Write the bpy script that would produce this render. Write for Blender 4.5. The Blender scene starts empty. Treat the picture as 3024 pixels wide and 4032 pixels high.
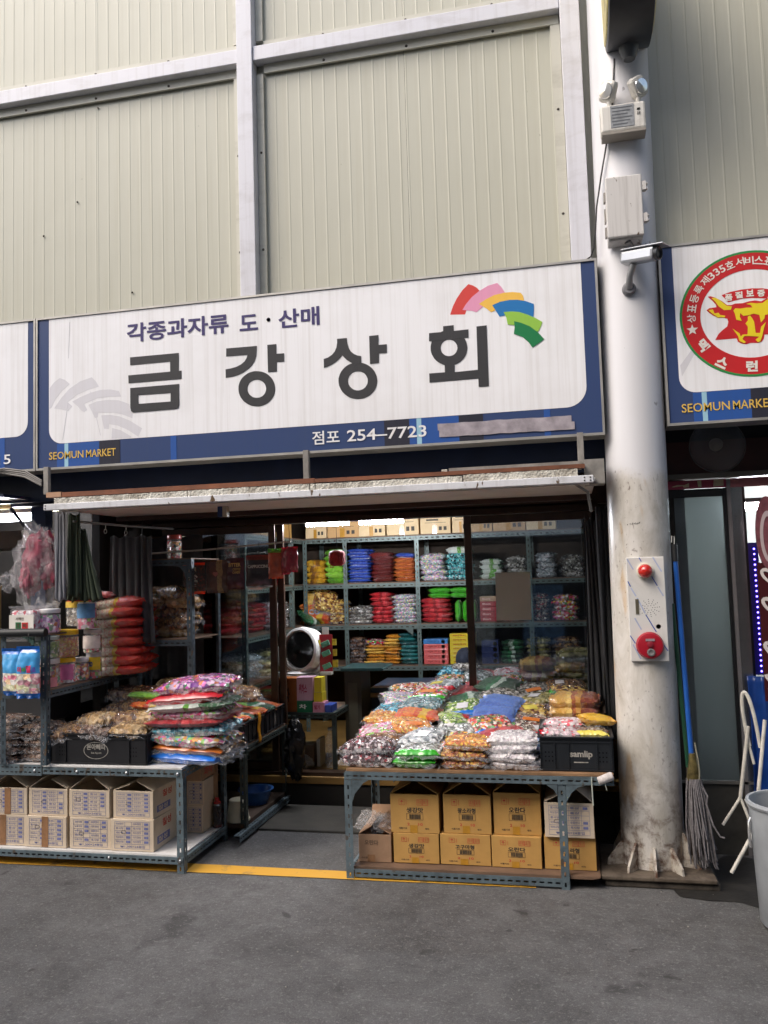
import bpy, bmesh, math, random
from mathutils import Vector, Matrix, noise
from math import radians, sin, cos, pi

S = bpy.context.scene
COL = S.collection
# ------------------------------------------------------------------ camera
cam_d = bpy.data.cameras.new('camera'); cam = bpy.data.objects.new('camera', cam_d); COL.objects.link(cam)
cam_d.sensor_fit = 'VERTICAL'; cam_d.sensor_height = 36; cam_d.lens = 36*3270/4032
cam_d.clip_start = .05; cam_d.clip_end = 300
def cam_axes(p, y, r):
    f = Vector((-sin(y)*cos(p), cos(y)*cos(p), sin(p)))
    r0 = Vector((cos(y), sin(y), 0)); u0 = r0.cross(f)
    return cos(r)*r0+sin(r)*u0, -sin(r)*r0+cos(r)*u0, f
rt, up, fw = cam_axes(radians(4.276), radians(12.466), radians(-1.732))
cam.matrix_world = Matrix(((rt.x, up.x, -fw.x, 0), (rt.y, up.y, -fw.y, 0), (rt.z, up.z, -fw.z, 1.6), (0, 0, 0, 1)))
S.camera = cam
# ------------------------------------------------------------------ sky, sun, exposure
SUN = Vector((-.66, -.66, 1.05)).normalized()
W = bpy.data.worlds.new('World'); S.world = W; W.use_nodes = True
wn = W.node_tree.nodes; bg = wn['Background']
sky = wn.new('ShaderNodeTexSky'); sky.sky_type = 'NISHITA'; sky.sun_disc = False
sky.sun_elevation = math.asin(SUN.z); sky.sun_rotation = math.atan2(SUN.x, SUN.y)
sky.air_density = 1.0; sky.dust_density = 4.0; sky.ozone_density = 1.0
W.node_tree.links.new(sky.outputs[0], bg.inputs[0]); bg.inputs[1].default_value = .15
sun_d = bpy.data.lights.new('sun', 'SUN'); sun_d.energy = .85; sun_d.angle = radians(35); sun_d.color = (1, .96, .9)
sun = bpy.data.objects.new('sun', sun_d); COL.objects.link(sun)
sun.rotation_euler = SUN.to_track_quat('Z', 'Y').to_euler()
vs = S.view_settings; vs.view_transform = 'Standard'; vs.look = 'None'; vs.gamma = 1; vs.exposure = .93
S.cycles.max_bounces = 8; S.cycles.transparent_max_bounces = 12; S.cycles.caustics_reflective = False; S.cycles.caustics_refractive = False
S.cycles.sample_clamp_indirect = 6
random.seed(7)
R = random.Random(11)

# ------------------------------------------------------------------ materials
def srgb(c):
    if isinstance(c, str): c = tuple(int(c[i:i+2], 16)/255 for i in (0, 2, 4))
    return tuple((v/12.92 if v <= .04045 else ((v+.055)/1.055)**2.4) for v in c)+(1,)
class NT:
    def __init__(s, name):
        s.m = bpy.data.materials.new(name); s.m.use_nodes = True; s.t = s.m.node_tree; s.b = s.t.nodes['Principled BSDF']
    def n(s, typ, **kw):
        x = s.t.nodes.new('ShaderNode'+typ)
        for k, v in kw.items():
            if k in x.inputs: s.set(x.inputs[k], v)
            else: setattr(x, k, v)
        return x
    def set(s, sock, v):
        if isinstance(v, bpy.types.NodeSocket): s.t.links.new(v, sock)
        else: sock.default_value = v
    def p(s, **kw):
        for k, v in kw.items(): s.set(s.b.inputs[k.replace('_', ' ')], v)
    def coord(s, kind='Object'): return s.n('TexCoord').outputs[kind]
    def scale(s, vec, sc, off=None):
        x = s.n('Mapping'); s.set(x.inputs[0], vec); x.inputs['Scale'].default_value = sc
        if off is not None: s.set(x.inputs['Location'], off)
        return x.outputs[0]
    def noise(s, vec, sc, det=4, rough=.55, dist=0):
        x = s.n('TexNoise'); s.set(x.inputs['Vector'], vec); x.inputs['Scale'].default_value = sc
        x.inputs['Detail'].default_value = det; x.inputs['Roughness'].default_value = rough; x.inputs['Distortion'].default_value = dist
        return x.outputs[0]
    def ramp(s, f, stops, const=False):
        x = s.n('ValToRGB'); s.set(x.inputs[0], f); e = x.color_ramp
        if const: e.interpolation = 'CONSTANT'
        while len(e.elements) < len(stops): e.elements.new(1)
        for el, (p, c) in zip(e.elements, stops):
            el.position = p; el.color = c if len(c) == 4 else tuple(c)+(1,)
        return x.outputs[0]
    def mix(s, f, a, b):
        x = s.n('Mix', data_type='RGBA'); s.set(x.inputs[0], f); s.set(x.inputs[6], a); s.set(x.inputs[7], b); return x.outputs[2]
    def math(s, op, a, b=0.0):
        x = s.n('Math', operation=op); s.set(x.inputs[0], a); s.set(x.inputs[1], b); return x.outputs[0]
    def facet(s, vec, sc, k, base=None):
        """normal tilted at random cell by cell, like creased film or wrapped sweets"""
        vo = s.n('TexVoronoi', Scale=float(sc)); s.set(vo.inputs['Vector'], vec); a = s.n('VectorMath', operation='SUBTRACT'); s.set(a.inputs[0], vo.outputs['Color']); a.inputs[1].default_value = (.5, .5, .5)
        b = s.n('VectorMath', operation='SCALE'); s.set(b.inputs[0], a.outputs[0]); b.inputs['Scale'].default_value = k
        c = s.n('VectorMath', operation='ADD'); s.set(c.inputs[0], base if base is not None else s.n('NewGeometry').outputs['Normal']); s.set(c.inputs[1], b.outputs[0])
        d = s.n('VectorMath', operation='NORMALIZE'); s.set(d.inputs[0], c.outputs[0]); return d.outputs[0]
    def bump(s, h, st, d=.01, normal=None):
        x = s.n('Bump'); x.inputs['Strength'].default_value = st; x.inputs['Distance'].default_value = d; s.set(x.inputs['Height'], h)
        if normal is not None: s.set(x.inputs['Normal'], normal)
        return x.outputs[0]
g1 = lambda v: (v, v, v, 1)
MC = {}
def plain(name, col, rough=.5, metal=0, var=.12, vscale=6, bump=0, bscale=60, spec=.5, coat=0):
    """painted / plastic / wooden surface with slow tone variation and fine grain"""
    key = (name, str(col), rough, metal, var, vscale, bump, bscale, coat)
    if key in MC: return MC[key]
    t = NT(name); c = srgb(col); v = t.coord()
    f = t.noise(v, vscale, 5, .6)
    dk = tuple(x*(1-var*1.6) for x in c[:3])+(1,); lt = tuple(min(1, x*(1+var)) for x in c[:3])+(1,)
    t.p(Base_Color=t.ramp(f, [(.3, dk), (.72, lt)]), Roughness=rough, Metallic=metal, Specular_IOR_Level=spec)
    if coat: t.p(Coat_Weight=coat, Coat_Roughness=.12)
    if bump: t.p(Normal=t.bump(t.noise(v, bscale, 3), bump, .004))
    MC[key] = t.m; return t.m
def emit(name, col, st):
    t = NT(name); t.p(Base_Color=srgb(col), Emission_Color=srgb(col), Emission_Strength=st); return t.m
def dirty(name, col, dirt, amount=.5, lo=.45, hi=.75, sc=(3, 3, 3), rough=.5, metal=0, spots=0, spotcol='5a4630', streak=0, bump=.1):
    """painted surface with grime patches, optional vertical streaks and chipped spots"""
    t = NT(name); v = t.coord()
    f = t.ramp(t.noise(t.scale(v, sc), 1.0, 8, .65, .4), [(lo, g1(0)), (hi, g1(amount))])
    c = t.mix(f, srgb(col), srgb(dirt))
    if streak:
        st = t.ramp(t.noise(t.scale(v, (38, 38, 1.3)), 1.0, 4, .6), [(.5, g1(0)), (.72, g1(streak))])
        c = t.mix(st, c, srgb(dirt))
    if spots:
        q = t.ramp(t.noise(t.scale(v, (22, 22, 11)), 1.0, 3, .5, .6), [(.66-.1*spots, g1(0)), (.70-.1*spots, g1(1))])
        c = t.mix(q, c, srgb(spotcol))
    t.p(Base_Color=c, Roughness=rough, Metallic=metal)
    if bump: t.p(Normal=t.bump(t.noise(v, 40, 5), bump, .004))
    return t.m

# ------------------------------------------------------------------ mesh builder
class MB:
    def __init__(s): s.v = []; s.f = []; s.mi = []; s.cur = 0
    def add(s, vs, fs):
        o = len(s.v); s.v += [tuple(v) for v in vs]; s.f += [tuple(i+o for i in f) for f in fs]; s.mi += [s.cur]*len(fs); return s
    def box(s, x0, x1, y0, y1, z0, z1):
        return s.add([(x, y, z) for z in (z0, z1) for y in (y0, y1) for x in (x0, x1)],
                     [(0, 2, 3, 1), (4, 5, 7, 6), (0, 1, 5, 4), (2, 6, 7, 3), (0, 4, 6, 2), (1, 3, 7, 5)])
    def obox(s, c, ax, ay, az):
        c, ax, ay, az = map(Vector, (c, ax, ay, az))
        return s.add([c+ax*i+ay*j+az*k for k in (-.5, .5) for j in (-.5, .5) for i in (-.5, .5)],
                     [(0, 2, 3, 1), (4, 5, 7, 6), (0, 1, 5, 4), (2, 6, 7, 3), (0, 4, 6, 2), (1, 3, 7, 5)])
    def bar(s, a, b, w, d=None, upv=(0, 0, 1)):
        a, b = Vector(a), Vector(b); t = (b-a); L = t.length; t.normalize(); u = Vector(upv)
        if abs(t.dot(u)) > .99: u = Vector((0, 1, 0))
        x = t.cross(u).normalized(); u = x.cross(t)
        return s.obox((a+b)/2, x*w, u*(d or w), t*L)
    def tube(s, pts, r, n=10, caps=True):
        pts = [Vector(p) for p in pts]; rr = r if isinstance(r, (list, tuple)) else [r]*len(pts); rings = []
        t0 = (pts[1]-pts[0]).normalized(); u = Vector((0, 0, 1)) if abs(t0.z) < .9 else Vector((1, 0, 0)); u = (u-t0*u.dot(t0)).normalized()
        for i, p in enumerate(pts):
            t = (pts[min(i+1, len(pts)-1)]-pts[max(i-1, 0)]).normalized(); u = (u-t*u.dot(t)).normalized(); w = t.cross(u)
            rings.append([p+(u*cos(2*pi*k/n)+w*sin(2*pi*k/n))*rr[i] for k in range(n)])
        vs = [v for q in rings for v in q]; fs = []
        for i in range(len(pts)-1):
            for k in range(n): fs.append((i*n+k, i*n+(k+1) % n, (i+1)*n+(k+1) % n, (i+1)*n+k))
        if caps: fs += [tuple(range(n-1, -1, -1)), tuple(range((len(pts)-1)*n, len(pts)*n))]
        return s.add(vs, fs)
    def lathe(s, prof, c=(0, 0, 0), ax=(0, 0, 1), n=24, caps=True):
        c = Vector(c); q = Vector((0, 0, 1)).rotation_difference(Vector(ax)); vs = []; fs = []
        for r, h in prof:
            for k in range(n): vs.append(c+q @ Vector((r*cos(2*pi*k/n), r*sin(2*pi*k/n), h)))
        m = len(prof)
        for i in range(m-1):
            for k in range(n): fs.append((i*n+k, i*n+(k+1) % n, (i+1)*n+(k+1) % n, (i+1)*n+k))
        if caps: fs += [tuple(range(n-1, -1, -1)), tuple(range((m-1)*n, m*n))]
        return s.add(vs, fs)
    def prism(s, poly, y0, y1):
        """polygon of (x, z), extruded along y; y0 is the front"""
        a = sum(poly[i][0]*poly[(i+1) % len(poly)][1]-poly[(i+1) % len(poly)][0]*poly[i][1] for i in range(len(poly)))
        if a < 0: poly = poly[::-1]
        n = len(poly); vs = [(x, y0, z) for x, z in poly]+[(x, y1, z) for x, z in poly]
        return s.add(vs, [tuple(range(n)), tuple(range(2*n-1, n-1, -1))]+[(i, i+n, (i+1) % n+n, (i+1) % n) for i in range(n)])
    def ring(s, out, inn, y0, y1):
        n = len(out); vs = [(x, y0, z) for x, z in out]+[(x, y0, z) for x, z in inn]+[(x, y1, z) for x, z in out]+[(x, y1, z) for x, z in inn]; fs = []
        for i in range(n):
            j = (i+1) % n; fs += [(i, n+i, n+j, j), (i, j, 2*n+j, 2*n+i), (n+i, 3*n+i, 3*n+j, n+j)]
        return s.add(vs, fs)
    def grid(s, fn, nu, nv):
        vs = [fn(i/nu, j/nv) for j in range(nv+1) for i in range(nu+1)]
        return s.add(vs, [(j*(nu+1)+i, j*(nu+1)+i+1, (j+1)*(nu+1)+i+1, (j+1)*(nu+1)+i) for j in range(nv) for i in range(nu)])
    def slotted(s, o, u, v, L, Wd, per=.039, sl=.024, sh=.009, rows=(.5,)):
        """steel strip from o along u (length L) and across v (width Wd) with real slots cut through"""
        o, u, v = Vector(o), Vector(u).normalized(), Vector(v).normalized(); k = max(1, round(L/per)); per = L/k
        def q(a0, a1, b0, b1): s.add([o+u*a0+v*b0, o+u*a1+v*b0, o+u*a1+v*b1, o+u*a0+v*b1], [(0, 1, 2, 3)])
        e = [0]
        for r in rows: e += [Wd*r-sh/2, Wd*r+sh/2]
        e.append(Wd)
        for i in range(0, len(e), 2): q(0, L, e[i], e[i+1])
        for r in range(len(rows)):
            for i in range(k+1):
                a0 = i*per-(per-sl)/2; q(max(0, a0), min(L, a0+per-sl), e[1+2*r], e[2+2*r])
        return s
    def angle(s, o, u, v1, v2, L, Wd=.04, t=.0025, **kw):
        """slotted angle iron: two flanges meeting at the edge o + u*L"""
        s.slotted(o, u, v1, L, Wd, **kw); s.slotted(Vector(o), u, v2, L, Wd, **kw); return s
    def build(s, name, mats, parent=None, smooth=False, bevel=0, origin=None, solid=0, ang=35):
        org = Vector(origin) if origin is not None else (ORG[parent] if parent is not None else Vector((0, 0, 0)))
        me = bpy.data.meshes.new(name); me.from_pydata([Vector(v)-org for v in s.v], [], s.f)
        if not isinstance(mats, (list, tuple)): mats = [mats]
        for m in mats: me.materials.append(m)
        if len(mats) > 1: me.polygons.foreach_set('material_index', s.mi)
        if smooth:
            me.polygons.foreach_set('use_smooth', [True]*len(me.polygons)); me.set_sharp_from_angle(angle=radians(ang))
        me.update()
        o = bpy.data.objects.new(name, me); COL.objects.link(o)
        if parent is not None: o.parent = parent
        else: o.location = org
        ORG[o] = org
        if solid:
            m = o.modifiers.new('thickness', 'SOLIDIFY'); m.thickness = solid; m.offset = 0
        if bevel:
            m = o.modifiers.new('bevel', 'BEVEL'); m.width = bevel; m.segments = 2; m.limit_method = 'ANGLE'
        return o
ORG = {}
def tag(o, label, cat=None, group=None, kind=None):
    if label: o['label'] = label
    if cat: o['category'] = cat
    if group: o['group'] = group
    if kind: o['kind'] = kind
    return o
def thing(name, loc, label, cat, group=None):
    o = bpy.data.objects.new(name, None); COL.objects.link(o); o.location = loc; o.empty_display_size = .05
    ORG[o] = Vector(loc); return tag(o, label, cat, group)
def struct(o): o['kind'] = 'structure'; return o
def copy_tree(o, parent=None):
    c = o.copy(); COL.objects.link(c)
    if parent is not None: c.parent = parent; c.matrix_parent_inverse = o.matrix_parent_inverse.copy()
    for ch in list(o.children): copy_tree(ch, c)
    return c
TXT = {}
def text_mesh(body, bold=0.0):
    if (body, bold) in TXT: return TXT[(body, bold)]
    cu = bpy.data.curves.new('lettering', 'FONT'); cu.body = body; cu.resolution_u = 3; cu.offset = bold
    o = bpy.data.objects.new('lettering', cu); COL.objects.link(o)
    me = bpy.data.meshes.new_from_object(o.evaluated_get(bpy.context.evaluated_depsgraph_get()))
    vs = [tuple(v.co) for v in me.vertices]; fs = [tuple(p.vertices) for p in me.polygons]
    bpy.data.objects.remove(o); bpy.data.curves.remove(cu); bpy.data.meshes.remove(me)
    TXT[(body, bold)] = (vs, fs); return vs, fs
def text(mb, body, o, u, v, w=None, h=None, bold=0.0):
    """flat lettering: lower-left corner o, along u, upwards v, fitted to width w and/or height h"""
    vs, fs = text_mesh(body, bold)
    if not vs: return mb
    x0 = min(p[0] for p in vs); x1 = max(p[0] for p in vs); y0 = min(p[1] for p in vs); y1 = max(p[1] for p in vs)
    sx = w/(x1-x0) if w else None; sy = h/(y1-y0) if h else None
    sx = sx or sy; sy = sy or sx
    o, u, v = Vector(o), Vector(u).normalized(), Vector(v).normalized()
    return mb.add([o+u*((p[0]-x0)*sx)+v*((p[1]-y0)*sy) for p in vs], fs)
UX, UZ = (1, 0, 0), (0, 0, 1)
# traced lettering and emblem outlines, metres on their own sign faces (x, z)
BIG = {'geum': [[(-2.567, 2.969), (-2.244, 2.968), (-2.245, 2.858), (-2.227, 2.858), (-2.228, 2.808), (-2.578, 2.809), (-2.579, 2.858), (-2.301, 2.858), (-2.301, 2.92), (-2.566, 2.92)], [(-2.567, 2.778), (-2.244, 2.778), (-2.245, 2.727), (-2.567, 2.732)], [(-2.567, 2.732), (-2.514, 2.731), (-2.513, 2.676), (-2.567, 2.677)], [(-2.299, 2.728), (-2.245, 2.727), (-2.245, 2.674), (-2.3, 2.675)], [(-2.567, 2.677), (-2.245, 2.674), (-2.245, 2.649), (-2.25, 2.635), (-2.264, 2.628), (-2.549, 2.627), (-2.561, 2.635), (-2.566, 2.655)]], 'gang': [[(-1.937, 2.968), (-1.744, 2.966), (-1.746, 2.933), (-1.749, 2.903), (-1.76, 2.876), (-1.776, 2.853), (-1.798, 2.834), (-1.828, 2.816), (-1.86, 2.803), (-1.895, 2.795), (-1.943, 2.791), (-1.943, 2.842), (-1.908, 2.845), (-1.873, 2.852), (-1.844, 2.864), (-1.823, 2.879), (-1.81, 2.897), (-1.802, 2.918), (-1.938, 2.92)], [(-1.678, 2.966), (-1.623, 2.966), (-1.623, 2.908), (-1.576, 2.907), (-1.576, 2.858), (-1.622, 2.859), (-1.623, 2.803), (-1.677, 2.803)]], 'sang': [[(-1.252, 2.963), (-1.194, 2.963), (-1.192, 2.934), (-1.185, 2.905), (-1.172, 2.882), (-1.153, 2.865), (-1.134, 2.855), (-1.112, 2.85), (-1.112, 2.81), (-1.144, 2.801), (-1.168, 2.814), (-1.198, 2.835), (-1.214, 2.852), (-1.223, 2.865), (-1.238, 2.849), (-1.258, 2.832), (-1.286, 2.816), (-1.311, 2.806), (-1.335, 2.8), (-1.335, 2.852), (-1.31, 2.858), (-1.285, 2.872), (-1.268, 2.89), (-1.257, 2.913), (-1.252, 2.94)], [(-1.061, 2.962), (-1.007, 2.963), (-1.007, 2.905), (-0.96, 2.905), (-0.961, 2.856), (-1.007, 2.856), (-1.008, 2.801), (-1.061, 2.8)]], 'hoe': [[(-0.633, 2.978), (-0.574, 2.979), (-0.574, 2.946), (-0.492, 2.947), (-0.493, 2.901), (-0.576, 2.899), (-0.636, 2.899), (-0.716, 2.9), (-0.714, 2.946), (-0.634, 2.946)], [(-0.632, 2.765), (-0.576, 2.763), (-0.578, 2.712), (-0.448, 2.714), (-0.446, 2.959), (-0.39, 2.96), (-0.391, 2.618), (-0.447, 2.618), (-0.447, 2.666), (-0.721, 2.665), (-0.721, 2.716), (-0.632, 2.715)]]}
RINGS=[([(-1.635, 2.701), (-1.636, 2.687), (-1.639, 2.674), (-1.644, 2.661), (-1.651, 2.65), (-1.66, 2.639), (-1.67, 2.629), (-1.681, 2.621), (-1.694, 2.614), (-1.707, 2.609), (-1.721, 2.606), (-1.736, 2.604), (-1.751, 2.605), (-1.766, 2.607), (-1.781, 2.61), (-1.795, 2.616), (-1.808, 2.623), (-1.82, 2.632), (-1.832, 2.641), (-1.841, 2.653), (-1.85, 2.665), (-1.856, 2.678), (-1.861, 2.691), (-1.863, 2.705), (-1.864, 2.719), (-1.863, 2.733), (-1.86, 2.746), (-1.855, 2.759), (-1.848, 2.771), (-1.839, 2.782), (-1.829, 2.791), (-1.817, 2.799), (-1.805, 2.806), (-1.791, 2.811), (-1.777, 2.814), (-1.762, 2.816), (-1.747, 2.815), (-1.732, 2.813), (-1.717, 2.809), (-1.703, 2.804), (-1.69, 2.797), (-1.678, 2.788), (-1.667, 2.778), (-1.657, 2.767), (-1.649, 2.755), (-1.643, 2.742), (-1.638, 2.728), (-1.636, 2.715)], [(-1.691, 2.705), (-1.692, 2.698), (-1.693, 2.691), (-1.696, 2.685), (-1.699, 2.679), (-1.704, 2.673), (-1.709, 2.668), (-1.714, 2.664), (-1.721, 2.661), (-1.728, 2.658), (-1.735, 2.656), (-1.742, 2.656), (-1.75, 2.656), (-1.758, 2.657), (-1.765, 2.659), (-1.772, 2.661), (-1.779, 2.665), (-1.785, 2.67), (-1.791, 2.675), (-1.796, 2.68), (-1.8, 2.687), (-1.803, 2.693), (-1.806, 2.7), (-1.807, 2.707), (-1.807, 2.714), (-1.807, 2.721), (-1.805, 2.728), (-1.802, 2.735), (-1.799, 2.741), (-1.795, 2.747), (-1.789, 2.752), (-1.784, 2.756), (-1.777, 2.759), (-1.77, 2.762), (-1.763, 2.763), (-1.755, 2.764), (-1.748, 2.764), (-1.74, 2.763), (-1.733, 2.761), (-1.726, 2.758), (-1.719, 2.754), (-1.713, 2.75), (-1.707, 2.745), (-1.702, 2.739), (-1.698, 2.733), (-1.695, 2.726), (-1.693, 2.719), (-1.691, 2.712)]), ([(-1.021, 2.699), (-1.023, 2.685), (-1.026, 2.672), (-1.031, 2.659), (-1.038, 2.647), (-1.047, 2.636), (-1.057, 2.627), (-1.068, 2.618), (-1.081, 2.612), (-1.094, 2.607), (-1.108, 2.603), (-1.123, 2.602), (-1.138, 2.602), (-1.153, 2.604), (-1.168, 2.608), (-1.182, 2.613), (-1.195, 2.62), (-1.207, 2.629), (-1.218, 2.639), (-1.228, 2.65), (-1.236, 2.663), (-1.242, 2.676), (-1.247, 2.689), (-1.249, 2.703), (-1.25, 2.717), (-1.249, 2.731), (-1.245, 2.744), (-1.24, 2.757), (-1.233, 2.769), (-1.224, 2.78), (-1.214, 2.79), (-1.203, 2.798), (-1.19, 2.805), (-1.176, 2.81), (-1.162, 2.813), (-1.147, 2.814), (-1.132, 2.814), (-1.117, 2.812), (-1.102, 2.808), (-1.088, 2.802), (-1.075, 2.795), (-1.063, 2.786), (-1.052, 2.776), (-1.043, 2.765), (-1.035, 2.753), (-1.029, 2.74), (-1.024, 2.726), (-1.022, 2.712)], [(-1.077, 2.703), (-1.078, 2.696), (-1.079, 2.689), (-1.082, 2.682), (-1.086, 2.676), (-1.09, 2.67), (-1.095, 2.665), (-1.101, 2.661), (-1.107, 2.657), (-1.114, 2.655), (-1.122, 2.653), (-1.129, 2.652), (-1.137, 2.652), (-1.144, 2.653), (-1.152, 2.655), (-1.159, 2.658), (-1.166, 2.662), (-1.172, 2.667), (-1.177, 2.672), (-1.182, 2.678), (-1.186, 2.684), (-1.19, 2.691), (-1.192, 2.698), (-1.193, 2.705), (-1.193, 2.712), (-1.193, 2.72), (-1.191, 2.727), (-1.188, 2.733), (-1.185, 2.74), (-1.18, 2.745), (-1.175, 2.75), (-1.169, 2.755), (-1.163, 2.758), (-1.156, 2.761), (-1.149, 2.763), (-1.141, 2.763), (-1.133, 2.763), (-1.126, 2.762), (-1.118, 2.76), (-1.111, 2.757), (-1.105, 2.753), (-1.098, 2.749), (-1.093, 2.744), (-1.088, 2.738), (-1.084, 2.731), (-1.081, 2.725), (-1.078, 2.717), (-1.077, 2.71)]), ([(-0.501, 2.843), (-0.503, 2.83), (-0.506, 2.817), (-0.511, 2.805), (-0.517, 2.794), (-0.525, 2.784), (-0.534, 2.775), (-0.544, 2.767), (-0.556, 2.761), (-0.568, 2.756), (-0.581, 2.753), (-0.594, 2.751), (-0.608, 2.752), (-0.621, 2.754), (-0.635, 2.757), (-0.647, 2.763), (-0.659, 2.769), (-0.67, 2.778), (-0.68, 2.787), (-0.689, 2.798), (-0.696, 2.81), (-0.702, 2.822), (-0.706, 2.835), (-0.708, 2.848), (-0.708, 2.861), (-0.707, 2.874), (-0.704, 2.887), (-0.699, 2.899), (-0.692, 2.911), (-0.684, 2.921), (-0.675, 2.93), (-0.665, 2.938), (-0.653, 2.944), (-0.641, 2.949), (-0.628, 2.952), (-0.614, 2.953), (-0.601, 2.953), (-0.587, 2.951), (-0.574, 2.947), (-0.561, 2.941), (-0.549, 2.934), (-0.539, 2.926), (-0.529, 2.916), (-0.52, 2.906), (-0.513, 2.894), (-0.508, 2.882), (-0.504, 2.869), (-0.502, 2.856)], [(-0.557, 2.848), (-0.558, 2.842), (-0.559, 2.836), (-0.562, 2.83), (-0.564, 2.825), (-0.568, 2.82), (-0.572, 2.816), (-0.577, 2.812), (-0.582, 2.809), (-0.588, 2.807), (-0.594, 2.806), (-0.6, 2.805), (-0.606, 2.805), (-0.612, 2.806), (-0.618, 2.808), (-0.624, 2.81), (-0.629, 2.813), (-0.634, 2.817), (-0.639, 2.822), (-0.643, 2.827), (-0.646, 2.832), (-0.648, 2.838), (-0.65, 2.844), (-0.651, 2.85), (-0.651, 2.856), (-0.651, 2.862), (-0.649, 2.868), (-0.647, 2.874), (-0.644, 2.879), (-0.641, 2.884), (-0.636, 2.888), (-0.632, 2.892), (-0.626, 2.895), (-0.621, 2.897), (-0.615, 2.899), (-0.609, 2.899), (-0.603, 2.899), (-0.596, 2.898), (-0.59, 2.896), (-0.585, 2.894), (-0.579, 2.891), (-0.574, 2.887), (-0.57, 2.882), (-0.566, 2.877), (-0.563, 2.872), (-0.56, 2.866), (-0.558, 2.86), (-0.558, 2.854)])]
LOGO=[('red', [(-0.591, 3.041), (-0.574, 3.087), (-0.551, 3.129), (-0.517, 3.174), (-0.482, 3.205), (-0.458, 3.195), (-0.437, 3.18), (-0.42, 3.16), (-0.461, 3.131), (-0.498, 3.058), (-0.507, 3.034)]), ('pink', [(-0.521, 3.061), (-0.498, 3.094), (-0.464, 3.13), (-0.422, 3.16), (-0.373, 3.184), (-0.322, 3.194), (-0.3, 3.169), (-0.282, 3.136), (-0.332, 3.129), (-0.409, 3.065), (-0.443, 3.04), (-0.467, 3.05)]), ('amber', [(-0.428, 3.086), (-0.39, 3.107), (-0.339, 3.128), (-0.286, 3.135), (-0.24, 3.134), (-0.196, 3.125), (-0.183, 3.106), (-0.178, 3.08), (-0.263, 3.085), (-0.343, 3.039), (-0.362, 3.032), (-0.385, 3.054)]), ('blue', [(-0.354, 3.071), (-0.309, 3.086), (-0.259, 3.091), (-0.213, 3.087), (-0.172, 3.076), (-0.127, 3.055), (-0.128, 3.021), (-0.132, 2.983), (-0.196, 2.999), (-0.284, 3.007), (-0.317, 3.003), (-0.336, 3.038)]), ('lime', [(-0.294, 3.026), (-0.248, 3.025), (-0.209, 3.018), (-0.165, 2.999), (-0.124, 2.977), (-0.086, 2.95), (-0.096, 2.924), (-0.111, 2.898), (-0.164, 2.923), (-0.237, 2.947), (-0.274, 2.954), (-0.279, 2.992)]), ('green', [(-0.238, 2.969), (-0.198, 2.955), (-0.153, 2.931), (-0.113, 2.895), (-0.08, 2.854), (-0.113, 2.832), (-0.145, 2.813), (-0.164, 2.844), (-0.194, 2.876), (-0.242, 2.898), (-0.237, 2.934)])]
GHOST=[[(-3.121, 2.822), (-3.087, 2.858), (-3.051, 2.88), (-3.015, 2.866), (-2.981, 2.837), (-3.042, 2.791), (-3.082, 2.746), (-3.107, 2.699), (-3.122, 2.688)], [(-3.089, 2.691), (-3.042, 2.751), (-2.984, 2.807), (-2.908, 2.848), (-2.828, 2.867), (-2.801, 2.839), (-2.78, 2.805), (-2.859, 2.789), (-2.935, 2.763), (-2.995, 2.723), (-2.964, 2.696), (-2.993, 2.667), (-3.037, 2.681)], [(-2.964, 2.725), (-2.908, 2.749), (-2.837, 2.771), (-2.767, 2.784), (-2.701, 2.781), (-2.644, 2.766), (-2.629, 2.731), (-2.701, 2.737), (-2.793, 2.732), (-2.881, 2.704), (-2.86, 2.664), (-2.882, 2.654), (-2.902, 2.664), (-2.926, 2.693)], [(-2.853, 2.696), (-2.793, 2.714), (-2.719, 2.718), (-2.645, 2.709), (-2.576, 2.681), (-2.553, 2.626), (-2.555, 2.591), (-2.619, 2.619), (-2.684, 2.636), (-2.785, 2.643), (-2.789, 2.613), (-2.809, 2.611), (-2.829, 2.654)], [(-2.765, 2.624), (-2.706, 2.623), (-2.641, 2.609), (-2.568, 2.576), (-2.491, 2.525), (-2.517, 2.476), (-2.586, 2.522), (-2.655, 2.554), (-2.711, 2.566), (-2.713, 2.536), (-2.746, 2.54)], [(-2.692, 2.541), (-2.637, 2.525), (-2.565, 2.481), (-2.565, 2.471), (-2.696, 2.474)]]
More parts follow.
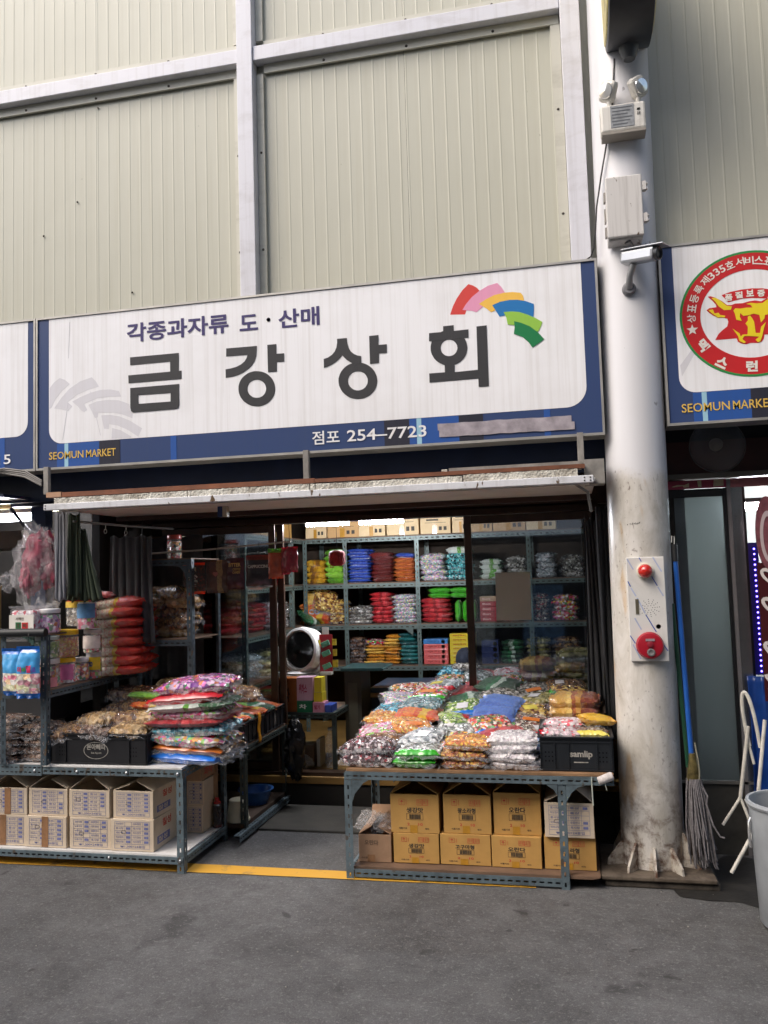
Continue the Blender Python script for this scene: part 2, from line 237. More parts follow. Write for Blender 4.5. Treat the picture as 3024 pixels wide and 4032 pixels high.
BULL={'head': [(0.78, 3.018), (0.794, 3.019), (0.818, 3.009), (0.848, 2.988), (0.874, 2.963), (0.896, 2.961), (0.914, 2.967), (0.951, 2.965), (0.982, 2.972), (1.012, 2.974), (1.042, 2.966), (1.064, 2.977), (1.098, 2.984), (1.133, 2.967), (1.122, 2.935), (1.154, 2.915), (1.134, 2.884), (1.115, 2.869), (1.101, 2.844), (1.111, 2.804), (1.143, 2.788), (1.047, 2.788), (1.043, 2.767), (1.033, 2.753), (1.014, 2.747), (0.975, 2.75), (0.956, 2.745), (0.932, 2.751), (0.916, 2.762), (0.911, 2.781), (0.805, 2.781), (0.822, 2.811), (0.845, 2.832), (0.868, 2.848), (0.875, 2.873), (0.871, 2.89), (0.855, 2.896), (0.827, 2.899), (0.803, 2.913), (0.784, 2.929), (0.77, 2.945), (0.785, 2.955), (0.821, 2.957), (0.819, 2.97), (0.802, 2.994)], 'p1': [(0.799, 3.008), (0.818, 3.009), (0.842, 2.99), (0.871, 2.96), (0.897, 2.953), (0.891, 2.936), (0.857, 2.937), (0.831, 2.961), (0.817, 2.986)], 'p2': [(0.78, 2.944), (0.802, 2.947), (0.809, 2.924), (0.829, 2.926), (0.836, 2.913), (0.862, 2.906), (0.858, 2.898), (0.824, 2.901), (0.798, 2.924)], 'p3': [(0.903, 2.93), (0.913, 2.941), (0.937, 2.937), (0.968, 2.939), (0.998, 2.937), (0.99, 2.951), (0.969, 2.959), (0.99, 2.963), (1.017, 2.957), (1.048, 2.956), (1.076, 2.976), (1.097, 2.977), (1.084, 2.952), (1.107, 2.936), (1.092, 2.895), (1.056, 2.892), (1.052, 2.872), (1.034, 2.854), (1.029, 2.894), (1.002, 2.904), (0.971, 2.897), (0.95, 2.897), (0.936, 2.914), (0.932, 2.894), (0.941, 2.871), (0.915, 2.879), (0.91, 2.913)], 'p4': [(0.972, 2.89), (0.983, 2.896), (0.992, 2.881), (1.001, 2.861), (1.005, 2.8), (1.026, 2.798), (1.034, 2.831), (1.058, 2.853), (1.046, 2.82), (1.036, 2.781), (1.024, 2.752), (1.013, 2.75), (1.002, 2.764), (1.022, 2.779), (0.98, 2.786), (0.95, 2.789), (0.938, 2.774), (0.955, 2.755), (0.945, 2.751), (0.924, 2.765), (0.918, 2.792), (0.894, 2.833), (0.926, 2.805), (0.931, 2.787), (0.941, 2.797), (0.965, 2.796), (0.969, 2.837), (0.958, 2.855), (0.971, 2.87)], 'band': [(0.85, 3.019), (0.893, 3.032), (0.949, 3.039), (1.001, 3.04), (1.052, 3.035), (1.1, 3.022), (1.07, 2.978), (1.043, 2.983), (0.998, 2.989), (0.952, 2.99), (0.881, 2.978)]}
# ================================================================== SETTING: ground
def asphalt():
    t = NT('asphalt'); v = t.coord()
    big = t.noise(v, .9, 5, .6); mid = t.noise(v, 9, 6, .7); fine = t.noise(v, 150, 4, .8)
    c = t.mix(t.ramp(big, [(.35, g1(0)), (.65, g1(1))]), srgb('4f4f4f'), srgb('646363'))
    c = t.mix(t.ramp(mid, [(.35, g1(0)), (.72, g1(.6))]), c, srgb('353331'))
    c = t.mix(t.ramp(fine, [(.5, g1(0)), (.78, g1(.55))]), c, srgb('9a9691'))
    c = t.mix(t.ramp(t.noise(v, 2.6, 6, .75, .6), [(.34, g1(.4)), (.5, g1(0))]), c, srgb('32302f'))
    c = t.mix(t.ramp(t.noise(t.scale(v, (1, 1, 1), (7, 3, 1)), 4.3, 5, .7, .3), [(.55, g1(0)), (.72, g1(.32))]), c, srgb('6d6a68'))
    c = t.mix(t.ramp(t.noise(v, 2.3, 3, .5), [(.64, g1(0)), (.70, g1(.6))]), c, srgb('2e2c2b'))
    c = t.mix(t.ramp(t.noise(v, 52, 3, .7), [(.55, g1(0)), (.68, g1(.42))]), c, srgb('8c8a88')); c = t.mix(t.ramp(t.noise(t.scale(v, (1, 1, 1), (3, 9, 2)), 34, 3, .65), [(.56, g1(0)), (.68, g1(.32))]), c, srgb('2f2e2e'))
    c = t.mix(t.ramp(t.noise(v, 7.5, 2, .5, .5), [(.72, g1(0)), (.74, g1(.6))]), c, srgb('2f2d2b'))
    t.p(Base_Color=c, Roughness=.82, Specular_IOR_Level=.35)
    t.p(Normal=t.bump(fine, .55, .006, t.bump(mid, .25, .01))); return t.m
M_ASPH = asphalt()
struct(MB().grid(lambda u, v: (-30+60*u, -30+60*v, 0), 4, 4).build('road', M_ASPH))
M_CONC = dirty('concrete', '3d3a33', '23211d', .8, .4, .7, (5, 5, 5), .85, bump=.35)
struct(MB().box(-3.2, .2, 5.1, 5.66, -.05, .014).build('concrete_threshold', M_CONC, bevel=.01))
M_YEL = dirty('yellow_paint', 'c9962c', '5a554c', .9, .56, .72, (9, 9, 9), .7, bump=.3)
def wavy(x, a): return noise.noise((x*7, a, 3.1))*.006
struct(MB().grid(lambda u, v: (-3.6+3.36*u, 4.315+.045*u+wavy(-3.6+3.36*u, v*5)+v*(.155-.06*u), .004), 80, 1).build('road_marking', M_YEL))
M_LINO = plain('linoleum', '8a6a38', .45, var=.2, vscale=4)
fl = MB().box(-3.2, .62, 5.68, 8.0, .15, .2); struct(fl.build('shop_floor', M_LINO, bevel=.004)); struct(MB().box(-3.2, .62, 5.70, 5.76, 0, .15).build('step_riser', plain('dark_riser', '1e1a16', .8)))
deb = MB()
for i in range(26):
    x, y = R.uniform(-3.2, 1.2), R.uniform(2.1, 4.6)
    if i > 16: x, y = R.uniform(.3, .95), R.uniform(3.85, 4.4)
    s_ = R.uniform(.002, .006); deb.obox((x, y, .003), (s_, s_*.3, 0), (-s_*.4, s_*.7, 0), (0, 0, .004))
o = deb.build('road_litter', plain('litter', '9a958c', .6)); tag(o, 'scraps of pale litter and grit scattered on the asphalt', 'litter', kind='stuff')

# ================================================================== upper wall (ribbed sheet panels, white beams)
def cladding():
    t = NT('ribbed_sheet'); v = t.coord()
    c = t.mix(t.noise(t.scale(v, (1.2, 1, .5)), 1, 4), srgb('b0af9f'), srgb('bbbaab'))
    st = t.ramp(t.noise(t.scale(v, (26, 1, .7)), 1, 5, .6), [(.5, g1(0)), (.8, g1(.28))])
    c = t.mix(st, c, srgb('9c967c'))
    sp = t.ramp(t.noise(t.scale(v, (30, 1, 14)), 1, 2, .5), [(.76, g1(0)), (.79, g1(.55))])
    c = t.mix(sp, c, srgb('6e6856'))
    t.p(Base_Color=c, Roughness=.42, Specular_IOR_Level=.45); t.p(Normal=t.bump(t.noise(v, 3, 3), .12, .02)); return t.m
M_CLAD = cladding()
M_WMET = dirty('white_beam_paint', 'cfcfd5', '8d857e', .4, .5, .8, (4, 4, 9), .4, streak=.2, spotcol='6b4a33')
M_DARKSLOT = plain('dark_gap', '15140f', .9)
M_SCREW = plain('dark_screw', '3c3731', .5, metal=.6)
wall = thing('upper_wall', (-1.4, 4.75, 2.3), 'cream ribbed metal sheet wall with white beams above the shop signs', 'wall')
def ribs(x0, x1, z0, z1, p):
    prof = []; x = x0
    while x < x1-1e-6:
        e = min(x+p, x1); prof += [(x, 4.75), (x+.005, 4.7488), (x+.009, 4.7488), (x+.014, 4.75)]
        prof.append((x+(e-x)*.6, 4.7503)); x = e
    prof.append((x1, 4.75)); mb = MB(); n = len(prof)
    vs = [(a, b, z) for z in (z0, z1) for a, b in prof]
    mb.add(vs, [(i, i+1, n+i+1, n+i) for i in range(n-1)]); return mb
for x0, x1, p in ((-8, -4.01, .077), (-4.008, -2.912, .0775), (-2.910, -1.84, .0765), (-1.83, -.842, .0785), (-.840, .142, .0785), (.143, 1.16, .078), (1.162, 3.5, .078)):
    ribs(x0, x1, 2.75, 8.4, p).build('ribbed_panel', M_CLAD, wall)
MB().box(-8, 3.5, 4.76, 4.9, 2.70, 8.4).build('panel_core', M_DARKSLOT, wall)
bm = MB()
for x0, x1 in ((-8, -1.887), (-1.781, .085)): bm.box(x0, x1, 4.67, 4.742, 4.812, 4.905)
bm.build('cross_beam', M_WMET, wall, bevel=.004)
for x0, x1 in ((-1.885, -1.783), (.087, .196)): MB().box(x0, x1, 4.655, 4.742, 2.6, 8.4).build('post', M_WMET, wall, bevel=.004)
M_FLASH = dirty('flashing', 'bcbaac', '7f796a', .5, .5, .8, (3, 3, 12), .45)
fl = MB()
for x0, x1 in ((-8, -1.9), (-1.73, .08)):
    fl.box(x0, x1, 4.725, 4.7405, 4.907, 4.965); fl.box(x0, x1, 4.725, 4.7405, 4.755, 4.81)
for x0, x1 in ((-1.932, -1.887), (-1.781, -1.735), (.03, .085)):
    fl.box(x0, x1, 4.723, 4.7402, 2.6, 4.75); fl.box(x0, x1, 4.723, 4.7402, 4.97, 8.4)
fl.build('flashing', M_FLASH, wall)
sc = MB()
for x in [-5.5+i*.52 for i in range(11)]:
    for z in (4.94, 4.775): sc.lathe([(.009, 0), (.006, .006)], (x, 4.725, z), (0, -1, 0), 8)
for z in [3.0+.62*i for i in range(4)]:
    for x in (-1.91, -1.757, .055): sc.lathe([(.008, 0), (.005, .006)], (x, 4.723, z), (0, -1, 0), 8)
for x, z in ((-2.897, 4.72), (-2.66, 3.45), (-.826, 3.27), (-3.3, 3.9), (-3.05, 4.1), (-2.91, 3.29)): sc.lathe([(.007, 0), (.004, .005)], (x, 4.744, z), (0, -1, 0), 8)
sc.build('screw', M_SCREW, wall)['kind'] = 'stuff'

# ================================================================== shop signs
def vinyl(name, col, dirt=.35, dcol='a39c93', fine=40):
    t = NT(name); v = t.coord()
    st = t.ramp(t.noise(t.scale(v, (fine, 1, .8)), 1, 5, .65), [(.46, g1(0)), (.78, g1(dirt))])
    c = t.mix(st, srgb(col), srgb(dcol))
    big = t.ramp(t.noise(v, 2.2, 5, .6), [(.45, g1(0)), (.75, g1(dirt*.6))]); c = t.mix(big, c, srgb(dcol))
    t.p(Base_Color=c, Roughness=.38, Specular_IOR_Level=.4); return t.m
V = {k: vinyl('vinyl_'+k, c, d, dc) for k, c, d, dc in (
    ('white', 'eeeef0', .33, 'b5afa8'), ('navy', '33456f', .3, '3d4a66'), ('blue', '2c559c', .25, '3d4a66'), ('black', '2b2c38', .2, '44444c'),
    ('pale', '9cc6d8', .2, '7a94a0'), ('ink', '3a3a3c', .15, '5a5856'), ('purple', '3f3768', .15, '5a5878'), ('gold', 'dcb658', .2, 'a08a4a'),
    ('red', 'd2453f', .12, 'a05048'), ('pink', 'e29ab8', .1, 'b08090'), ('amber', 'efbe52', .1, 'b09048'), ('sky', '2474b4', .1, '386890'),
    ('lime', '93c24c', .1, '709048'), ('green', '1e7a48', .1, '30684a'), ('ghost', 'd6d5da', .2, 'b5afa8'), ('bull', 'c3282c', .12, '8c3c38'), ('yel', 'e6cf2a', .1, 'b0a030'), ('rim', '2f8a48', .1, '406a4a'), ('cream', 'e8e3da', .25, 'b5ada2'))}
M_ALU = plain('aluminium', 'b9b6b0', .4, metal=.6, var=.15)
def rpoly(x0, x1, z0, z1, rl, rr):
    p = [(x0, z1)]
    p += [(x0+rl-rl*cos(a), z0+rl-rl*sin(a)) for a in [i*pi/2/8 for i in range(9)]] if rl else [(x0, z0)]
    p += [(x1-rr+rr*sin(a), z0+rr-rr*cos(a)) for a in [i*pi/2/8 for i in range(9)]] if rr else [(x1, z0)]
    return p+[(x1, z1)]
def sign_base(name, x0, x1, y, z0, z1, label, wp, stripes):
    t = thing(name, ((x0+x1)/2, y+.15, z0), label, 'shop sign')
    MB().box(x0, x1, y, y+.15, z0, z1).build('panel', V['navy'], t)
    fr = MB(); fr.box(x0-.012, x1+.012, y-.008, y+.15, z1, z1+.012); fr.box(x0-.012, x1+.012, y-.008, y+.15, z0-.014, z0)
    fr.box(x0-.012, x0, y-.008, y+.15, z0, z1); fr.box(x1, x1+.012, y-.008, y+.15, z0, z1); fr.build('frame', M_ALU, t)
    MB().prism(rpoly(*wp), y-.0015, y).build('white_field', V['white'], t)
    for a, b, k in stripes: MB().box(a, b, y-.0018, y, z0+.001, wp[2]-.002).build('stripe', V[k], t)
    return t
ys = 4.55
sg = sign_base('shop_sign', -3.203, .205, ys, 2.32, 3.262, 'long navy and white shop sign with four big black Korean letters and rainbow arc', (-3.126, .132, 2.468, 3.26, .09, .11),
    [(-3.07, -3.018, 'blue'), (-3.018, -2.992, 'pale'), (-2.992, -2.78, 'blue'), (-2.78, -2.64, 'black'), (-2.305, -2.266, 'blue'),
     (-.99, -.845, 'black'), (-.845, -.803, 'blue'), (-.803, -.776, 'pale'), (-.776, -.565, 'blue'), (-.565, -.43, 'black'), (-.10, -.066, 'blue')])
for k in ('geum', 'gang', 'sang', 'hoe'):
    mb = MB()
    for i, p in enumerate(BIG[k]): mb.prism(p, ys-.004-.0004*i, ys-.001)
    if k != 'geum':
        o_, i_ = RINGS[('gang', 'sang', 'hoe').index(k)]; mb.ring(o_, i_, ys-.0035, ys-.001)
    mb.build('big_letter', V['ink'], sg)
def word(t, name, m, body, x, z, w, h, b, y=None): text(MB(), body, (x, (y or ys)-.004, z), UX, UZ, w, h, b).build(name, m, t)
word(sg, 'small_lettering', V['purple'], '각종과자류', -2.588, 3.062, .668, .118, .022); word(sg, 'small_lettering', V['purple'], '도', -1.85, 3.064, .116, .095, .022); word(sg, 'small_lettering', V['purple'], '산매', -1.607, 3.056, .252, .112, .022)
MB().lathe([(.012, 0)], (-1.668, ys-.004, 3.117), (0, -1, 0), 14).build('small_lettering', V['purple'], sg)
word(sg, 'phone_lettering', V['white'], '점포', -1.416, 2.355, .164, .078, .012); word(sg, 'phone_lettering', V['white'], '254–7723', -1.208, 2.36, .46, .066, .012)
word(sg, 'market_lettering', V['gold'], 'SEOMUN', -3.124, 2.37, .238, .046, .008); word(sg, 'market_lettering', V['gold'], 'MARKET', -2.868, 2.37, .201, .046, .008)
for i, (k, p) in enumerate(LOGO): MB().prism(p, ys-.0022-.0005*i, ys-.001).build('rainbow_piece', V['sky' if k == 'blue' else k], sg)
for p in GHOST: MB().prism(p, ys-.0021, ys-.001).build('faded_arc_piece', V['ghost'], sg)
M_TAPE = plain('packing_tape', 'a8a0a6', .22, var=.2, vscale=14, bump=.5, bscale=45, coat=.6)
tp = MB()
def tapef(x0, x1, z0, z1, y): tp.grid(lambda u, v: (x0+(x1-x0)*u, y-.0012*abs(noise.noise((u*9, v, y*100))), z0+(z1-z0)*v+.004*noise.noise((u*12, y*50, 0))-.006*u), 40, 2)
tapef(-.684, .045, 2.39, 2.428, ys-.0035); tapef(-.676, .06, 2.352, 2.394, ys-.005); tp.build('cover_tape', M_TAPE, sg, solid=.0006)
for a, b in (((-2.98, 3.23), (-2.99, 3.0)), ((-2.995, 2.71), (-3.03, 2.49)), ((-2.84, 2.78), (-2.77, 2.5))):
    MB().bar((a[0], ys-.0022, a[1]), (b[0], ys-.0022, b[1]), .0025, .001, (0, 1, 0)).build('crease', V['ghost'], sg)
ls = sign_base('shop_sign', -7.2, -3.232, ys, 2.32, 3.262, 'left neighbouring navy and white shop sign cut off by the photo edge, number ending 15', (-7.1, -3.276, 2.53, 3.26, 0, .09), [(-3.66, -3.44, 'blue')])
word(ls, 'phone_lettering', V['white'], '254', -3.86, 2.361, .17, .06, .01); word(ls, 'phone_lettering', V['white'], '1115', -3.61, 2.361, .214, .06, .01)
yr = 4.6
rs = sign_base('shop_sign', .553, 4.0, yr, 2.352, 3.31, 'right neighbouring navy and cream shop sign with round red bull emblem', (.613, 3.9, 2.51, 3.308, .085, .1), [(.677, .721, 'blue'), (.721, .746, 'pale'), (.746, .962, 'blue'), (.962, 1.1, 'black')])
def ell(cx, cz, rx, rz, n=64): return [(cx+rx*cos(2*pi*k/n), cz+rz*sin(2*pi*k/n)) for k in range(n)]
cx, cz = .995, 2.907
MB().ring(ell(cx, cz, .362, .337), ell(cx, cz, .35, .325), yr-.0032, yr-.001).build('emblem_rim', V['rim'], rs)
MB().ring(ell(cx, cz, .3502, .3252), ell(cx, cz, .258, .236), yr-.003, yr-.001).build('emblem_ring', V['bull'], rs)
MB().prism(BULL['head'], yr-.003, yr-.001).build('bull_head', V['bull'], rs)
MB().prism(BULL['band'], yr-.0028, yr-.001).build('emblem_band', V['bull'], rs)
mb = MB()
for i, k in enumerate(('p1', 'p2', 'p3', 'p4')): mb.prism(BULL[k], yr-.0042-.0003*i, yr-.003)
mb.build('bull_markings', V['yel'], rs)
tx = MB()
def ring_text(chars, ctrs, size, bold=.015, flip=False):
    for c, (px, pz) in zip(chars, ctrs):
        a = math.atan2((pz-cz)/.335, (px-cx)/.36); n_ = Vector((cos(a), 0, sin(a))); 
        if flip: n_ = -n_
        u = Vector((n_.z, 0, -n_.x)); text(tx, c, Vector((px, yr-.0045, pz))-u*size*(.3 if c in '35' else .5)-n_*size/2, u, n_, size*(.6 if c in '35' else 1), size*(.9 if c in '35' else 1), bold)
def ring_text(chars, ctrs, size, bold=.015, flip=False, _f=ring_text):
    global tx
    for c, p in zip(chars, ctrs): tx = MB(); _f([c], [p], size, bold, flip); tx.build('emblem_lettering', V['cream'], rs)
ring_text('상표등록제335호서비스표', [(.692, 2.907), (.697, 2.962), (.713, 3.013), (.738, 3.061), (.773, 3.104), (.803, 3.130), (.831, 3.149), (.860, 3.163), (.899, 3.177), (.950, 3.189), (.996, 3.190), (1.043, 3.187), (1.09, 3.176)], .044)
ring_text('멕스런', [(.742, 2.758), (.832, 2.658), (.977, 2.626)], .058, .05, True)
st = [(cx-.3015+.030*(1 if i % 2 == 0 else .42)*sin(2*pi*i/10), 2.846+.030*(1 if i % 2 == 0 else .42)*cos(2*pi*i/10)) for i in range(10)]
tx = MB(); tx.prism(st, yr-.0045, yr-.003); tx.build('emblem_star', V['cream'], rs)
for c, x, z in (('품', .865, 2.985), ('질', .916, 2.993), ('보', .971, 2.997), ('증', 1.025, 2.991)): text(MB(), c, (x, yr-.0045, z), UX, UZ, .038, .036, .04).build('band_lettering', V['cream'], rs)
word(rs, 'market_lettering', V['gold'], 'SEOMUN', .617, 2.405, .24, .046, .008, yr); word(rs, 'market_lettering', V['gold'], 'MARKET', .872, 2.405, .205, .046, .008, yr)
MB().prism([(.628, 2.60), (.70, 2.72), (.685, 2.74), (.622, 2.66)], yr-.0021, yr-.001).build('faded_arc_piece', V['ghost'], rs)

# ================================================================== dark fascia behind the signs and the awning below
M_NAVYW = plain('navy_fascia', '10203f', .5, var=.15)
fs = thing('fascia_board', (-2, 4.95, 2.0), 'dark navy fascia board in the gap between shop sign and awning', 'fascia')
MB().box(-7, .3, 4.80, 4.83, 2.14, 2.75).build('board', M_NAVYW, fs)
MB().box(-7, -3.45, 4.55, 4.80, 2.155, 2.175).build('ledge', M_NAVYW, fs)
M_WSTEEL = dirty('awning_paint', 'd6d7db', '86817b', .5, .5, .8, (6, 6, 9), .4, streak=.2, spots=.1)
aw = thing('awning', (-1.45, 4.42, 2.04), 'white metal awning edge with foam strips and brown batten under the shop sign', 'awning')
MB().box(-3.062, .14, 4.40, 4.44, 2.041, 2.079).build('front_bar', M_WSTEEL, aw, bevel=.003)
sc = MB()
for x in (-3.05, .095, .125):
    for z in (2.052, 2.068): sc.lathe([(.0045, 0), (.003, .003)], (x, 4.40, z), (0, -1, 0), 8)
sc.build('bolt', M_SCREW, aw)
def foam():
    t = NT('styrofoam'); v = t.coord(); vo = t.n('TexVoronoi', Scale=75.0); t.set(vo.inputs['Vector'], v)
    c = t.mix(t.ramp(t.noise(v, 9, 6, .7), [(.45, g1(0)), (.62, g1(.75))]), srgb('c6c3b8'), srgb('857d70'))
    t.p(Base_Color=c, Roughness=.8, Normal=t.bump(vo.outputs[0], .9, .006)); return t.m
M_FOAM = foam()
xs = [-3.01, -2.14, -1.40, -1.368, -.54, .065]
for i in range(5):
    a, b = xs[i]+.003, xs[i+1]-.003; h = (.034, .036, .034, .033, .038)[i]; fz = 2.081; sd = i*3.3
    n_ = max(4, int((b-a)/.012)); mb = MB()
    pr = [(lambda x, k: (x, 4.425+.003*noise.noise((x*60, k, sd)), fz+(h+.004*noise.noise((x*45, sd, k)) if k else 0)))(a+(b-a)*q/n_, k) for k in (0, 1) for q in range(n_+1)]
    bk = [(x, 4.47, z) for x, y, z in pr]; N = n_+1
    mb.add(pr+bk, [(q, q+1, N+q+1, N+q) for q in range(n_)]+[(N+q, N+q+1, 3*N+q+1, 3*N+q) for q in range(n_)]+[(0, N, 3*N, 2*N), (N-1, 3*N-1, 4*N-1, 2*N-1)])
    mb.build('foam_strip', M_FOAM, aw)
M_WOOD = plain('brown_batten', '7c4a30', .6, var=.3, vscale=5, bump=.3)
M_WOODL = plain('pale_batten', 'a98468', .6, var=.2)
MB().box(-2.96, -1.372, 4.43, 4.47, 2.12, 2.148).build('batten', M_WOOD, aw)
MB().box(-1.37, .10, 4.428, 4.47, 2.122, 2.143).build('batten', M_WOOD, aw)
MB().box(-3.062, -2.962, 4.427, 4.47, 2.122, 2.152).build('batten', M_WOODL, aw)
M_GREYB = plain('grey_board', '8e8a84', .7, var=.25, vscale=9)
MB().box(-.62, .085, 4.474, 4.5, 2.12, 2.165).build('grey_strip', M_GREYB, aw)
MB().box(-.66, -.63, 4.474, 4.49, 2.12, 2.16).build('foam_strip', M_FOAM, aw)
for x0 in (-3.132, -1.46, .068): MB().box(x0, x0+.033, 4.50, 4.53, 2.15, 2.32).build('hanger', M_GREYB, aw, bevel=.002)
MB().box(.10, .20, 4.47, 4.6, 2.04, 2.17).build('end_block', M_GREYB, aw)
M_SOFF = dirty('soffit_paint', 'd2cdc4', '9a938a', .5, .45, .8, (3, 3, 3), .7)
MB().box(-3.05, .15, 4.441, 5.35, 2.052, 2.07).build('soffit', M_SOFF, aw)
MB().box(-3.0, .12, 4.46, 4.50, 2.037, 2.051).build('soffit_rib', M_SOFF, aw)
M_DBROWN = plain('dark_brown_wood', '3c241b', .55, var=.25)
MB().box(-2.12, -2.09, 4.80, 4.84, 1.985, 2.05).build('blue_clip', plain('clip_blue', '1d3a6a', .4), aw); MB().box(-2.088, -2.06, 4.80, 4.84, 1.985, 2.05).build('white_clip', plain('clip_white', 'b9b29f', .5), aw)
MB().box(-3.05, .15, 5.2, 5.26, 2.02, 2.051).build('cross_timber', M_DBROWN, aw)
MB().tube([(.05, 4.47, 2.04), (.11, 4.5, 2.0), (.125, 4.55, 1.9)], .008).build('bracket', M_GREYB, aw)
# cable bundle hanging over the left corner
cb = MB()
for k in range(4): cb.tube([(-3.62+.01*k, 4.50, 2.30+.012*k), (-3.4, 4.49+.004*k, 2.325+.01*k-.02*k), (-3.25, 4.485, 2.30-.012*k), (-3.14, 4.495, 2.235-.01*k)], .006+.001*(k % 2), 8)
cb.lathe([(.028, 0), (.03, .04), (.02, .05)], (-3.47, 4.46, 2.27), (0, 0, 1), 14)
tag(cb.build('cable_bundle', plain('grey_cable', '6e6a66', .5), smooth=True, origin=(-3.4, 4.5, 2.2)), 'bundle of grey cables bending down at the left end of the awning', 'cable')
# roof and inner shell of the shop
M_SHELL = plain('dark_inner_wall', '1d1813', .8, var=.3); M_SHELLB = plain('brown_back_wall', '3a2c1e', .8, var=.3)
rm = thing('shop_room', (-1.4, 6.8, .2), 'dark brown inner walls and ceiling of the snack shop behind the shelves', 'room')
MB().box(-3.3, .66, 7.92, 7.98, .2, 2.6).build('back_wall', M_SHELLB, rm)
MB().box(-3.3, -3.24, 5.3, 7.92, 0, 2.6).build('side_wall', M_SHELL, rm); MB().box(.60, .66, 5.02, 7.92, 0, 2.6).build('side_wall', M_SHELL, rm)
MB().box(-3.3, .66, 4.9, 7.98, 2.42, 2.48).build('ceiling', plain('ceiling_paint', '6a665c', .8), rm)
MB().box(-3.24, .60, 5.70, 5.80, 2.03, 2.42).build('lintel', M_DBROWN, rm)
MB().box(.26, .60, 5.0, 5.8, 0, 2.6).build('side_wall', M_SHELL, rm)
st_ = MB(); N_ = 40; rr_ = [(.78+.42*cos(2*pi*k/N_)*(1+.35*noise.noise((cos(2*pi*k/N_)*1.7, sin(2*pi*k/N_)*1.7, 2))), 4.62+.36*sin(2*pi*k/N_)*(1+.5*noise.noise((cos(2*pi*k/N_)*2, sin(2*pi*k/N_)*2, 7)))) for k in range(N_)]
st_.add([(x, y, .004) for x, y in rr_], [tuple(range(N_))]); struct(st_.build('wet_dirt', dirty('wet_dirt', '2b2926', '171614', .8, .4, .65, (6, 6, 6), .55, bump=.5)))
# ================================================================== arcade pillar
PX = lambda z: .357+.0085*z
def pillar_paint():
    t = NT('pillar_paint'); v = t.coord(); sep = t.n('SeparateXYZ'); t.set(sep.inputs[0], v); z = sep.outputs[2]
    zz = t.math('ADD', z, t.math('MULTIPLY', t.noise(v, 6, 5, .7), .22))
    old = t.ramp(zz, [(0, g1(1)), (1, g1(1))]); m = t.n('MapRange'); t.set(m.inputs[0], zz); m.inputs[1].default_value = 2.16; m.inputs[2].default_value = 2.23; m.inputs[3].default_value = 1; m.inputs[4].default_value = 0; old = m.outputs[0]
    c = t.mix(t.noise(t.scale(v, (9, 9, .6)), 1, 4), srgb('dfdfe2'), srgb('d2d1d3'))
    grime = t.ramp(t.noise(t.scale(v, (7, 7, 3)), 1, 8, .7, .5), [(.42, g1(0)), (.72, g1(.75))])
    oldc = t.mix(grime, srgb('d2cec8'), srgb('97907f'))
    spots = t.ramp(t.noise(t.scale(v, (58, 58, 30)), 1, 3, .6, .5), [(.60, g1(0)), (.68, g1(.75))])
    spots = t.math('MULTIPLY', spots, t.ramp(t.noise(t.scale(v, (5, 5, 3), (2, 7, 4)), 1, 4, .6), [(.42, g1(.08)), (.6, g1(1))]))
    oldc = t.mix(spots, oldc, srgb('6b5d55'))
    och = t.ramp(t.noise(t.scale(v, (13, 13, 3.2), (4, 2, 7)), 1, 2, .5), [(.63, g1(0)), (.70, g1(.5))])
    oldc = t.mix(och, oldc, srgb('b5905a'))
    c = t.mix(old, c, oldc)
    low = t.n('MapRange'); t.set(low.inputs[0], zz); low.inputs[1].default_value = .78; low.inputs[2].default_value = .2; low.inputs[3].default_value = 0; low.inputs[4].default_value = 1
    rust = t.math('MULTIPLY', low.outputs[0], t.ramp(t.noise(v, 14, 7, .7, .4), [(.46, g1(0)), (.62, g1(1))]))
    c = t.mix(rust, c, srgb('5e4536'))
    few = t.ramp(t.noise(t.scale(v, (21, 21, 14), (9, 1, 3)), 1, 2, .5), [(.755, g1(0)), (.77, g1(.6))]); c = t.mix(few, c, srgb('7a7474'))
    t.p(Base_Color=c, Roughness=.32, Specular_IOR_Level=.5, Normal=t.bump(t.noise(v, 18, 5), .12, .006)); return t.m
M_PIL = pillar_paint()
M_RUST = dirty('rusty_white_steel', 'b9b2a6', '5b4132', 1, .42, .6, (14, 14, 14), .6, bump=.4)
pil = thing('arcade_pillar', (.36, 4.67, 0), 'tall round white steel pillar, grimy and rusted towards its gusseted foot', 'pillar')
mb = MB(); zs = [0.03+.25*i for i in range(34)]; mb.tube([(PX(z), 4.67, z) for z in zs], .159, 48); mb.build('shaft', M_PIL, pil, smooth=True)
for a in (200, 236, 268, 300, 335, 20, 80, 140):
    d = Vector((cos(radians(a)), sin(radians(a)), 0)); n_ = Vector((-d.y, d.x, 0))*.006; b = Vector((.357, 4.67, 0)); h = .20+.03*sin(a)
    p = [b+d*.14+Vector((0, 0, .06)), b+d*.25+Vector((0, 0, .06)), b+d*.245+Vector((0, 0, .09)), b+d*.17+Vector((0, 0, h)), b+d*.14+Vector((0, 0, h))]
    MB().add([q-n_ for q in p]+[q+n_ for q in p], [(0, 1, 2, 3, 4), (9, 8, 7, 6, 5)]+[(i, 5+i, 5+(i+1) % 5, (i+1) % 5) for i in range(5)]).build('gusset', M_RUST, pil)
MB().box(.085, .635, 4.42, 4.92, .038, .06).build('base_plate', dirty('rusty_plate', '62574b', '33291f', .9, .4, .65, (9, 9, 9), .8, bump=.6), pil, bevel=.006)
MB().box(.10, .65, 4.435, 4.94, 0, .037).build('grout_pad', dirty('dark_grout', '4d463e', '1f1b18', .8, .4, .6, (8, 8, 8), .9, bump=.5), pil, bevel=.008)
mk = MB()
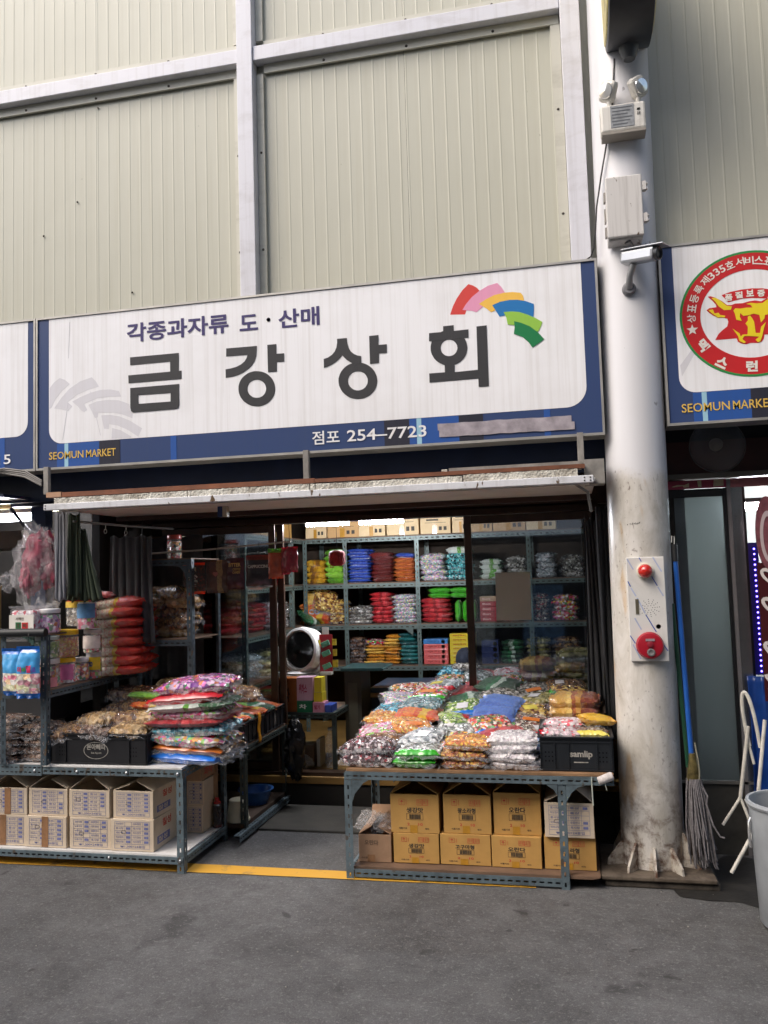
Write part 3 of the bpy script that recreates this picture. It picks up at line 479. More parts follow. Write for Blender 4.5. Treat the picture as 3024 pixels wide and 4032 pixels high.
for i, (x, z, a) in enumerate(((.303, 1.82, .2), (.316, 1.822, 1.2), (.326, 1.82, 2), (.338, 1.823, 1.2), (.349, 1.821, .6), (.36, 1.825, .1))):
    y = 4.67-math.sqrt(max(0, .1598**2-(x-PX(z))**2)); mk.tube([(x, y, z), (x+.008, y, z+.007), (x+.004*a, y, z-.004)], .0012, 5)
mk.build('pen_scribble', M_DARKSLOT, pil)
# drum-shaped lamp sign at the top
M_CHAR = plain('charcoal_drum', '2e3034', .4, var=.2, vscale=10); M_PALEY = dirty('yellowed_face', 'cdbf7a', '6f6442', .7, .45, .65, (14, 14, 14), .4)
dr = thing('round_drum_sign', (.435, 4.36, 4.36), 'dark round drum sign with yellowed face fixed high on the white pillar', 'drum sign')
q = MB().lathe([(.40, -.115), (.42, -.11), (.42, .11), (.40, .115)], (.435, 4.36, 4.79), (1, 0, 0), 64); q.build('drum_rim', M_CHAR, dr, smooth=True)
for sx in (-1, 1): MB().lathe([(.388, 0), (.38, .006), (.0, .012)], (.435+sx*.1155, 4.36, 4.79), (sx, 0, 0), 64, False).build('drum_face', M_PALEY, dr, smooth=True)
MB().lathe([(.055, .03), (.05, 0), (.032, -.045), (.03, -.05)], (.435, 4.46, 4.36), (0, 0, 1), 20).build('drum_bracket', plain('bracket_grey', '55585c', .45), dr, smooth=True)
# emergency light
M_IVORY = dirty('aged_ivory_plastic', 'd6d3cb', '7d756a', .6, .52, .8, (9, 9, 9), .4, streak=.3)
em = thing('emergency_light', (.385, 4.5, 3.9), 'twin-headed emergency light box with grey label on the white pillar', 'emergency light')
MB().box(.268, .5, 4.425, 4.515, 3.905, 4.055).build('housing', M_IVORY, em, bevel=.012)
MB().box(.272, .498, 4.42, 4.515, 3.888, 3.903).build('base_rail', plain('dirty_rail', '8d877e', .5), em, bevel=.003)
MB().box(.32, .44, 4.4225, 4.4248, 3.925, 4.045).build('spec_label', plain('grey_label', '8f9294', .4, var=.25, vscale=30), em)
tx = MB()
for k in range(6): tx.box(.327+.003*(k % 2), .432-.012*(k % 3), 4.4215, 4.4225, 4.028-.018*k, 4.034-.018*k)
tx.build('label_lines', plain('label_ink', '5c6064', .5), em)
sw = MB(); sw.box(.456, .472, 4.422, 4.4248, 4.006, 4.016); sw.box(.458, .462, 4.422, 4.4248, 3.98, 3.996); sw.box(.467, .471, 4.422, 4.4248, 3.98, 3.996); sw.build('switch', M_DARKSLOT, em)
M_LENS = NT('lamp_lens'); M_LENS.p(Base_Color=(.8, .8, .78, 1), Roughness=.08, Metallic=.6); M_LENS = M_LENS.m
for x, rz, wht in ((.318, .55, 1), (.468, -.6, 0)):
    d = Vector((sin(-rz), -cos(rz), -.25)).normalized(); u = Vector((cos(rz), sin(-rz)*-1, 0)); u = (u-d*u.dot(d)).normalized(); w_ = d.cross(u); c = Vector((x, 4.455, 4.145))
    hd = MB(); hd.obox(c, u*.085, w_*.11, d*.06); h = hd.build('lamp_head', M_IVORY, em, bevel=.02)
    MB().lathe([(.040, .031), (.036, .037), (.0, .041)], c, d, 24, False).build('lens', M_LENS, h, smooth=True)
    MB().tube([c-Vector((0, 0, .05)), (x, 4.465, 4.05)], .012, 10).build('lamp_neck', M_IVORY, em)
# grey junction box
jb = thing('junction_box', (.365, 4.5, 3.29), 'closed grey hinged junction box strapped to the white pillar', 'junction box')
M_JB = dirty('grey_box_paint', 'c9c6c2', '6f675d', .6, .55, .8, (5, 5, 5), .42, streak=.4, spots=.1)
MB().box(.277, .452, 4.42, 4.53, 3.31, 3.64).build('body', M_JB, jb, bevel=.006); MB().box(.272, .457, 4.395, 4.418, 3.318, 3.645).build('door', M_JB, jb, bevel=.006)
for z in (3.39, 3.56): hg = MB(); hg.box(.4575, .478, 4.40, 4.435, z, z+.045); hg.box(.480, .486, 4.405, 4.43, z+.005, z+.012); hg.box(.480, .486, 4.405, 4.43, z+.03, z+.038); hg.build('hinge', M_JB, jb)
for z in (3.33, 3.52): MB().box(.262, .2715, 4.405, 4.44, z, z+.05).build('latch', plain('latch_grey', '9a958e', .45), jb)
MB().box(.264, .2715, 4.43, 4.47, 3.42, 3.49).build('side_plate', plain('latch_grey', '9a958e', .45), jb)
# cctv
M_SILV = plain('silver_paint', 'b9bcc0', .28, metal=.5, var=.1); M_DKPL = plain('dark_plastic', '26272a', .3)
cc = thing('security_camera', (.377, 4.5, 3.06), 'silver bullet security camera on a bracket, looking right from the pillar', 'security camera')
d = Vector((.80, -.55, -.14)).normalized(); u = Vector((.55, .80, 0)).normalized(); w_ = u.cross(d); 
if w_.z < 0: w_ = -w_
c = Vector((.425, 4.40, 3.205))
MB().obox(c, d*.19, u*.072, w_*.066).build('housing', M_SILV, cc, bevel=.014)
MB().obox(c+w_*.038+d*.03, d*.24, u*.082, w_*.007).build('sun_hood', M_SILV, cc, bevel=.003)
MB().lathe([(.032, 0), (.034, .02), (.03, .022), (.02, .01)], c+d*.094, d, 20).build('lens', M_DKPL, cc, smooth=True)
MB().tube([c-w_*.035-d*.03, (.377, 4.44, 3.12), (.374, 4.47, 3.09), (.374, 4.49, 3.075)], [.018, .016, .018, .02], 14).build('bracket_arm', plain('bracket_metal', '9a9b9c', .35, metal=.5), cc, smooth=True)
MB().lathe([(.036, 0), (.036, .018), (.026, .03)], (.374, 4.512, 3.07), (0, -1, 0), 20).build('bracket_base', plain('bracket_plate', '77777a', .5), cc, smooth=True)
# cables on the pillar
M_CABLE = plain('black_cable', '1b1a1c', .4)
tag(MB().tube([(.362, 4.515, 4.36), (.352, 4.512, 4.25), (.345, 4.51, 4.15), (.335, 4.52, 4.08), (.31, 4.53, 3.95), (.292, 4.52, 3.86), (.262, 4.54, 3.72), (.232, 4.55, 3.56), (.218, 4.56, 3.42), (.208, 4.57, 3.34), (.19, 4.585, 3.30), (.165, 4.60, 3.29)], .0045, 8).build('power_cable', M_CABLE, smooth=True, origin=(.165, 4.6, 3.29)), 'black cable running down the left side of the white pillar', 'cable')
tag(MB().tube([(.19, 4.585, 3.285), (.1, 4.60, 3.29), (-.05, 4.62, 3.28), (-.25, 4.66, 3.277), (-.32, 4.72, 3.276)], .0035, 8).build('power_cable', M_CABLE, smooth=True, origin=(-.3, 4.7, 3.276)), 'thin black cable lying along the top edge of the shop sign', 'cable')
tag(MB().tube([(.365, 4.47, 3.312), (.385, 4.43, 3.305), (.40, 4.42, 3.27), (.405, 4.43, 3.245)], .006, 8).build('camera_cable', M_CABLE, smooth=True, origin=(.39, 4.45, 3.25)), 'short black cable between junction box and security camera', 'cable')
# fire alarm panel
al = thing('fire_alarm_panel', (.38, 4.52, 1.11), 'white fire alarm panel with red lamp and red call button on the pillar', 'fire alarm')
M_ALP = dirty('alarm_panel_paint', 'd2d0cc', '8f887c', .4, .5, .8, (5, 5, 5), .35)
MB().box(.287, .474, 4.495, 4.53, 1.113, 1.647).build('panel', M_ALP, al, bevel=.003)
c = (.378, 4.495, 1.575); MB().lathe([(.042, 0), (.042, .012), (.038, .014)], c, (0, -1, 0), 28).build('lamp_ring', plain('cream_ring', 'd8d2bd', .4), al, smooth=True)
lt = NT('red_lens'); lt.p(Base_Color=srgb('b8281f'), Roughness=.15, Coat_Weight=.6); MB().lathe([(.037, .010), (.036, .025), (.03, .042), (.018, .053), (0, .057)], c, (0, -1, 0), 28, False).build('lamp_dome', lt.m, al, smooth=True)
c = (.382, 4.495, 1.195); M_CALL = plain('red_call_point', 'a3182a', .35, var=.15)
cb_ = MB().lathe([(.066, 0), (.069, .012), (.062, .03), (.045, .035), (0, .036)], c, (0, -1, 0), 36, False).build('call_button', M_CALL, al, smooth=True)
MB().box(.360, .404, 4.456, 4.462, 1.219, 1.231).build('button_plate', plain('grey_plate', '9b8f94', .4), cb_)
MB().lathe([(.014, .034), (.016, .043), (.008, .046), (0, .046)], (.381, 4.495, 1.203), (0, -1, 0), 18, False).build('push_knob', plain('dull_red', '8e2433', .4), cb_, smooth=True)
MB().lathe([(.020, .034), (.020, .039), (.014, .041), (0, .036)], (.384, 4.495, 1.162), (0, -1, 0), 20, False).build('phone_jack', plain('jack_grey', '6f6c6c', .35), cb_, smooth=True)
ho = MB()
for k in range(12):
    for r in (.014, .026, .037, .048):
        if r < .02 and k % 2: continue
        a = 2*pi*k/12+.1; ho.lathe([(.0022, 0)], (.392+r*cos(a), 4.4946, 1.385+r*.92*sin(a)), (0, -1, 0), 7)
ho.build('speaker_holes', M_DARKSLOT, al); MB().box(.322, .338, 4.492, 4.4945, 1.355, 1.432).build('nameplate', plain('bronze_plate', '5b5648', .4), al)
MB().lathe([(.012, 0)], (.43, 4.4945, 1.29), (0, -1, 0), 12).build('key_hole', plain('steel_grey', '55585c', .5), al)
M_FILM = plain('blue_film_print', '3f5aa6', .4); M_FILML = plain('pale_film_print', 'a9b3d0', .4); f1 = MB(); f2 = MB(); yf = 4.4944
def stroke(mb, a, b, w): mb.bar((a[0], yf, a[1]), (b[0], yf, b[1]), w, .0004, (0, 1, 0))
for a, b in (((.352, 1.645), (.362, 1.625)), ((.402, 1.56), (.435, 1.498)), ((.290, 1.525), (.302, 1.497)), ((.370, 1.352), (.418, 1.262)), ((.288, 1.245), (.312, 1.205)), ((.448, 1.2), (.470, 1.165))): stroke(f1, a, b, .005); f1.build('film_stripe', M_FILM, al); f1 = MB()
for a, b in (((.304, 1.49), (.327, 1.447)), ((.332, 1.438), (.368, 1.358)), ((.437, 1.492), (.462, 1.445)), ((.42, 1.645), (.46, 1.57)), ((.292, 1.64), (.32, 1.585)), ((.315, 1.335), (.345, 1.275)), ((.30, 1.2), (.335, 1.125))): stroke(f2, a, b, .0065); f2.build('film_stripe', M_FILML, al); f2 = MB()
# mop and second pole leaning behind the pillar
mp = thing('mop', (.59, 4.55, .06), 'string mop with blue handle and grey strands leaning by the pillar', 'mop')
a, b = Vector((.541, 4.585, 1.62)), Vector((.561, 4.545, .62))
MB().tube([a, b], .0125, 14).build('handle', plain('blue_handle', '1f56a6', .35), mp, smooth=True)
MB().tube([a+(a-b)*.09, a], .0155, 14).build('grip', plain('black_grip', '17181a', .5), mp, smooth=True)
MB().tube([a+(a-b)*.08, a+(a-b)*.13+Vector((.004, 0, 0)), a+(a-b)*.135+Vector((-.008, 0, 0)), a+(a-b)*.10+Vector((-.012, 0, 0))], .0025, 6).build('hanging_loop', plain('white_wire', 'c9c7c2', .4), mp)
MB().lathe([(.016, .12), (.022, .07), (.034, .0), (.032, -.015)], (.565, 4.545, .525), (0, -.05, 1), 16).build('clamp', plain('old_brass', '6e623c', .4, metal=.5, var=.4, vscale=30), mp, smooth=True)
MB().tube([(.578, 4.53, .70), (.588, 4.522, .62), (.592, 4.52, .56), (.588, 4.52, .51)], .0035, 6).build('clamp_wire', plain('worn_wire', 'b8b39a', .35, metal=.6), mp)
sm = MB()
for i in range(95):
    a = R.uniform(0, 2*pi); r = .034*math.sqrt(R.random()); x, y = .567+r*cos(a), 4.545+r*sin(a); L = R.uniform(.28, .42); e = R.uniform(.6, 1.9); s_ = R.uniform(-.015, .03)
    pts = [(x, y, .52), (x+r*cos(a)*e*.3+.004, y+r*sin(a)*e*.3, .52-L*.25), (x+r*cos(a)*e*.5+.008+s_*.4, y+r*sin(a)*e*.4, .52-L*.6), (x+r*cos(a)*e*.45+.014+s_, y+r*sin(a)*e*.7, .52-L), (x+r*cos(a)*e*.4+.018+s_*1.3, y+r*sin(a)*.6, .52-L-.02)]
    sm.tube([Vector(p)+Vector((noise.noise((i, k, 1))*.008, noise.noise((i, k, 5))*.008, 0)) for k, p in enumerate(pts)], .0042, 5)
sm.tube([(.595, 4.53, .5), (.622, 4.51, .44), (.615, 4.51, .40), (.64, 4.5, .30), (.67, 4.5, .245), (.69, 4.5, .24)], .0045, 5)
sm.build('strands', plain('grey_mop_yarn', '716d6f', .9, var=.3, vscale=60), mp, smooth=True)
pg = thing('pole', (.535, 4.6, .06), 'dark green pole standing between the white pillar and the mop', 'pole')
MB().tube([(.517, 4.62, 1.4), (.548, 4.60, .56)], .011, 10).build('shaft', plain('green_pole', '1f4a34', .4), pg, smooth=True)
MB().tube([(.548, 4.60, .56), (.556, 4.60, .45), (.575, 4.6, .13)], [.011, .016, .05], 12).build('worn_broom', plain('brown_bristle', '41342b', .9, var=.3, vscale=50, bump=.6), pg, smooth=True)

# ================================================================== right-hand shop
rsx = thing('neighbour_shopfront', (1.2, 5.0, 0), 'right neighbouring shopfront with frosted glass door and dark red timber header', 'shopfront')
M_DRED = plain('dark_red_timber', '3b1712', .6, var=.3)
MB().box(.45, 4, 4.96, 5.05, 2.115, 2.30).build('header', M_DRED, rsx); MB().box(.45, 4, 4.93, 5.04, 2.085, 2.113).build('header_trim', plain('dull_trim', '5d574e', .5), rsx)
MB().box(.45, 4, 4.98, 5.05, 2.30, 2.75).build('upper_board', plain('black_board', '111113', .7), rsx)
MB().box(.45, .935, 5.0, 5.04, .0, .39).build('kick_plate', dirty('dark_kick', '45423c', '201d1a', .7, .4, .7, (5, 5, 5), .7), rsx)
MB().box(.45, .935, 4.985, 5.0, .385, .40).build('sill', plain('grey_sill', '6b6862', .5), rsx)
gl = NT('frosted_glass'); gv = gl.coord(); gl.p(Base_Color=gl.mix(gl.noise(gl.scale(gv, (3, 1, .8)), 1, 4), srgb('7e8a8c'), srgb('9aa6a6')), Roughness=.5, Transmission_Weight=.65, IOR=1.1, Specular_IOR_Level=.5, Coat_Weight=.5, Coat_Roughness=.05)
pn = MB().box(.45, .87, 5.012, 5.02, .40, 2.0).build('glass_pane', gl.m, rsx)
M_STL = plain('stainless', '9a9a98', .22, metal=.9, var=.15); M_BLK = plain('black_seal', '0e0f11', .5)
MB().box(.866, .884, 4.995, 5.03, .40, 2.03).build('seal', M_BLK, rsx); MB().box(.885, .905, 4.985, 5.04, .0, 2.08).build('door_stile', plain('dull_stile', '8b8786', .35, metal=.4), rsx)
MB().box(.905, .965, 4.99, 5.05, .0, 2.08).build('mirror_stile', M_STL, rsx)
MB().box(.45, .87, 4.998, 5.03, 1.985, 2.03).build('door_rail', M_BLK, rsx)
M_PINK = plain('crimson_print', '93314a', .45, var=.2); ps = MB().box(.45, .885, 4.988, 4.998, 2.033, 2.08).build('crimson_strip', M_PINK, rsx)
yk = 4.9865; M_STC = plain('strip_cream', 'b9a98c', .5)
MB().prism([(.59, 2.048), (.62, 2.058), (.66, 2.055), (.685, 2.066), (.685, 2.042), (.655, 2.042), (.65, 2.05), (.60, 2.046)], yk, 4.988).build('strip_lettering', M_STC, ps); MB().prism([(.735, 2.042), (.752, 2.042), (.752, 2.078), (.73, 2.074)], yk, 4.988).build('strip_lettering', M_STC, ps)
MB().prism([(.815, 2.04), (.87, 2.042), (.87, 2.076), (.82, 2.078)], yk, 4.988).build('strip_lettering', M_STC, ps)
MB().box(.906, 1.4, 4.985, 4.995, 2.03, 2.08).build('pink_strip', plain('pale_pink', '9c5f62', .5), rsx)
ib = MB(); ib.box(.62, 3.5, 7.4, 7.45, 0, 2.7); ib.build('inner_wall', plain('pale_inner_wall', 'b9bcb4', .6), rsx)
MB().box(.45, 3.5, 5.05, 7.4, 2.45, 2.5).build('inner_ceiling', M_SHELL, rsx)
MB().box(.965, 1.02, 5.2, 5.3, 0, 2.05).build('inner_post', plain('dark_post', '252321', .5), rsx)
MB().box(1.10, 1.16, 6.2, 6.5, 0, 1.7).build('grey_cabinet', plain('grey_cabinet', '57544e', .5), rsx)
def tube_lamp(name, a, b, label, group=None, st=9, r=.022, fix=True):
    t = thing(name, a, label, 'lamp', group); a, b = Vector(a), Vector(b)
    MB().tube([a, b], r, 14).build('glowing_tube', M_TUBE, t, smooth=True)
    if fix: MB().bar(a+Vector((0, 0, .045)), b+Vector((0, 0, .045)), .09, .03).build('fixture', plain('lamp_fixture', 'a9a79f', .4), t)
    return t
M_TUBE = emit('fluorescent', 'f4f6ff', 175)
tube_lamp('tube_lamp', (1.13, 6.0, 1.975), (2.1, 6.0, 1.972), 'glowing fluorescent tube inside the right neighbouring shop', st=9)
dm = thing('dome_lamp', (.838, 4.93, 2.1), 'unlit clear plastic dome lamp under the right neighbouring shop sign', 'lamp')
dgl = NT('clear_dome'); dgl.p(Base_Color=(.55, .55, .55, 1), Roughness=.08, Alpha=.14, Specular_IOR_Level=.8)
MB().lathe([(.148, 0), (.14, .03), (.118, .055), (.08, .075), (.04, .085), (0, .088)], (.838, 4.925, 2.262), (0, -1, -.12), 40, False).build('dome', dgl.m, dm, smooth=True)
MB().tube([(.838+.149*cos(k*pi/24), 4.923, 2.262+.149*sin(k*pi/24)) for k in range(49)], .0025, 6, False).build('rim', plain('dome_rim', '5a5a5a', .3), dm)
MB().lathe([(.038, 0), (.034, .03), (.02, .04), (0, .042)], (.832, 4.928, 2.268), (0, -1, 0), 20, False).build('socket', plain('dusty_socket', '6b6258', .7), dm, smooth=True)
# purple LED strip, hanging red and white sign strip, blue tarpaulin
le = thing('led_strip', (1.055, 5.25, .9), 'vertical strip of glowing purple lamps in the right neighbouring shop', 'led strip')
MB().box(1.03, 1.085, 5.25, 5.26, .95, 1.72).build('backing', plain('purple_backing', '4034a8', .3), le)
M_LED = emit('purple_led', '7a62ff', 6)
for i in range(24): MB().lathe([(.0055, 0), (0, .004)], (1.062, 5.249, .97+i*.031), (0, -1, 0), 8, False).build('led', M_LED, le)
hs = thing('hanging_sign', (1.07, 4.83, .9), 'tall dark red hanging sign with white curly lettering at the right edge', 'sign')
MB().box(.99, 1.16, 4.84, 4.85, .86, 1.60).build('panel', plain('dark_red_panel', '431318', .35), hs)
MB().prism(ell(1.055, 1.76, .062, .20, 36), 4.835, 4.85).build('oval_plate', plain('rose_plate', '7d4a52', .3, var=.3, vscale=20), hs)
MB().ring(ell(1.055, 1.74, .042, .14, 36), ell(1.055, 1.74, .026, .11, 36), 4.832, 4.8345).build('oval_border', plain('pale_border', 'b9a9aa', .4), hs)
hx = MB()
for k, zc in enumerate((1.52, 1.36, 1.12, .96)):
    pts = [(1.035+.035*cos(a*1.3+k)*(1-.12*a), 4.836, zc+.05*sin(a+k*.7)*(1-.10*a)) for a in [i*.35 for i in range(15)]]; hx.tube(pts, [.011-.0004*i for i in range(15)], 8); hx.v = [(a_, 4.836+(b_-4.836)*.12, c_) for a_, b_, c_ in hx.v]
hx.build('curly_lettering', plain('lettering_white', 'd8cfcb', .4), hs)
M_TARP = plain('blue_tarpaulin', '183f88', .35, var=.2, vscale=8, bump=.3, bscale=14)
def drape(x0, x1, y, z0, z1, amp, k, seed, nu=40, nv=24, flare=0):
    mb = MB(); mb.grid(lambda u, v: (x0+(x1-x0)*u+flare*(1-v)*(u-.5)+.01*noise.noise((u*5, v*3, seed)), y+amp*sin(u*k+noise.noise((u*3, v*2, seed))*2.2)*(.6+.4*(1-v))+.015*noise.noise((u*6, v*4, seed+9)), z0+(z1-z0)*v), nu, nv); return mb
tp = drape(.925, 1.25, 4.93, .12, .98, .03, 16, 4.4); tag(tp.build('tarpaulin', M_TARP, smooth=True, origin=(1.08, 4.93, .12), solid=.003), 'blue tarpaulin draped at the right edge behind the white folding frame', 'tarpaulin')
fc = thing('folding_chair', (.80, 4.66, 0), 'folded white tubular metal chair frame leaning beside the grey bin', 'folding chair')
M_WT = plain('white_tube', 'c4c0b6', .35, var=.15, vscale=20)
def smooth_path(p, k=6):
    p = [Vector(q) for q in p]; out = []
    for i in range(len(p)-1):
        a, b, c_, d_ = p[max(i-1, 0)], p[i], p[i+1], p[min(i+2, len(p)-1)]
        for j in range(k):
            t = j/k; out.append(.5*((2*b)+(c_-a)*t+(2*a-5*b+4*c_-d_)*t*t+(3*b-a-3*c_+d_)*t**3))
    return out+[p[-1]]
MB().tube(smooth_path([(.862, 4.66, .66), (.842, 4.66, .80), (.838, 4.655, .90), (.850, 4.65, .935), (.870, 4.64, .90), (.89, 4.63, .80), (.905, 4.62, .66)]), .0095, 10).build('back_frame', M_WT, fc, smooth=True)
MB().tube([(.86, 4.655, .76), (.80, 4.64, .41), (.795, 4.64, .395)], .0095, 10).build('leg', M_WT, fc, smooth=True)
MB().tube([(.80, 4.64, .405), (.70, 4.60, .275)], .0075, 10).build('leg', M_WT, fc, smooth=True)
MB().tube([(.935, 4.62, .80), (.86, 4.58, .34), (.84, 4.56, .26), (.715, 4.52, .065)], .0095, 10).build('leg', M_WT, fc, smooth=True)
MB().tube([(.80, 4.64, .40), (.842, 4.60, .26), (.90, 4.58, .10)], .0075, 10).build('brace', M_WT, fc, smooth=True); MB().tube([(.82, 4.63, .40), (.87, 4.62, .29)], .0075, 10).build('brace', M_WT, fc, smooth=True)
MB().tube([(.845, 4.66, .74), (.878, 4.66, .57)], .0075, 10).build('brace', M_WT, fc, smooth=True)
bk = thing('waste_bin', (.92, 4.06, 0), 'pale grey round plastic bin with rolled rim cut off by the right edge', 'bin')
M_BIN = plain('grey_bin_plastic', '94989b', .35, var=.12)
q = MB().lathe([(0, .015), (.165, .015), (.168, .02), (.19, .53), (.184, .53), (.163, .025), (0, .025)], (.922, 4.06, 0), (0, 0, 1), 48, False); q.build('body', M_BIN, bk, smooth=True)
MB().lathe([(.186, .525), (.198, .525), (.202, .535), (.198, .546), (.186, .546), (.183, .535), (.186, .525)], (.922, 4.06, 0), (0, 0, 1), 48, False).build('rim', M_BIN, bk, smooth=True)
MB().tube([(.736, 4.05, .47), (.726, 4.045, .45), (.724, 4.045, .38), (.728, 4.05, .34)], .006, 8).build('handle', plain('bright_handle', 'd5d6d6', .2, metal=.7), bk, smooth=True)

# ================================================================== left neighbour
ln = thing('neighbour_stall', (-4.2, 5.2, 0), 'dark left neighbouring stall with navy beam and post under its sign', 'stall')
M_NAVY2 = plain('navy_paint', '172a4c', .45, var=.2)
MB().box(-3.56, -3.45, 4.98, 5.06, 0, 2.3).build('post', M_NAVY2, ln); MB().box(-3.66, -3.30, 4.9, 4.97, 2.125, 2.32).build('beam', plain('blackish_navy', '0b1222', .5), ln)
MB().tube([(-3.66, 4.9, 2.12), (-3.58, 4.96, 1.98), (-3.53, 5.02, 1.9)], .012).build('strut', plain('blackish_navy', '0b1222', .5), ln)
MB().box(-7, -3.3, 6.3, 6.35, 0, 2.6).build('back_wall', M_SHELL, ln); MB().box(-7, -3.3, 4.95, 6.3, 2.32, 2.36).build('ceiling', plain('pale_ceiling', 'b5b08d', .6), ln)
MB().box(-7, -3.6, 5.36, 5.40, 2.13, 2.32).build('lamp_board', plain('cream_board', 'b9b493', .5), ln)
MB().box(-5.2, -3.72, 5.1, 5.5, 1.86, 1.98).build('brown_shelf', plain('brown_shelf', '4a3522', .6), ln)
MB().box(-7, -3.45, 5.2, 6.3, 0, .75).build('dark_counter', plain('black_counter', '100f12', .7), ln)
for x in (-3.86, -3.62): MB().tube([(x, 4.75, .6), (x, 4.75, 1.58), (x+.01, 4.75, 1.6)], .005, 6).build('brass_rod', plain('dull_brass', '6e5a34', .4, metal=.7), ln)
tube_lamp('tube_lamp', (-4.4, 5.28, 2.085), (-3.66, 5.28, 2.085), 'glowing fluorescent tube in the left neighbouring stall', st=9)
# pink clothing in clear bags
def lump(mb, c, rx, ry, rz, seed, amp=.25, fr=2.2, nu=28, nv=18):
    def f(u, v):
        a, b = 2*pi*u, pi*(v-.5); d = Vector((cos(a)*cos(b), sin(a)*cos(b), sin(b))); k = 1+amp*noise.noise(d*fr+Vector((seed, 0, 0)))+.4*amp*noise.noise(d*fr*3+Vector((0, seed, 0)))
        return (c[0]+rx*d.x*k, c[1]+ry*d.y*k, c[2]+rz*d.z*k)
    return mb.grid(f, nu, nv)
def film(name, col=(.9, .9, .92, 1), a=.12):
    t = NT(name); v = t.coord(); n_ = t.noise(v, 22, 5, .6, 1.2); t.p(Base_Color=col, Roughness=.1, Specular_IOR_Level=.9, Normal=t.bump(n_, 1.0, .02), Alpha=t.ramp(n_, [(.35, g1(a*.5)), (.8, g1(a*2.2))])); return t.m
M_FILM_CLR = film('clear_film')
pk = thing('bagged_garment', (-3.33, 4.72, 1.35), 'crumpled crimson garment in a clear plastic bag hanging left of the green curtain', 'bagged garment')
mb = MB(); lump(mb, (-3.33, 4.74, 1.78), .10, .08, .15, 3, .5); lump(mb, (-3.40, 4.74, 1.64), .055, .05, .11, 5, .6); lump(mb, (-3.26, 4.76, 1.68), .08, .05, .10, 8, .5)
mb.build('garment', plain('crimson_cloth', '8c2440', .6, var=.3), pk, smooth=True)
lump(MB(), (-3.32, 4.72, 1.69), .16, .11, .28, 6, .35, 2.6, 48, 30).build('clear_bag', M_FILM_CLR, pk, smooth=True)
for x, z, c, r, lb in ((-3.52, 1.38, '9a2230', .035, 'small red cloth scrap in the dark left neighbouring stall'), (-3.42, 1.30, '35504a', .075, 'dark green crumpled cloth bundle in the left neighbouring stall')):
    tag(lump(MB(), (x, 4.85, z), r*1.3, r, r, x, .6).build('cloth_bundle', plain('cloth_'+c, c, .8, var=.3), smooth=True, origin=(x, 4.85, z-r)), lb, 'cloth')
tag(lump(MB(), (-3.62, 4.8, 1.62), .06, .05, .05, 2, .6).build('clear_bag', M_FILM_CLR, smooth=True, origin=(-3.62, 4.8, 1.57)), 'crumpled clear plastic bag in the dark left neighbouring stall', 'plastic bag')
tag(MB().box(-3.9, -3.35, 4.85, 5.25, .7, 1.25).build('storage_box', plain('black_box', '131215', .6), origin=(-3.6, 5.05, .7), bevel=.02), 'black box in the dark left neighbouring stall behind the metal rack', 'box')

# ================================================================== buildings across the lane (seen only as reflections)
ob = thing('opposite_building', (-1, -3.4, 0), 'pale building across the lane with a dark shop opening, mirrored in the window panes', 'building')
M_OPW = dirty('opposite_wall', '8c8a80', '6b665c', .5)
o_ = MB(); o_.box(-14, 14, -3.6, -3.4, 2.5, 7.5); o_.build('wall', M_OPW, ob)
MB().box(-14, 14, -5.0, -4.9, 0, 2.5).build('shop_back', plain('opposite_dark', '3a3c40', .8), ob)
for i, (x, c) in enumerate(((-4.5, '6a7f9a'), (-3.4, '8a5a50'), (-2.2, 'b8b4a8'), (-.9, '54708a'), (.3, 'a08a70'), (1.5, '7a3a40'))):
    MB().box(x, x+.75, -4.6, -4.4, .2, 1.3+.25*(i % 3)).build('goods_panel', plain('goods_'+c, c, .6, var=.4, vscale=9), ob)
MB().box(-7, 7, -3.7, -3.39, 2.2, 2.5).build('sign_band', V['white'], ob)
ar = thing('added_shade_roof', (4.5, .6, 7.6), 'unseen opaque sheet added high over the right half of the lane for shade', 'roof')  # unseen slab added overhead to darken the right wall and interior
MB().box(2.4, 9, -3.4, 4.7, 7.6, 7.65).build('shade_sheet', plain('shade_sheet_grey', '7c7d7a', .6), ar)
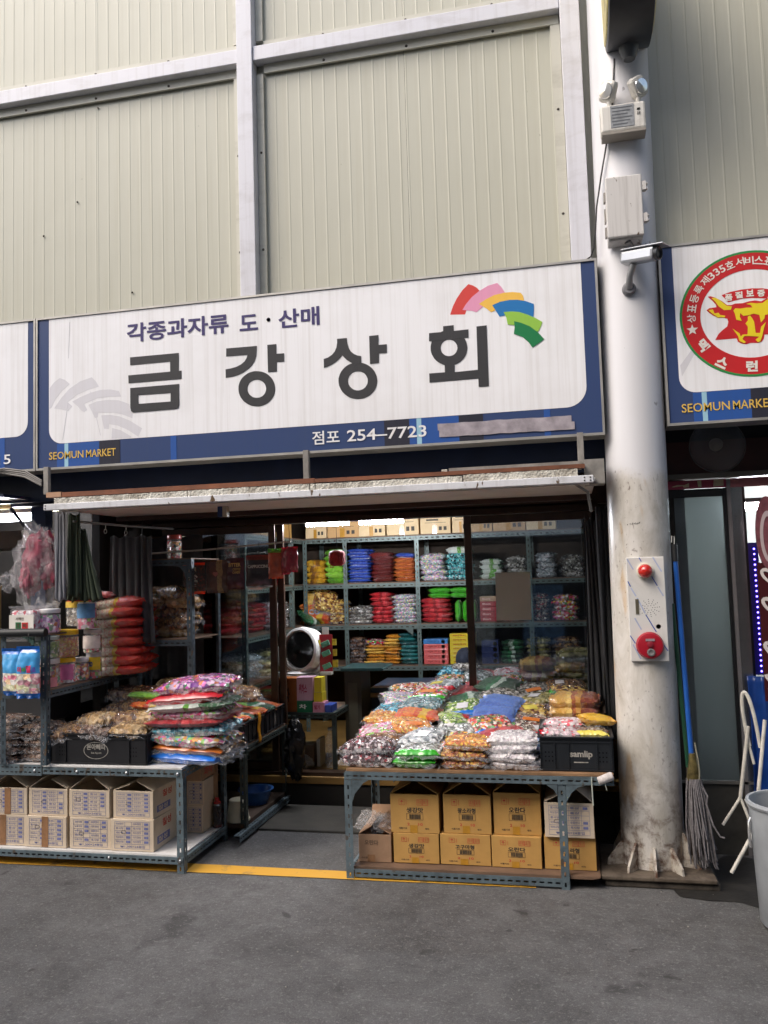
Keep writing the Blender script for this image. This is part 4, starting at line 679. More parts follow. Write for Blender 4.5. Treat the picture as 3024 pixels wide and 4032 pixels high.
# ================================================================== goods: materials
def candy(name, cols, sc=45, rough=.28, ptcol=None, bumpv=.5):
    """sweets in many colours seen through glossy crinkled film"""
    t = NT('sweets_'+name); v = t.coord(); inf = t.n('ObjectInfo'); off = t.n('VectorMath', operation='SCALE'); 
    cx_ = t.n('CombineXYZ'); t.set(cx_.inputs[0], inf.outputs['Random']); t.set(cx_.inputs[1], inf.outputs['Random']); t.set(off.inputs[0], cx_.outputs[0]); off.inputs['Scale'].default_value = 7.0
    ad = t.n('VectorMath', operation='ADD'); t.set(ad.inputs[0], v); t.set(ad.inputs[1], off.outputs[0]); v2 = ad.outputs[0]
    sc = sc*1.35; vo = t.n('TexVoronoi', Scale=float(sc)); t.set(vo.inputs['Vector'], v2); sp = t.n('SeparateColor'); t.set(sp.inputs[0], vo.outputs['Color'])
    n = len(cols); c = t.ramp(sp.outputs[0], [(i/n, srgb(k)) for i, k in enumerate(cols)], True)
    edge = t.ramp(vo.outputs['Distance'], [(.4, g1(0)), (.85, g1(.42))]); c = t.mix(edge, c, tuple(x*.35 for x in srgb(cols[0])[:3])+(1,))
    cr = t.noise(v2, 38, 4, .6, 1.8); rg = t.math('ABSOLUTE', t.math('SUBTRACT', cr, .5)); b1 = t.bump(vo.outputs['Distance'], bumpv, .008); b2 = t.bump(cr, .8, .015, b1)
    t.p(Base_Color=c, Roughness=.2, Normal=t.facet(v2, sc, .9, b2), Coat_Weight=1.0, Coat_Roughness=.06, Coat_IOR=1.8, Specular_IOR_Level=.7)
    wv = t.n('VectorMath', operation='ADD'); t.set(wv.inputs[0], v2); nz = t.n('TexNoise', Scale=14.0); t.set(nz.inputs['Vector'], v2); s3 = t.n('VectorMath', operation='SCALE'); t.set(s3.inputs[0], nz.outputs['Color']); s3.inputs['Scale'].default_value = .09; t.set(wv.inputs[1], s3.outputs[0])
    t.set(t.b.inputs['Coat Normal'], t.facet(t.scale(wv.outputs[0], (1, .45, 1)), 62, 1.0, t.bump(rg, 1.0, .05))); return t.m
def printed(name, cols, axis=0, freq=5, rough=.3, metal=.0, warp=.25, bumpv=.8):
    """printed foil bag: colour fields that bend across the bag"""
    t = NT('print_'+name); v = t.coord(); sep = t.n('SeparateXYZ'); t.set(sep.inputs[0], v)
    f = t.math('ADD', t.math('MULTIPLY', sep.outputs[axis], freq), t.math('MULTIPLY', t.noise(v, 11, 2, .5), warp*2)); f = t.math('ADD', f, .5-warp)
    n = len(cols); c = t.ramp(f, [(i/n, srgb(k)) for i, k in enumerate(cols)], True)
    cr = t.noise(v, 30, 4, .6, 1.8); rg = t.math('ABSOLUTE', t.math('SUBTRACT', cr, .5)); b2 = t.bump(rg, bumpv, .055)
    c = t.mix(t.ramp(t.noise(v, 60, 3, .6), [(.5, g1(0)), (.64, g1(.55))]), c, srgb(cols[(n//2+1) % n]))
    t.p(Base_Color=c, Roughness=rough, Metallic=metal, Coat_Weight=.9, Coat_Roughness=.06, Coat_IOR=1.7, Normal=b2)
    t.set(t.b.inputs['Coat Normal'], t.facet(t.scale(v, (1, .4, 1)), 36, .5, b2)); return t.m
CM = {
 'cola': candy('cola', ['3a1620', '52202c', 'e8e0e0', '2a1216', '9c3a44', 'd8c8cc', '4a1c24'], 48),
 'stripe': candy('stripe', ['d8dcdc', '6a706c', 'f0f0ee', '8a8f8c', 'b8c4ba'], 42),
 'orange': candy('orange', ['e8a030', 'd87828', 'f0c048', 'c86838', 'e89038', 'f4d070'], 70),
 'toffee': candy('toffee', ['a85a2c', 'e0a83c', '7c3c20', 'c88038', 'e8c060', 'b06a3c'], 58),
 'pearl': candy('pearl', ['f6f0f0', 'f0e6e8', 'faf6f6', 'e8dce0'], 62, bumpv=.8),
 'brown': candy('brown', ['8a6238', '6d4524', 'a07a4c', '573318', 'b08a58', '7c5630'], 34, bumpv=.9),
 'dkbrown': candy('dkbrown', ['4e352a', '5f4233', '3a261e', '785a46', '8c6e58'], 30, bumpv=.8),
 'cracker': candy('cracker', ['c09a62', 'a88450', 'd0b07c', '94703c'], 26, bumpv=1),
 'purple': candy('purple', ['b83c9c', '6a2a86', 'e06ab4', 'd8b0d0', '3c7a4c', 'e07838', '8a3ca0', 'f0d0e8'], 34),
 'festive': candy('festive', ['d8324a', 'f0e0e0', 'e8b83c', '4a9a48', 'e878a8', 'c02438', 'f0f0e8'], 38),
 'pinkmix': candy('pinkmix', ['e488b0', 'f0d8e0', 'c83c6c', '8cc850', 'f0b0c8', 'fae8ee'], 36),
 'teal': candy('teal', ['2a8aa0', '4cb8d0', '1c5a70', 'c0e8f0', '2a7088', '86d0e0'], 36),
 'party': candy('party', ['e0d8d0', 'e06aa8', '8cc84c', 'e8a040', '50b8d0', 'b09890', 'd84858', 'f0f0e4'], 36),
 'clear': candy('clear', ['c8ccce', '9aa4a8', 'e0e4e6', 'b0b8bc', '7c868c'], 40),
 'limey': candy('limey', ['9cc050', 'c8d88a', '78a040', 'e8ecd0', '5c8c3c'], 40),
 'tealgrey': candy('tealgrey', ['5a8a94', 'a8c0c4', '3c6870', 'd8e4e4', '7ca0a8'], 44),
 'silver': candy('silver', ['a8a49c', '6c6860', 'd8d4cc', '8a8478', '4a4640'], 44),
 'gold': candy('gold', ['c8a048', '8a5a24', 'e8cc78', '6a2c1c', 'd8b458', 'a06c30'], 40),
 'multi': candy('multi', ['d83a38', '48a04c', 'f0ece0', 'e8a038', '8c2434', 'f0c0b0', '306c50'], 40),
 'redwhite': candy('redwhite', ['f4e4e6', 'e8ccd4', 'e05060', 'f8f0f0', 'f0d8dc'], 46),
 'shiny': candy('shiny', ['c8c0d0', 'e8a8c8', '98c8a8', 'f0f0f0', '8a98b0', 'e8e0a0'], 60),
 'tealfoil': candy('tealfoil', ['2c7c84', '5cc0c0', '184850', 'a0e0dc', '38989c'], 60),
 'choco': candy('choco', ['5c4a3c', 'c8c0b0', '3c2c24', '9a3830', 'e0d8c8', '7a6450'], 48),
 'olive': candy('olive', ['b0a468', '8c8450', 'c8bc84', '98904c'], 30),
}
PM = {
 'blue': printed('blue', ['2a3fb0', '6aa4e0', 'bcd8f0', '5a94dc', '2c3f9c'], 1, 5), 'skyblue': printed('skyblue', ['3a66c8', '4c7cd8', '5a8ae0'], 1, 4),
 'orangered': printed('orangered', ['e85a1c', 'f07828', 'e04818', 'f0c030', 'e85020'], 0, 4), 'red': printed('red', ['b01c28', 'c82830', '98141f', 'd8484c', 'a81820'], 0, 5),
 'dkred': printed('dkred', ['7a2018', '94281c', '681a14'], 1, 6), 'yellow': printed('yellow', ['d8a020', 'e8b830', 'c89018', '8a5a1c', 'e0b028'], 0, 5),
 'leaf': printed('leaf', ['5a9a20', '78b82c', '488418', '8cc83c'], 1, 6), 'royal': printed('royal', ['1c3a9a', '2a50b8', 'c8d4ec', '1a3088', '3058c0'], 2, 22),
 'amber': printed('amber', ['d88a20', 'e8a030', 'c07418', 'f0c058'], 1, 6), 'dkteal': printed('dkteal', ['0c4a4c', '106060', '083a3c', '187070'], 1, 6),
 'lime': printed('lime', ['3cac1c', '58c828', 'e8f0d8', '48b820', '34a018'], 1, 6), 'brownpk': printed('brownpk', ['3c1c14', '5a2c1c', 'a08050', '4a2418'], 0, 6),
 'biscuit': printed('biscuit', ['e8dcc0', 'f0e8d4', 'e4d8bc', 'e8c23c', 'd0281c', 'c82018', 'd43020'], 0, 3.0, .12), 'orangegold': printed('orangegold', ['c86a28', 'e0a040', 'd88030', 'b05420'], 2, 18),
 'whgreen': printed('whgreen', ['e8ece4', 'f0f4ec', '6cb838', 'e4ece0', '2c6a3c'], 0, 4), 'yellowbag': printed('yellowbag', ['f0b820', 'f4c430', 'e8ac18'], 0, 3),
 'black': printed('black', ['141416', '1e1a1c', '2a1410', 'a02818', '161416'], 1, 5), 'goldred': printed('goldred', ['d0a040', 'e0bc60', '9c4820', 'b8842c', '7a2c1c'], 0, 6),
 'dkgreen': printed('dkgreen', ['1c5a34', '2a7c48', 'd0e0d0', '164a2c'], 0, 6),
}
SEALM = {k: plain('seal_'+k, c, .25, var=.15, vscale=20, bump=.5, bscale=40, coat=.6) for k, c in (('green', '3fae2e'), ('red', 'c01f2c'), ('blue', '1f6fd0'), ('white', 'e4e2e4'), ('yellow', 'e0d060'), ('orange', 'd87a34'), ('lime', '8cc832'))}
def bag_geo(w, d, h, seed, lumpy=.12, candyish=0, nu=34, nv=24, fin=.10, flat=1.0):
    rs_ = random.Random(seed); sx, sy = rs_.uniform(0, 50), rs_.uniform(0, 50); q = {}
    def prof(u, v): return max(0, 1-abs(u)**2.8)**.40*max(0, 1-abs(v)**3.4)**.38
    mb = MB(); pts = []
    for side in (1, -1):
        for j in range(nv+1):
            for i in range(nu+1):
                u = -1+2*i/nu; v = -1+2*j/nv; uu = u/(1-fin); p = prof(min(1, abs(uu)), v)
                wr = noise.noise((u*2.2+sx, v*11+sy, 0))*.22*abs(u)**2+noise.noise((u*5+sx, v*5, sy))*lumpy+noise.noise((u*11+sx, v*10, sy+4))*lumpy*.8+.10*abs(v)**2*noise.noise((u*13, v*2.5+sy, sx))
                z = h*.5+side*h*.5*p*(1+wr) if side > 0 else h*.5-h*.5*min(1, p*1.5*flat)*(1+.3*wr)
                if candyish and p > .2: z += side*candyish*(.55-noise.voronoi(Vector((u*w/2, v*d/2, side*.3+seed*.37))*52)[0][0])
                x = u*w/2*(1-.05*(1-abs(v)**2)*abs(u)**3)+.006*noise.noise((v*6, sx, 3)); y = v*d/2*(1-.10*abs(u)**4)+.006*noise.noise((u*6, sy, 7))
                if abs(uu) > 1: z += .10*h*sin(v*9+seed)+.40*h*noise.noise((v*3.5, seed*1.7, u*2)); x += .003*((j % 2)*2-1)*(abs(u) > .99)+.012*noise.noise((v*2, seed, u))
                if abs(v) > .97: z += .12*h*noise.noise((u*4, seed, v))
                pts.append((x, y, z))
    N = (nu+1)*(nv+1); fs = []
    for sd in (0, 1):
        for j in range(nv):
            for i in range(nu):
                a = sd*N+j*(nu+1)+i; f = (a, a+1, a+nu+2, a+nu+1); fs.append((f if sd == 0 else f[::-1], -1+2*(i+.5)/nu, -1+2*(j+.5)/nv))
    return pts, fs
PROTO = {}
def bag_proto(kind, w, d, h, seed, name='sweets_bag', seal=None, lumpy=.12, label_patch=None):
    """one bag: film body, and its seal strip / stuck-on label as parts"""
    key = (kind, w, d, h, seed, seal, str(label_patch))
    clear = kind in CM and name != 'snack'
    pts, fs = bag_geo(w*(.93 if clear else 1), d*(.93 if clear else 1), h, seed, lumpy, .007 if clear else 0)
    def sel(u, v):
        if not seal: return False
        where = seal[1]
        return {'front': v < -.72, 'left': u < -.80, 'right': u > .8, 'ends': abs(u) > .86}[where]
    body, strip = MB(), MB(); body.v = strip.v = pts
    for f, u, v in fs:
        (strip if sel(u, v) else body).f.append(f); 
    m = (CM.get(kind) or PM.get(kind)); body.mi = [0]*len(body.f); strip.mi = [0]*len(strip.f)
    def used(mb):
        ids = sorted({i for f in mb.f for i in f}); mp_ = {a: b for b, a in enumerate(ids)}; r = MB(); r.add([mb.v[i] for i in ids], [tuple(mp_[i] for i in f) for f in mb.f]); return r
    o = used(body).build(name, m, smooth=True, ang=60, origin=(0, 0, 0))
    if seal: used(strip).build('seal_strip', SEALM[seal[0]], o, smooth=True, ang=60)
    if clear:
        fe = MB(); rr2 = random.Random(seed+5); sd = rr2.uniform(0, 40)
        def rim(a, b):
            t = 2*pi*a; cx_, sx_ = cos(t), sin(t); k = (abs(cx_)**7+abs(sx_)**7)**(-1/7.0); o_ = .85+b*(.20 if w < .4 else .15)+.05*b*noise.noise((cx_*3, sx_*3, sd))+(.04 if b > .95 else 0)*((int(a*70) % 2)-.5)
            return (cx_*k*w/2*o_, sx_*k*d/2*o_, h*.46*(1-.6*b)+.40*h*noise.noise((cx_*4, sx_*4, sd))*b+.012*b*noise.noise((cx_*13, sx_*13, sd+b*2)))
        fe.grid(rim, 70, 4); fe.build('film_edge', M_FILM_EDGE, o, smooth=True, ang=180)
    if label_patch:
        c_, u0, v0, du, dv = label_patch; lp = MB()
        def f(a, b):
            u, v = u0+du*(a-.5), v0+dv*(b-.5); p = max(0, 1-abs(u/.9)**2.6)**.55*max(0, 1-abs(v)**3)**.5; return (u*w/2, v*d/2, h*.5+h*.5*p*1.06+.003)
        lp.grid(f, 8, 8); lp.build('stuck_label', SEALM.get(c_) or c_, o, smooth=True)
    return o
def film_edge():
    t = NT('film_edge'); v = t.coord(); n_ = t.noise(v, 40, 4, .6, 1.0); t.p(Base_Color=(.85, .85, .88, 1), Roughness=.08, Specular_IOR_Level=1.0, Alpha=t.ramp(n_, [(.3, g1(.04)), (.75, g1(.30))]), Normal=t.facet(v, 70, .8, t.bump(n_, .8, .03))); return t.m
M_FILM_EDGE = film_edge()
USED = set()
def put(proto, loc, rz=0, tilt=(0, 0), label='', group=None, cat='bag of sweets', sc=1.0):
    """first use moves the prototype itself, later ones copy it with its parts"""
    o = proto if proto not in USED else copy_tree(proto); USED.add(o)
    o.location = loc; o.rotation_euler = (tilt[0], tilt[1], rz); o.scale = (sc, sc, sc)
    return tag(o, label, cat, group)

# ------------------------------------------------------------------ tables of slotted angle steel
M_STEEL = dirty('blue_grey_steel', '66757c', '3d4346', .8, .45, .75, (12, 12, 12), .42, metal=.25, spots=.25, spotcol='565049', bump=.15)
M_STEELG = dirty('green_grey_steel', '5f6d68', '454d49', .7, .45, .75, (9, 9, 9), .45, metal=.2, spots=.1, spotcol='5a5a50')
M_PLY = plain('worn_plywood', '8a6a4c', .65, var=.3, vscale=7, bump=.2); M_WBOARD = dirty('white_board', 'cdcbc8', '8a837a', .6, .5, .75, (6, 6, 6), .5)
M_HARDB = plain('hardboard', '6b5443', .7, var=.25, vscale=6)
def leg(t, x, y, z0, z1, sx=1, sy=1):
    """upright: front flange faces the lane, side flange runs back"""
    MB().angle((x, y, z0), UZ, (sx, 0, 0), (0, sy, 0), z1-z0, .04, per=.05, sl=.022, sh=.009).build('leg', M_STEEL, t, solid=.0025)
def rail(t, p, u, L, v1=(0, 0, -1), v2=(0, 1, 0), w=.038, m=None, name='rail', per=.039):
    return MB().angle(p, u, v1, v2, L, w, per=per).build(name, m or M_STEEL, t, solid=.0025)
def gusset(t, pts, y): MB().prism(pts, y, y+.003).build('corner_plate', M_STEEL, t)
rt_ = thing('display_table', (-.55, 4.9, 0), 'slotted steel display table on the right, piled with bags of sweets', 'table')
leg(rt_, -1.225, 4.36, 0, .55, 1, 1); leg(rt_, -.072, 4.362, 0, .55, -1, 1); leg(rt_, -1.225, 5.0, 0, .55, 1, -1); leg(rt_, -.07, 5.0, 0, .55, -1, -1); leg(rt_, -1.225, 5.62, .2, .55, 1, -1); leg(rt_, .14, 5.62, .2, .55, -1, -1)
rail(rt_, (-1.22, 4.357, .555), UX, 1.385); rail(rt_, (-1.18, 4.364, .05), UX, 1.07)
rail(rt_, (-1.222, 4.40, .555), (0, 1, 0), 1.22, v2=(1, 0, 0)); rail(rt_, (-1.20, 5.0, .555), UX, 1.3); rail(rt_, (-1.222, 4.4, .05), (0, 1, 0), .6, v2=(1, 0, 0))
MB().box(-1.215, .165, 4.365, 5.66, .558, .570).build('table_board', M_PLY, rt_)
MB().prism([(-1.19, .052), (.04, .052), (.075, .060), (.08, .066), (-1.19, .064)], 4.372, 4.98).build('lower_board', M_HARDB, rt_)
gusset(rt_, [(-1.183, .515), (-1.09, .515), (-1.12, .50), (-1.17, .44), (-1.183, .40)], 4.3575)
gusset(rt_, [(-.07, .515), (.03, .515), (-.01, .505), (-.045, .475), (-.07, .43)], 4.3575); gusset(rt_, [(-.113, .515), (-.17, .515), (-.13, .49), (-.113, .46)], 4.3575)
sl = MB(); prof = [(4.62, .571), (4.62, .60), (5.62, .80), (5.66, .80), (5.66, .571)]
sl.add([(x, y, z) for x in (-1.19, .16) for y, z in prof], [(0, 1, 2, 3, 4), (9, 8, 7, 6, 5)]+[(i, 5+i, 5+(i+1) % 5, (i+1) % 5) for i in range(5)]); sl.build('sloping_riser', M_HARDB, rt_)
lt_ = thing('display_table', (-2.8, 4.6, 0), 'slotted steel display table on the left with white boards, stacked cartons underneath', 'table')
leg(lt_, -2.132, 4.31, 0, .548, -1, 1); leg(lt_, -2.132, 4.90, 0, .548, -1, -1); leg(lt_, -3.75, 4.31, 0, .548, 1, 1)
def rail2(x0, x1, z, y, w=.036): rail(lt_, (x0, y, z), UX, x1-x0, w=w)
rail2(-3.0, -2.46, .553, 4.306); rail2(-2.458, -2.135, .553, 4.307)
MB().slotted((-3.9, 4.304, .508), UX, UZ, .895, .062, .03, .017, .007, (.3, .72)).build('joining_rail', M_STEEL, lt_, solid=.003)
rail2(-3.9, -2.135, .086, 4.306); rail(lt_, (-2.129, 4.35, .553), (0, 1, 0), .53, v2=(-1, 0, 0)); rail(lt_, (-2.129, 4.35, .086), (0, 1, 0), .53, v2=(-1, 0, 0))
MB().box(-3.9, -2.14, 4.312, 4.89, .556, .568).build('table_board', M_WBOARD, lt_, bevel=.002); MB().box(-3.9, -2.15, 4.314, 4.885, .086, .096).build('lower_board', M_WBOARD, lt_)
bo = MB()
for x, z in ((-2.16, .535), (-2.47, .535), (-2.78, .535), (-3.05, .535), (-3.3, .535), (-2.15, .07), (-2.58, .07)): bo.lathe([(.0085, 0), (.0085, .003), (.004, .006), (0, .006)], (x, 4.303, z), (0, -1, 0), 10, False)
bo.build('bolt', plain('zinc_bolt', 'a9adb0', .35, metal=.7), lt_)
# narrow rack standing on the left table
rk = thing('jar_rack', (-3.1, 4.8, .568), 'narrow dark steel rack of sweet jars standing on the left table', 'rack')
def upright(t, x, y, z0, z1, sx, sy, m): return MB().angle((x, y, z0), UZ, (sx, 0, 0), (0, sy, 0), z1-z0, .036, per=.05, sl=.022, sh=.008).build('upright', m, t, solid=.0025)
M_STEELD = dirty('dark_steel', '46525a', '2c3236', .7, .45, .7, (12, 12, 12), .45, metal=.25, spots=.2)
for x, sx in ((-2.962, -1), (-3.262, 1)):
    upright(rk, x, 4.285, .57, 1.31, sx, 1, M_STEELD); upright(rk, x, 5.38, .57, 1.31, sx, -1, M_STEELD)
rail(rk, (-2.9605, 4.29, .985), (0, 1, 0), 1.09, v2=(-1, 0, 0), m=M_STEELD); rail(rk, (-3.26, 4.284, .985), UX, .3, m=M_STEELD)
MB().box(-3.26, -2.964, 4.288, 5.38, .987, .995).build('shelf_board', M_HARDB, rk)
MB().tube([(-3.27, 4.27, 1.325), (-2.955, 4.27, 1.325)], .024, 16).build('padded_bar', plain('black_padding', '1a1b1d', .55, bump=.3), rk, smooth=True)
MB().box(-3.25, -3.0, 4.285, 4.55, 1.30, 1.308).build('top_board', M_HARDB, rk)
# counter along the left of the entrance
ct = thing('side_counter', (-2.5, 5.3, 0), 'dark slotted steel counter running back beside the shop entrance', 'counter')
M_STEELV = dirty('sooty_steel', '39423f', '1d2120', .7, .45, .7, (12, 12, 12), .5, metal=.25)
rail(ct, (-2.02, 4.93, .55), (0, 1, 0), .78, v2=(-1, 0, 0), m=M_STEELV); MB().box(-3.2, -2.025, 4.92, 5.70, .552, .562).build('counter_board', M_HARDB, ct)
for y, sy in ((4.93, 1), (5.70, -1)): upright(ct, -2.02, y, 0, .55, -1, sy, M_STEELV)
rail(ct, (-2.0, 4.78, .062), (0, 1, 0), .92, v2=(-1, 0, 0), m=M_STEEL); MB().box(-3.2, -2.03, 4.92, 5.68, .064, .09).build('lower_board', plain('dark_timber', '3c2a1c', .7, var=.3), ct)
MB().box(-3.2, -2.6, 5.55, 5.6, .095, .54).build('back_board', M_SHELL, ct)

# ------------------------------------------------------------------ cartons
M_CARD = {'pale': dirty('pale_cardboard', 'd0bfa8', 'a8957c', .4, .45, .75, (6, 6, 6), .75, bump=.1), 'tan': dirty('tan_cardboard', 'bd9250', '94703c', .4, .45, .75, (6, 6, 6), .75, bump=.1), 'rose': dirty('rosy_cardboard', 'a58468', '7c604a', .6, .4, .7, (6, 6, 6), .8)}
M_CIN = plain('carton_inside', '5a4430', .85); M_INKB = plain('blue_print', '6f74a0', .7, var=.2, vscale=40); M_INKR = plain('red_print', 'c0493a', .7); M_INKK = plain('black_print', '3f3a32', .7); M_PTAPE = plain('brown_tape', '9a7250', .3, var=.25, vscale=14, coat=.5); M_YTAPE = plain('amber_tape', 'c08c2c', .3, var=.25, coat=.5)
def carton(kind, x0, x1, z0, z1, y0, dep, label, word=None, open_=True, seed=1, group=None, tape=False, side=False, lean=0):
    t = thing('carton', ((x0+x1)/2, y0+dep/2, z0), label, 'carton', group); r = random.Random(seed); m = M_CARD[kind]; w, h = x1-x0, z1-z0; th = .004; y1 = y0+dep
    b = MB(); b.box(x0, x1, y0, y0+th, z0, z1); b.box(x0, x1, y1-th, y1, z0, z1); b.box(x0, x0+th, y0+th, y1-th, z0, z1); b.box(x1-th, x1, y0+th, y1-th, z0, z1)
    b.box(x0+th, x1-th, y0+th, y1-th, z0, z0+.004)
    if not open_: b.box(x0+th, x1-th, y0+th, y1-th, z1-.0045, z1-.0005)
    b.build('body', m, t, bevel=.0035)
    if open_:
        for sx, xe in ((-1, x0), (1, x1)):
            a = r.uniform(.35, .7); L = w*.46; p0 = Vector((xe-sx*.001, y0+.003, z1)); dirv = Vector((-sx*cos(a), 0, sin(a))); e = Vector((0, dep-.006, 0)); n_ = Vector((0, 0, .0035)); wv = r.uniform(-.012, .012)
            f = MB(); f.add([p0, p0+dirv*L+Vector((0, wv, wv)), p0+dirv*L+e, p0+e, p0+n_, p0+dirv*L+n_+Vector((0, wv, wv)), p0+dirv*L+e+n_, p0+e+n_], [(0, 3, 2, 1), (4, 5, 6, 7), (0, 1, 5, 4), (1, 2, 6, 5), (2, 3, 7, 6), (3, 0, 4, 7)]); f.build('flap', m, t)
        f = MB(); f.obox(((x0+x1)/2, y1+.02, z1+.03), (w*.96, 0, 0), (0, .003, 0), (0, .05, .07)); f.build('flap', m, t)
    t.rotation_euler.z = r.uniform(-.022, .022); yy = y0-.0008
    def P(u, v): return (x0+w*u, yy, z0+h*v)
    if kind == 'pale':
        q = MB()
        for v in (.92, .78, .64, .5, .36, .22, .08): q.bar(P(.09, v), P(.91, v), .0013, .0006, (0, 1, 0))
        for u in (.09, .91): q.bar(P(u, .08), P(u, .92), .0013, .0006, (0, 1, 0))
        for u in (.33, .49, .75): q.bar(P(u, .22), P(u, .92), .0012, .0006, (0, 1, 0))
        for k in range(5):
            for u0 in (.36, .78): 
                if r.random() < .93: q.box(x0+w*u0, x0+w*(u0+.10), yy-.0004, yy+.0004, z0+h*(.815-.14*k), z0+h*(.89-.14*k))
            text(q, r.choice(('허브향차', '박하사탕', '누룽지엿', '계피사탕', '홍사탕')), P(.12, .82-.14*k), UX, UZ, w*.18, h*.07, .01); text(q, r.choice(('자두향맛', '땅콩캔디', '흑사탕', '홍삼')), P(.52, .82-.14*k), UX, UZ, w*.19, h*.07, .01)
        text(q, '₩1,200×24봉입', P(.22, .10), UX, UZ, w*.58, h*.085, .01); q.build('printed_table', M_INKB, t)
        k_ = MB(); c = P(r.uniform(.2, .4), r.uniform(.45, .65)); k_.tube([(c[0]+.014*cos(a_), yy-.0003, c[2]+.010*sin(a_)+.002*sin(3*a_)) for a_ in [i*.5 for i in range(14)]], .0009, 5); k_.build('pen_mark', M_INKK, t)
        if side:
            xs_ = x1+.0008; sb = MB(); text(sb, '칠성', (xs_, y0+dep*.3, z0+h*.62), (0, 1, 0), UZ, dep*.30, h*.26, .03); sb.build('side_lettering', M_INKR, t)
            sb = MB(); sb.box(x1+.0002, x1+.001, y0+dep*.12, y0+dep*.55, z0+h*.16, z0+h*.40); s2 = sb.build('side_panel_print', M_INKB, t); sb = MB(); text(sb, '칠성', (x1+.0013, y0+dep*.16, z0+h*.20), (0, 1, 0), UZ, dep*.30, h*.17, .02); sb.build('panel_lettering', M_CARD['pale'], s2)
    elif word:
        q = MB(); text(q, word, P(.33 if len(word) < 4 else .30, .52), UX, UZ, w*(.35 if len(word) < 4 else .38), h*.14, .03)
        q.bar(P(.33, .50), P(.67, .50), .0015, .0006, (0, 1, 0)); q.bar(P(.33, .34), P(.67, .34), .0015, .0006, (0, 1, 0)); q.bar(P(.33, .34), P(.33, .5), .0015, .0006, (0, 1, 0)); q.bar(P(.67, .34), P(.67, .5), .0015, .0006, (0, 1, 0))
        u = .39
        while u < .62: d_ = r.choice((.006, .010, .015)); q.box(x0+w*u, x0+w*(u+d_), yy-.0004, yy+.0004, z0+h*.36, z0+h*.48); u += d_+r.choice((.006, .009))
        text(q, '식품기호', P(.16, .09), UX, UZ, w*.18, h*.05, .02); text(q, '세자', P(.70, .09), UX, UZ, w*.09, h*.05, .02); q.build('black_print', M_INKK, t)
        q = MB()
        for u in (.18, .33, .55, .67):
            q = MB()
            if u in (.33,): q.bar(P(u, .72), P(u, .86), .0016, .0006, (0, 1, 0)); q.build('handling_mark', M_INKR, t); continue
            for v in (.72, .87): q.bar(P(u, v), P(u+.11, v), .0014, .0006, (0, 1, 0))
            for e in (0, .11): q.bar(P(u+e, .72), P(u+e, .87), .0014, .0006, (0, 1, 0))
            if u == .18: q.prism([P(.20, .80)[::2], P(.235, .845)[::2], P(.27, .80)[::2]], yy-.0004, yy+.0004); q.bar(P(.235, .74), P(.235, .8), .002, .0006, (0, 1, 0))
            elif u == .55: text(q, '주의', P(.56, .74), UX, UZ, w*.085, h*.11)
            else: text(q, '화기', P(.685, .74), UX, UZ, w*.085, h*.11)
            q.build('handling_mark', M_INKR, t)
        text(MB(), '2', P(.34, .19), UX, UZ, w*.05, h*.07, .02).build('red_print', M_INKR, t); text(MB(), '10', P(.57, .19), UX, UZ, w*.09, h*.07, .02).build('red_print', M_INKR, t)
        MB().box(x0+w*.40, x0+w*.55, y0-.0016, y0-.0010, z0+.001, z0+h*.20).build('tape', M_YTAPE, t)
    if tape: MB().box(x0+w*tape, x0+w*(tape+.16), y0-.0022, y0-.0014, z0+.001, z1-.001).build('tape', M_PTAPE, t)
    return t
oc = ['leftmost', 'second', 'third', 'fourth']
for j, (z0, z1, y0, row) in enumerate(((.098, .272, 4.345, 'lower'), (.273, .425, 4.352, 'upper'))):
    for i, (x0, x1) in enumerate(((-3.385, -3.135), (-3.12, -2.868), (-2.855, -2.598), (-2.58, -2.332))):
        pos = ('leftmost', 'second from left', 'third from left', 'rightmost')[i]; e = (.012 if j == 0 else 0)
        if j == 0 and i == 0: z1_ = .262
        carton('pale', x0-e*(i % 2), x1, z0, z1, y0-.006*((i+j) % 2), .36, f'{"open" if j else "closed"} pale price-table carton, {pos}, {row} row under the left table', open_=bool(j), seed=20+i+5*j, group='price-table cartons under the left table', tape={(0, 1): .4, (0, 0): .3, (1, 0): .42}.get((j, i), False), side=(i == 3))
t_ = carton('pale', -2.30, -2.20, .098, .255, 4.70, .15, 'small pale carton behind the lettered cartons under the left table, lower one', open_=False, seed=51)
t_ = carton('pale', -2.30, -2.195, .257, .40, 4.70, .15, 'small pale carton behind the lettered cartons under the left table, upper one', open_=False, seed=52)
tc = thing('carton', (-2.3, 4.86, .098), 'tall upright cardboard carton with red side lettering at the back of the left table', 'carton')
MB().box(-2.45, -2.168, 4.865, 4.895, .098, .10).build('base', M_CARD['rose'], tc); MB().box(-2.48, -2.19, 4.60+.06, 4.86, .41, .505).build('top_box', M_CARD['rose'], tc, bevel=.004)
tc2 = MB(); tc2.box(-2.42, -2.172, 4.852, 4.864, .10, .505); tc2.build('body', M_CARD['rose'], tc)
q = MB(); text(q, '과자', (-2.1885, 4.70, .43), (0, 1, 0), UZ, .12, .05, .02); q.build('side_lettering', M_INKR, tc)
upper = (('생강맛', -.997, -.735, .223, .424), ('왕소라형', -.712, -.46, .226, .426), ('오란다', -.449, -.205, .226, .44))
for i, (wd, x0, x1, z0, z1) in enumerate(upper): carton('tan', x0, x1, z0, z1, 4.45+.01*i, .36, f'{("leftmost", "second", "third")[i]} tan carton in the upper row under the right table, flaps open', wd, True, 60+i, 'tan cartons under the right table')
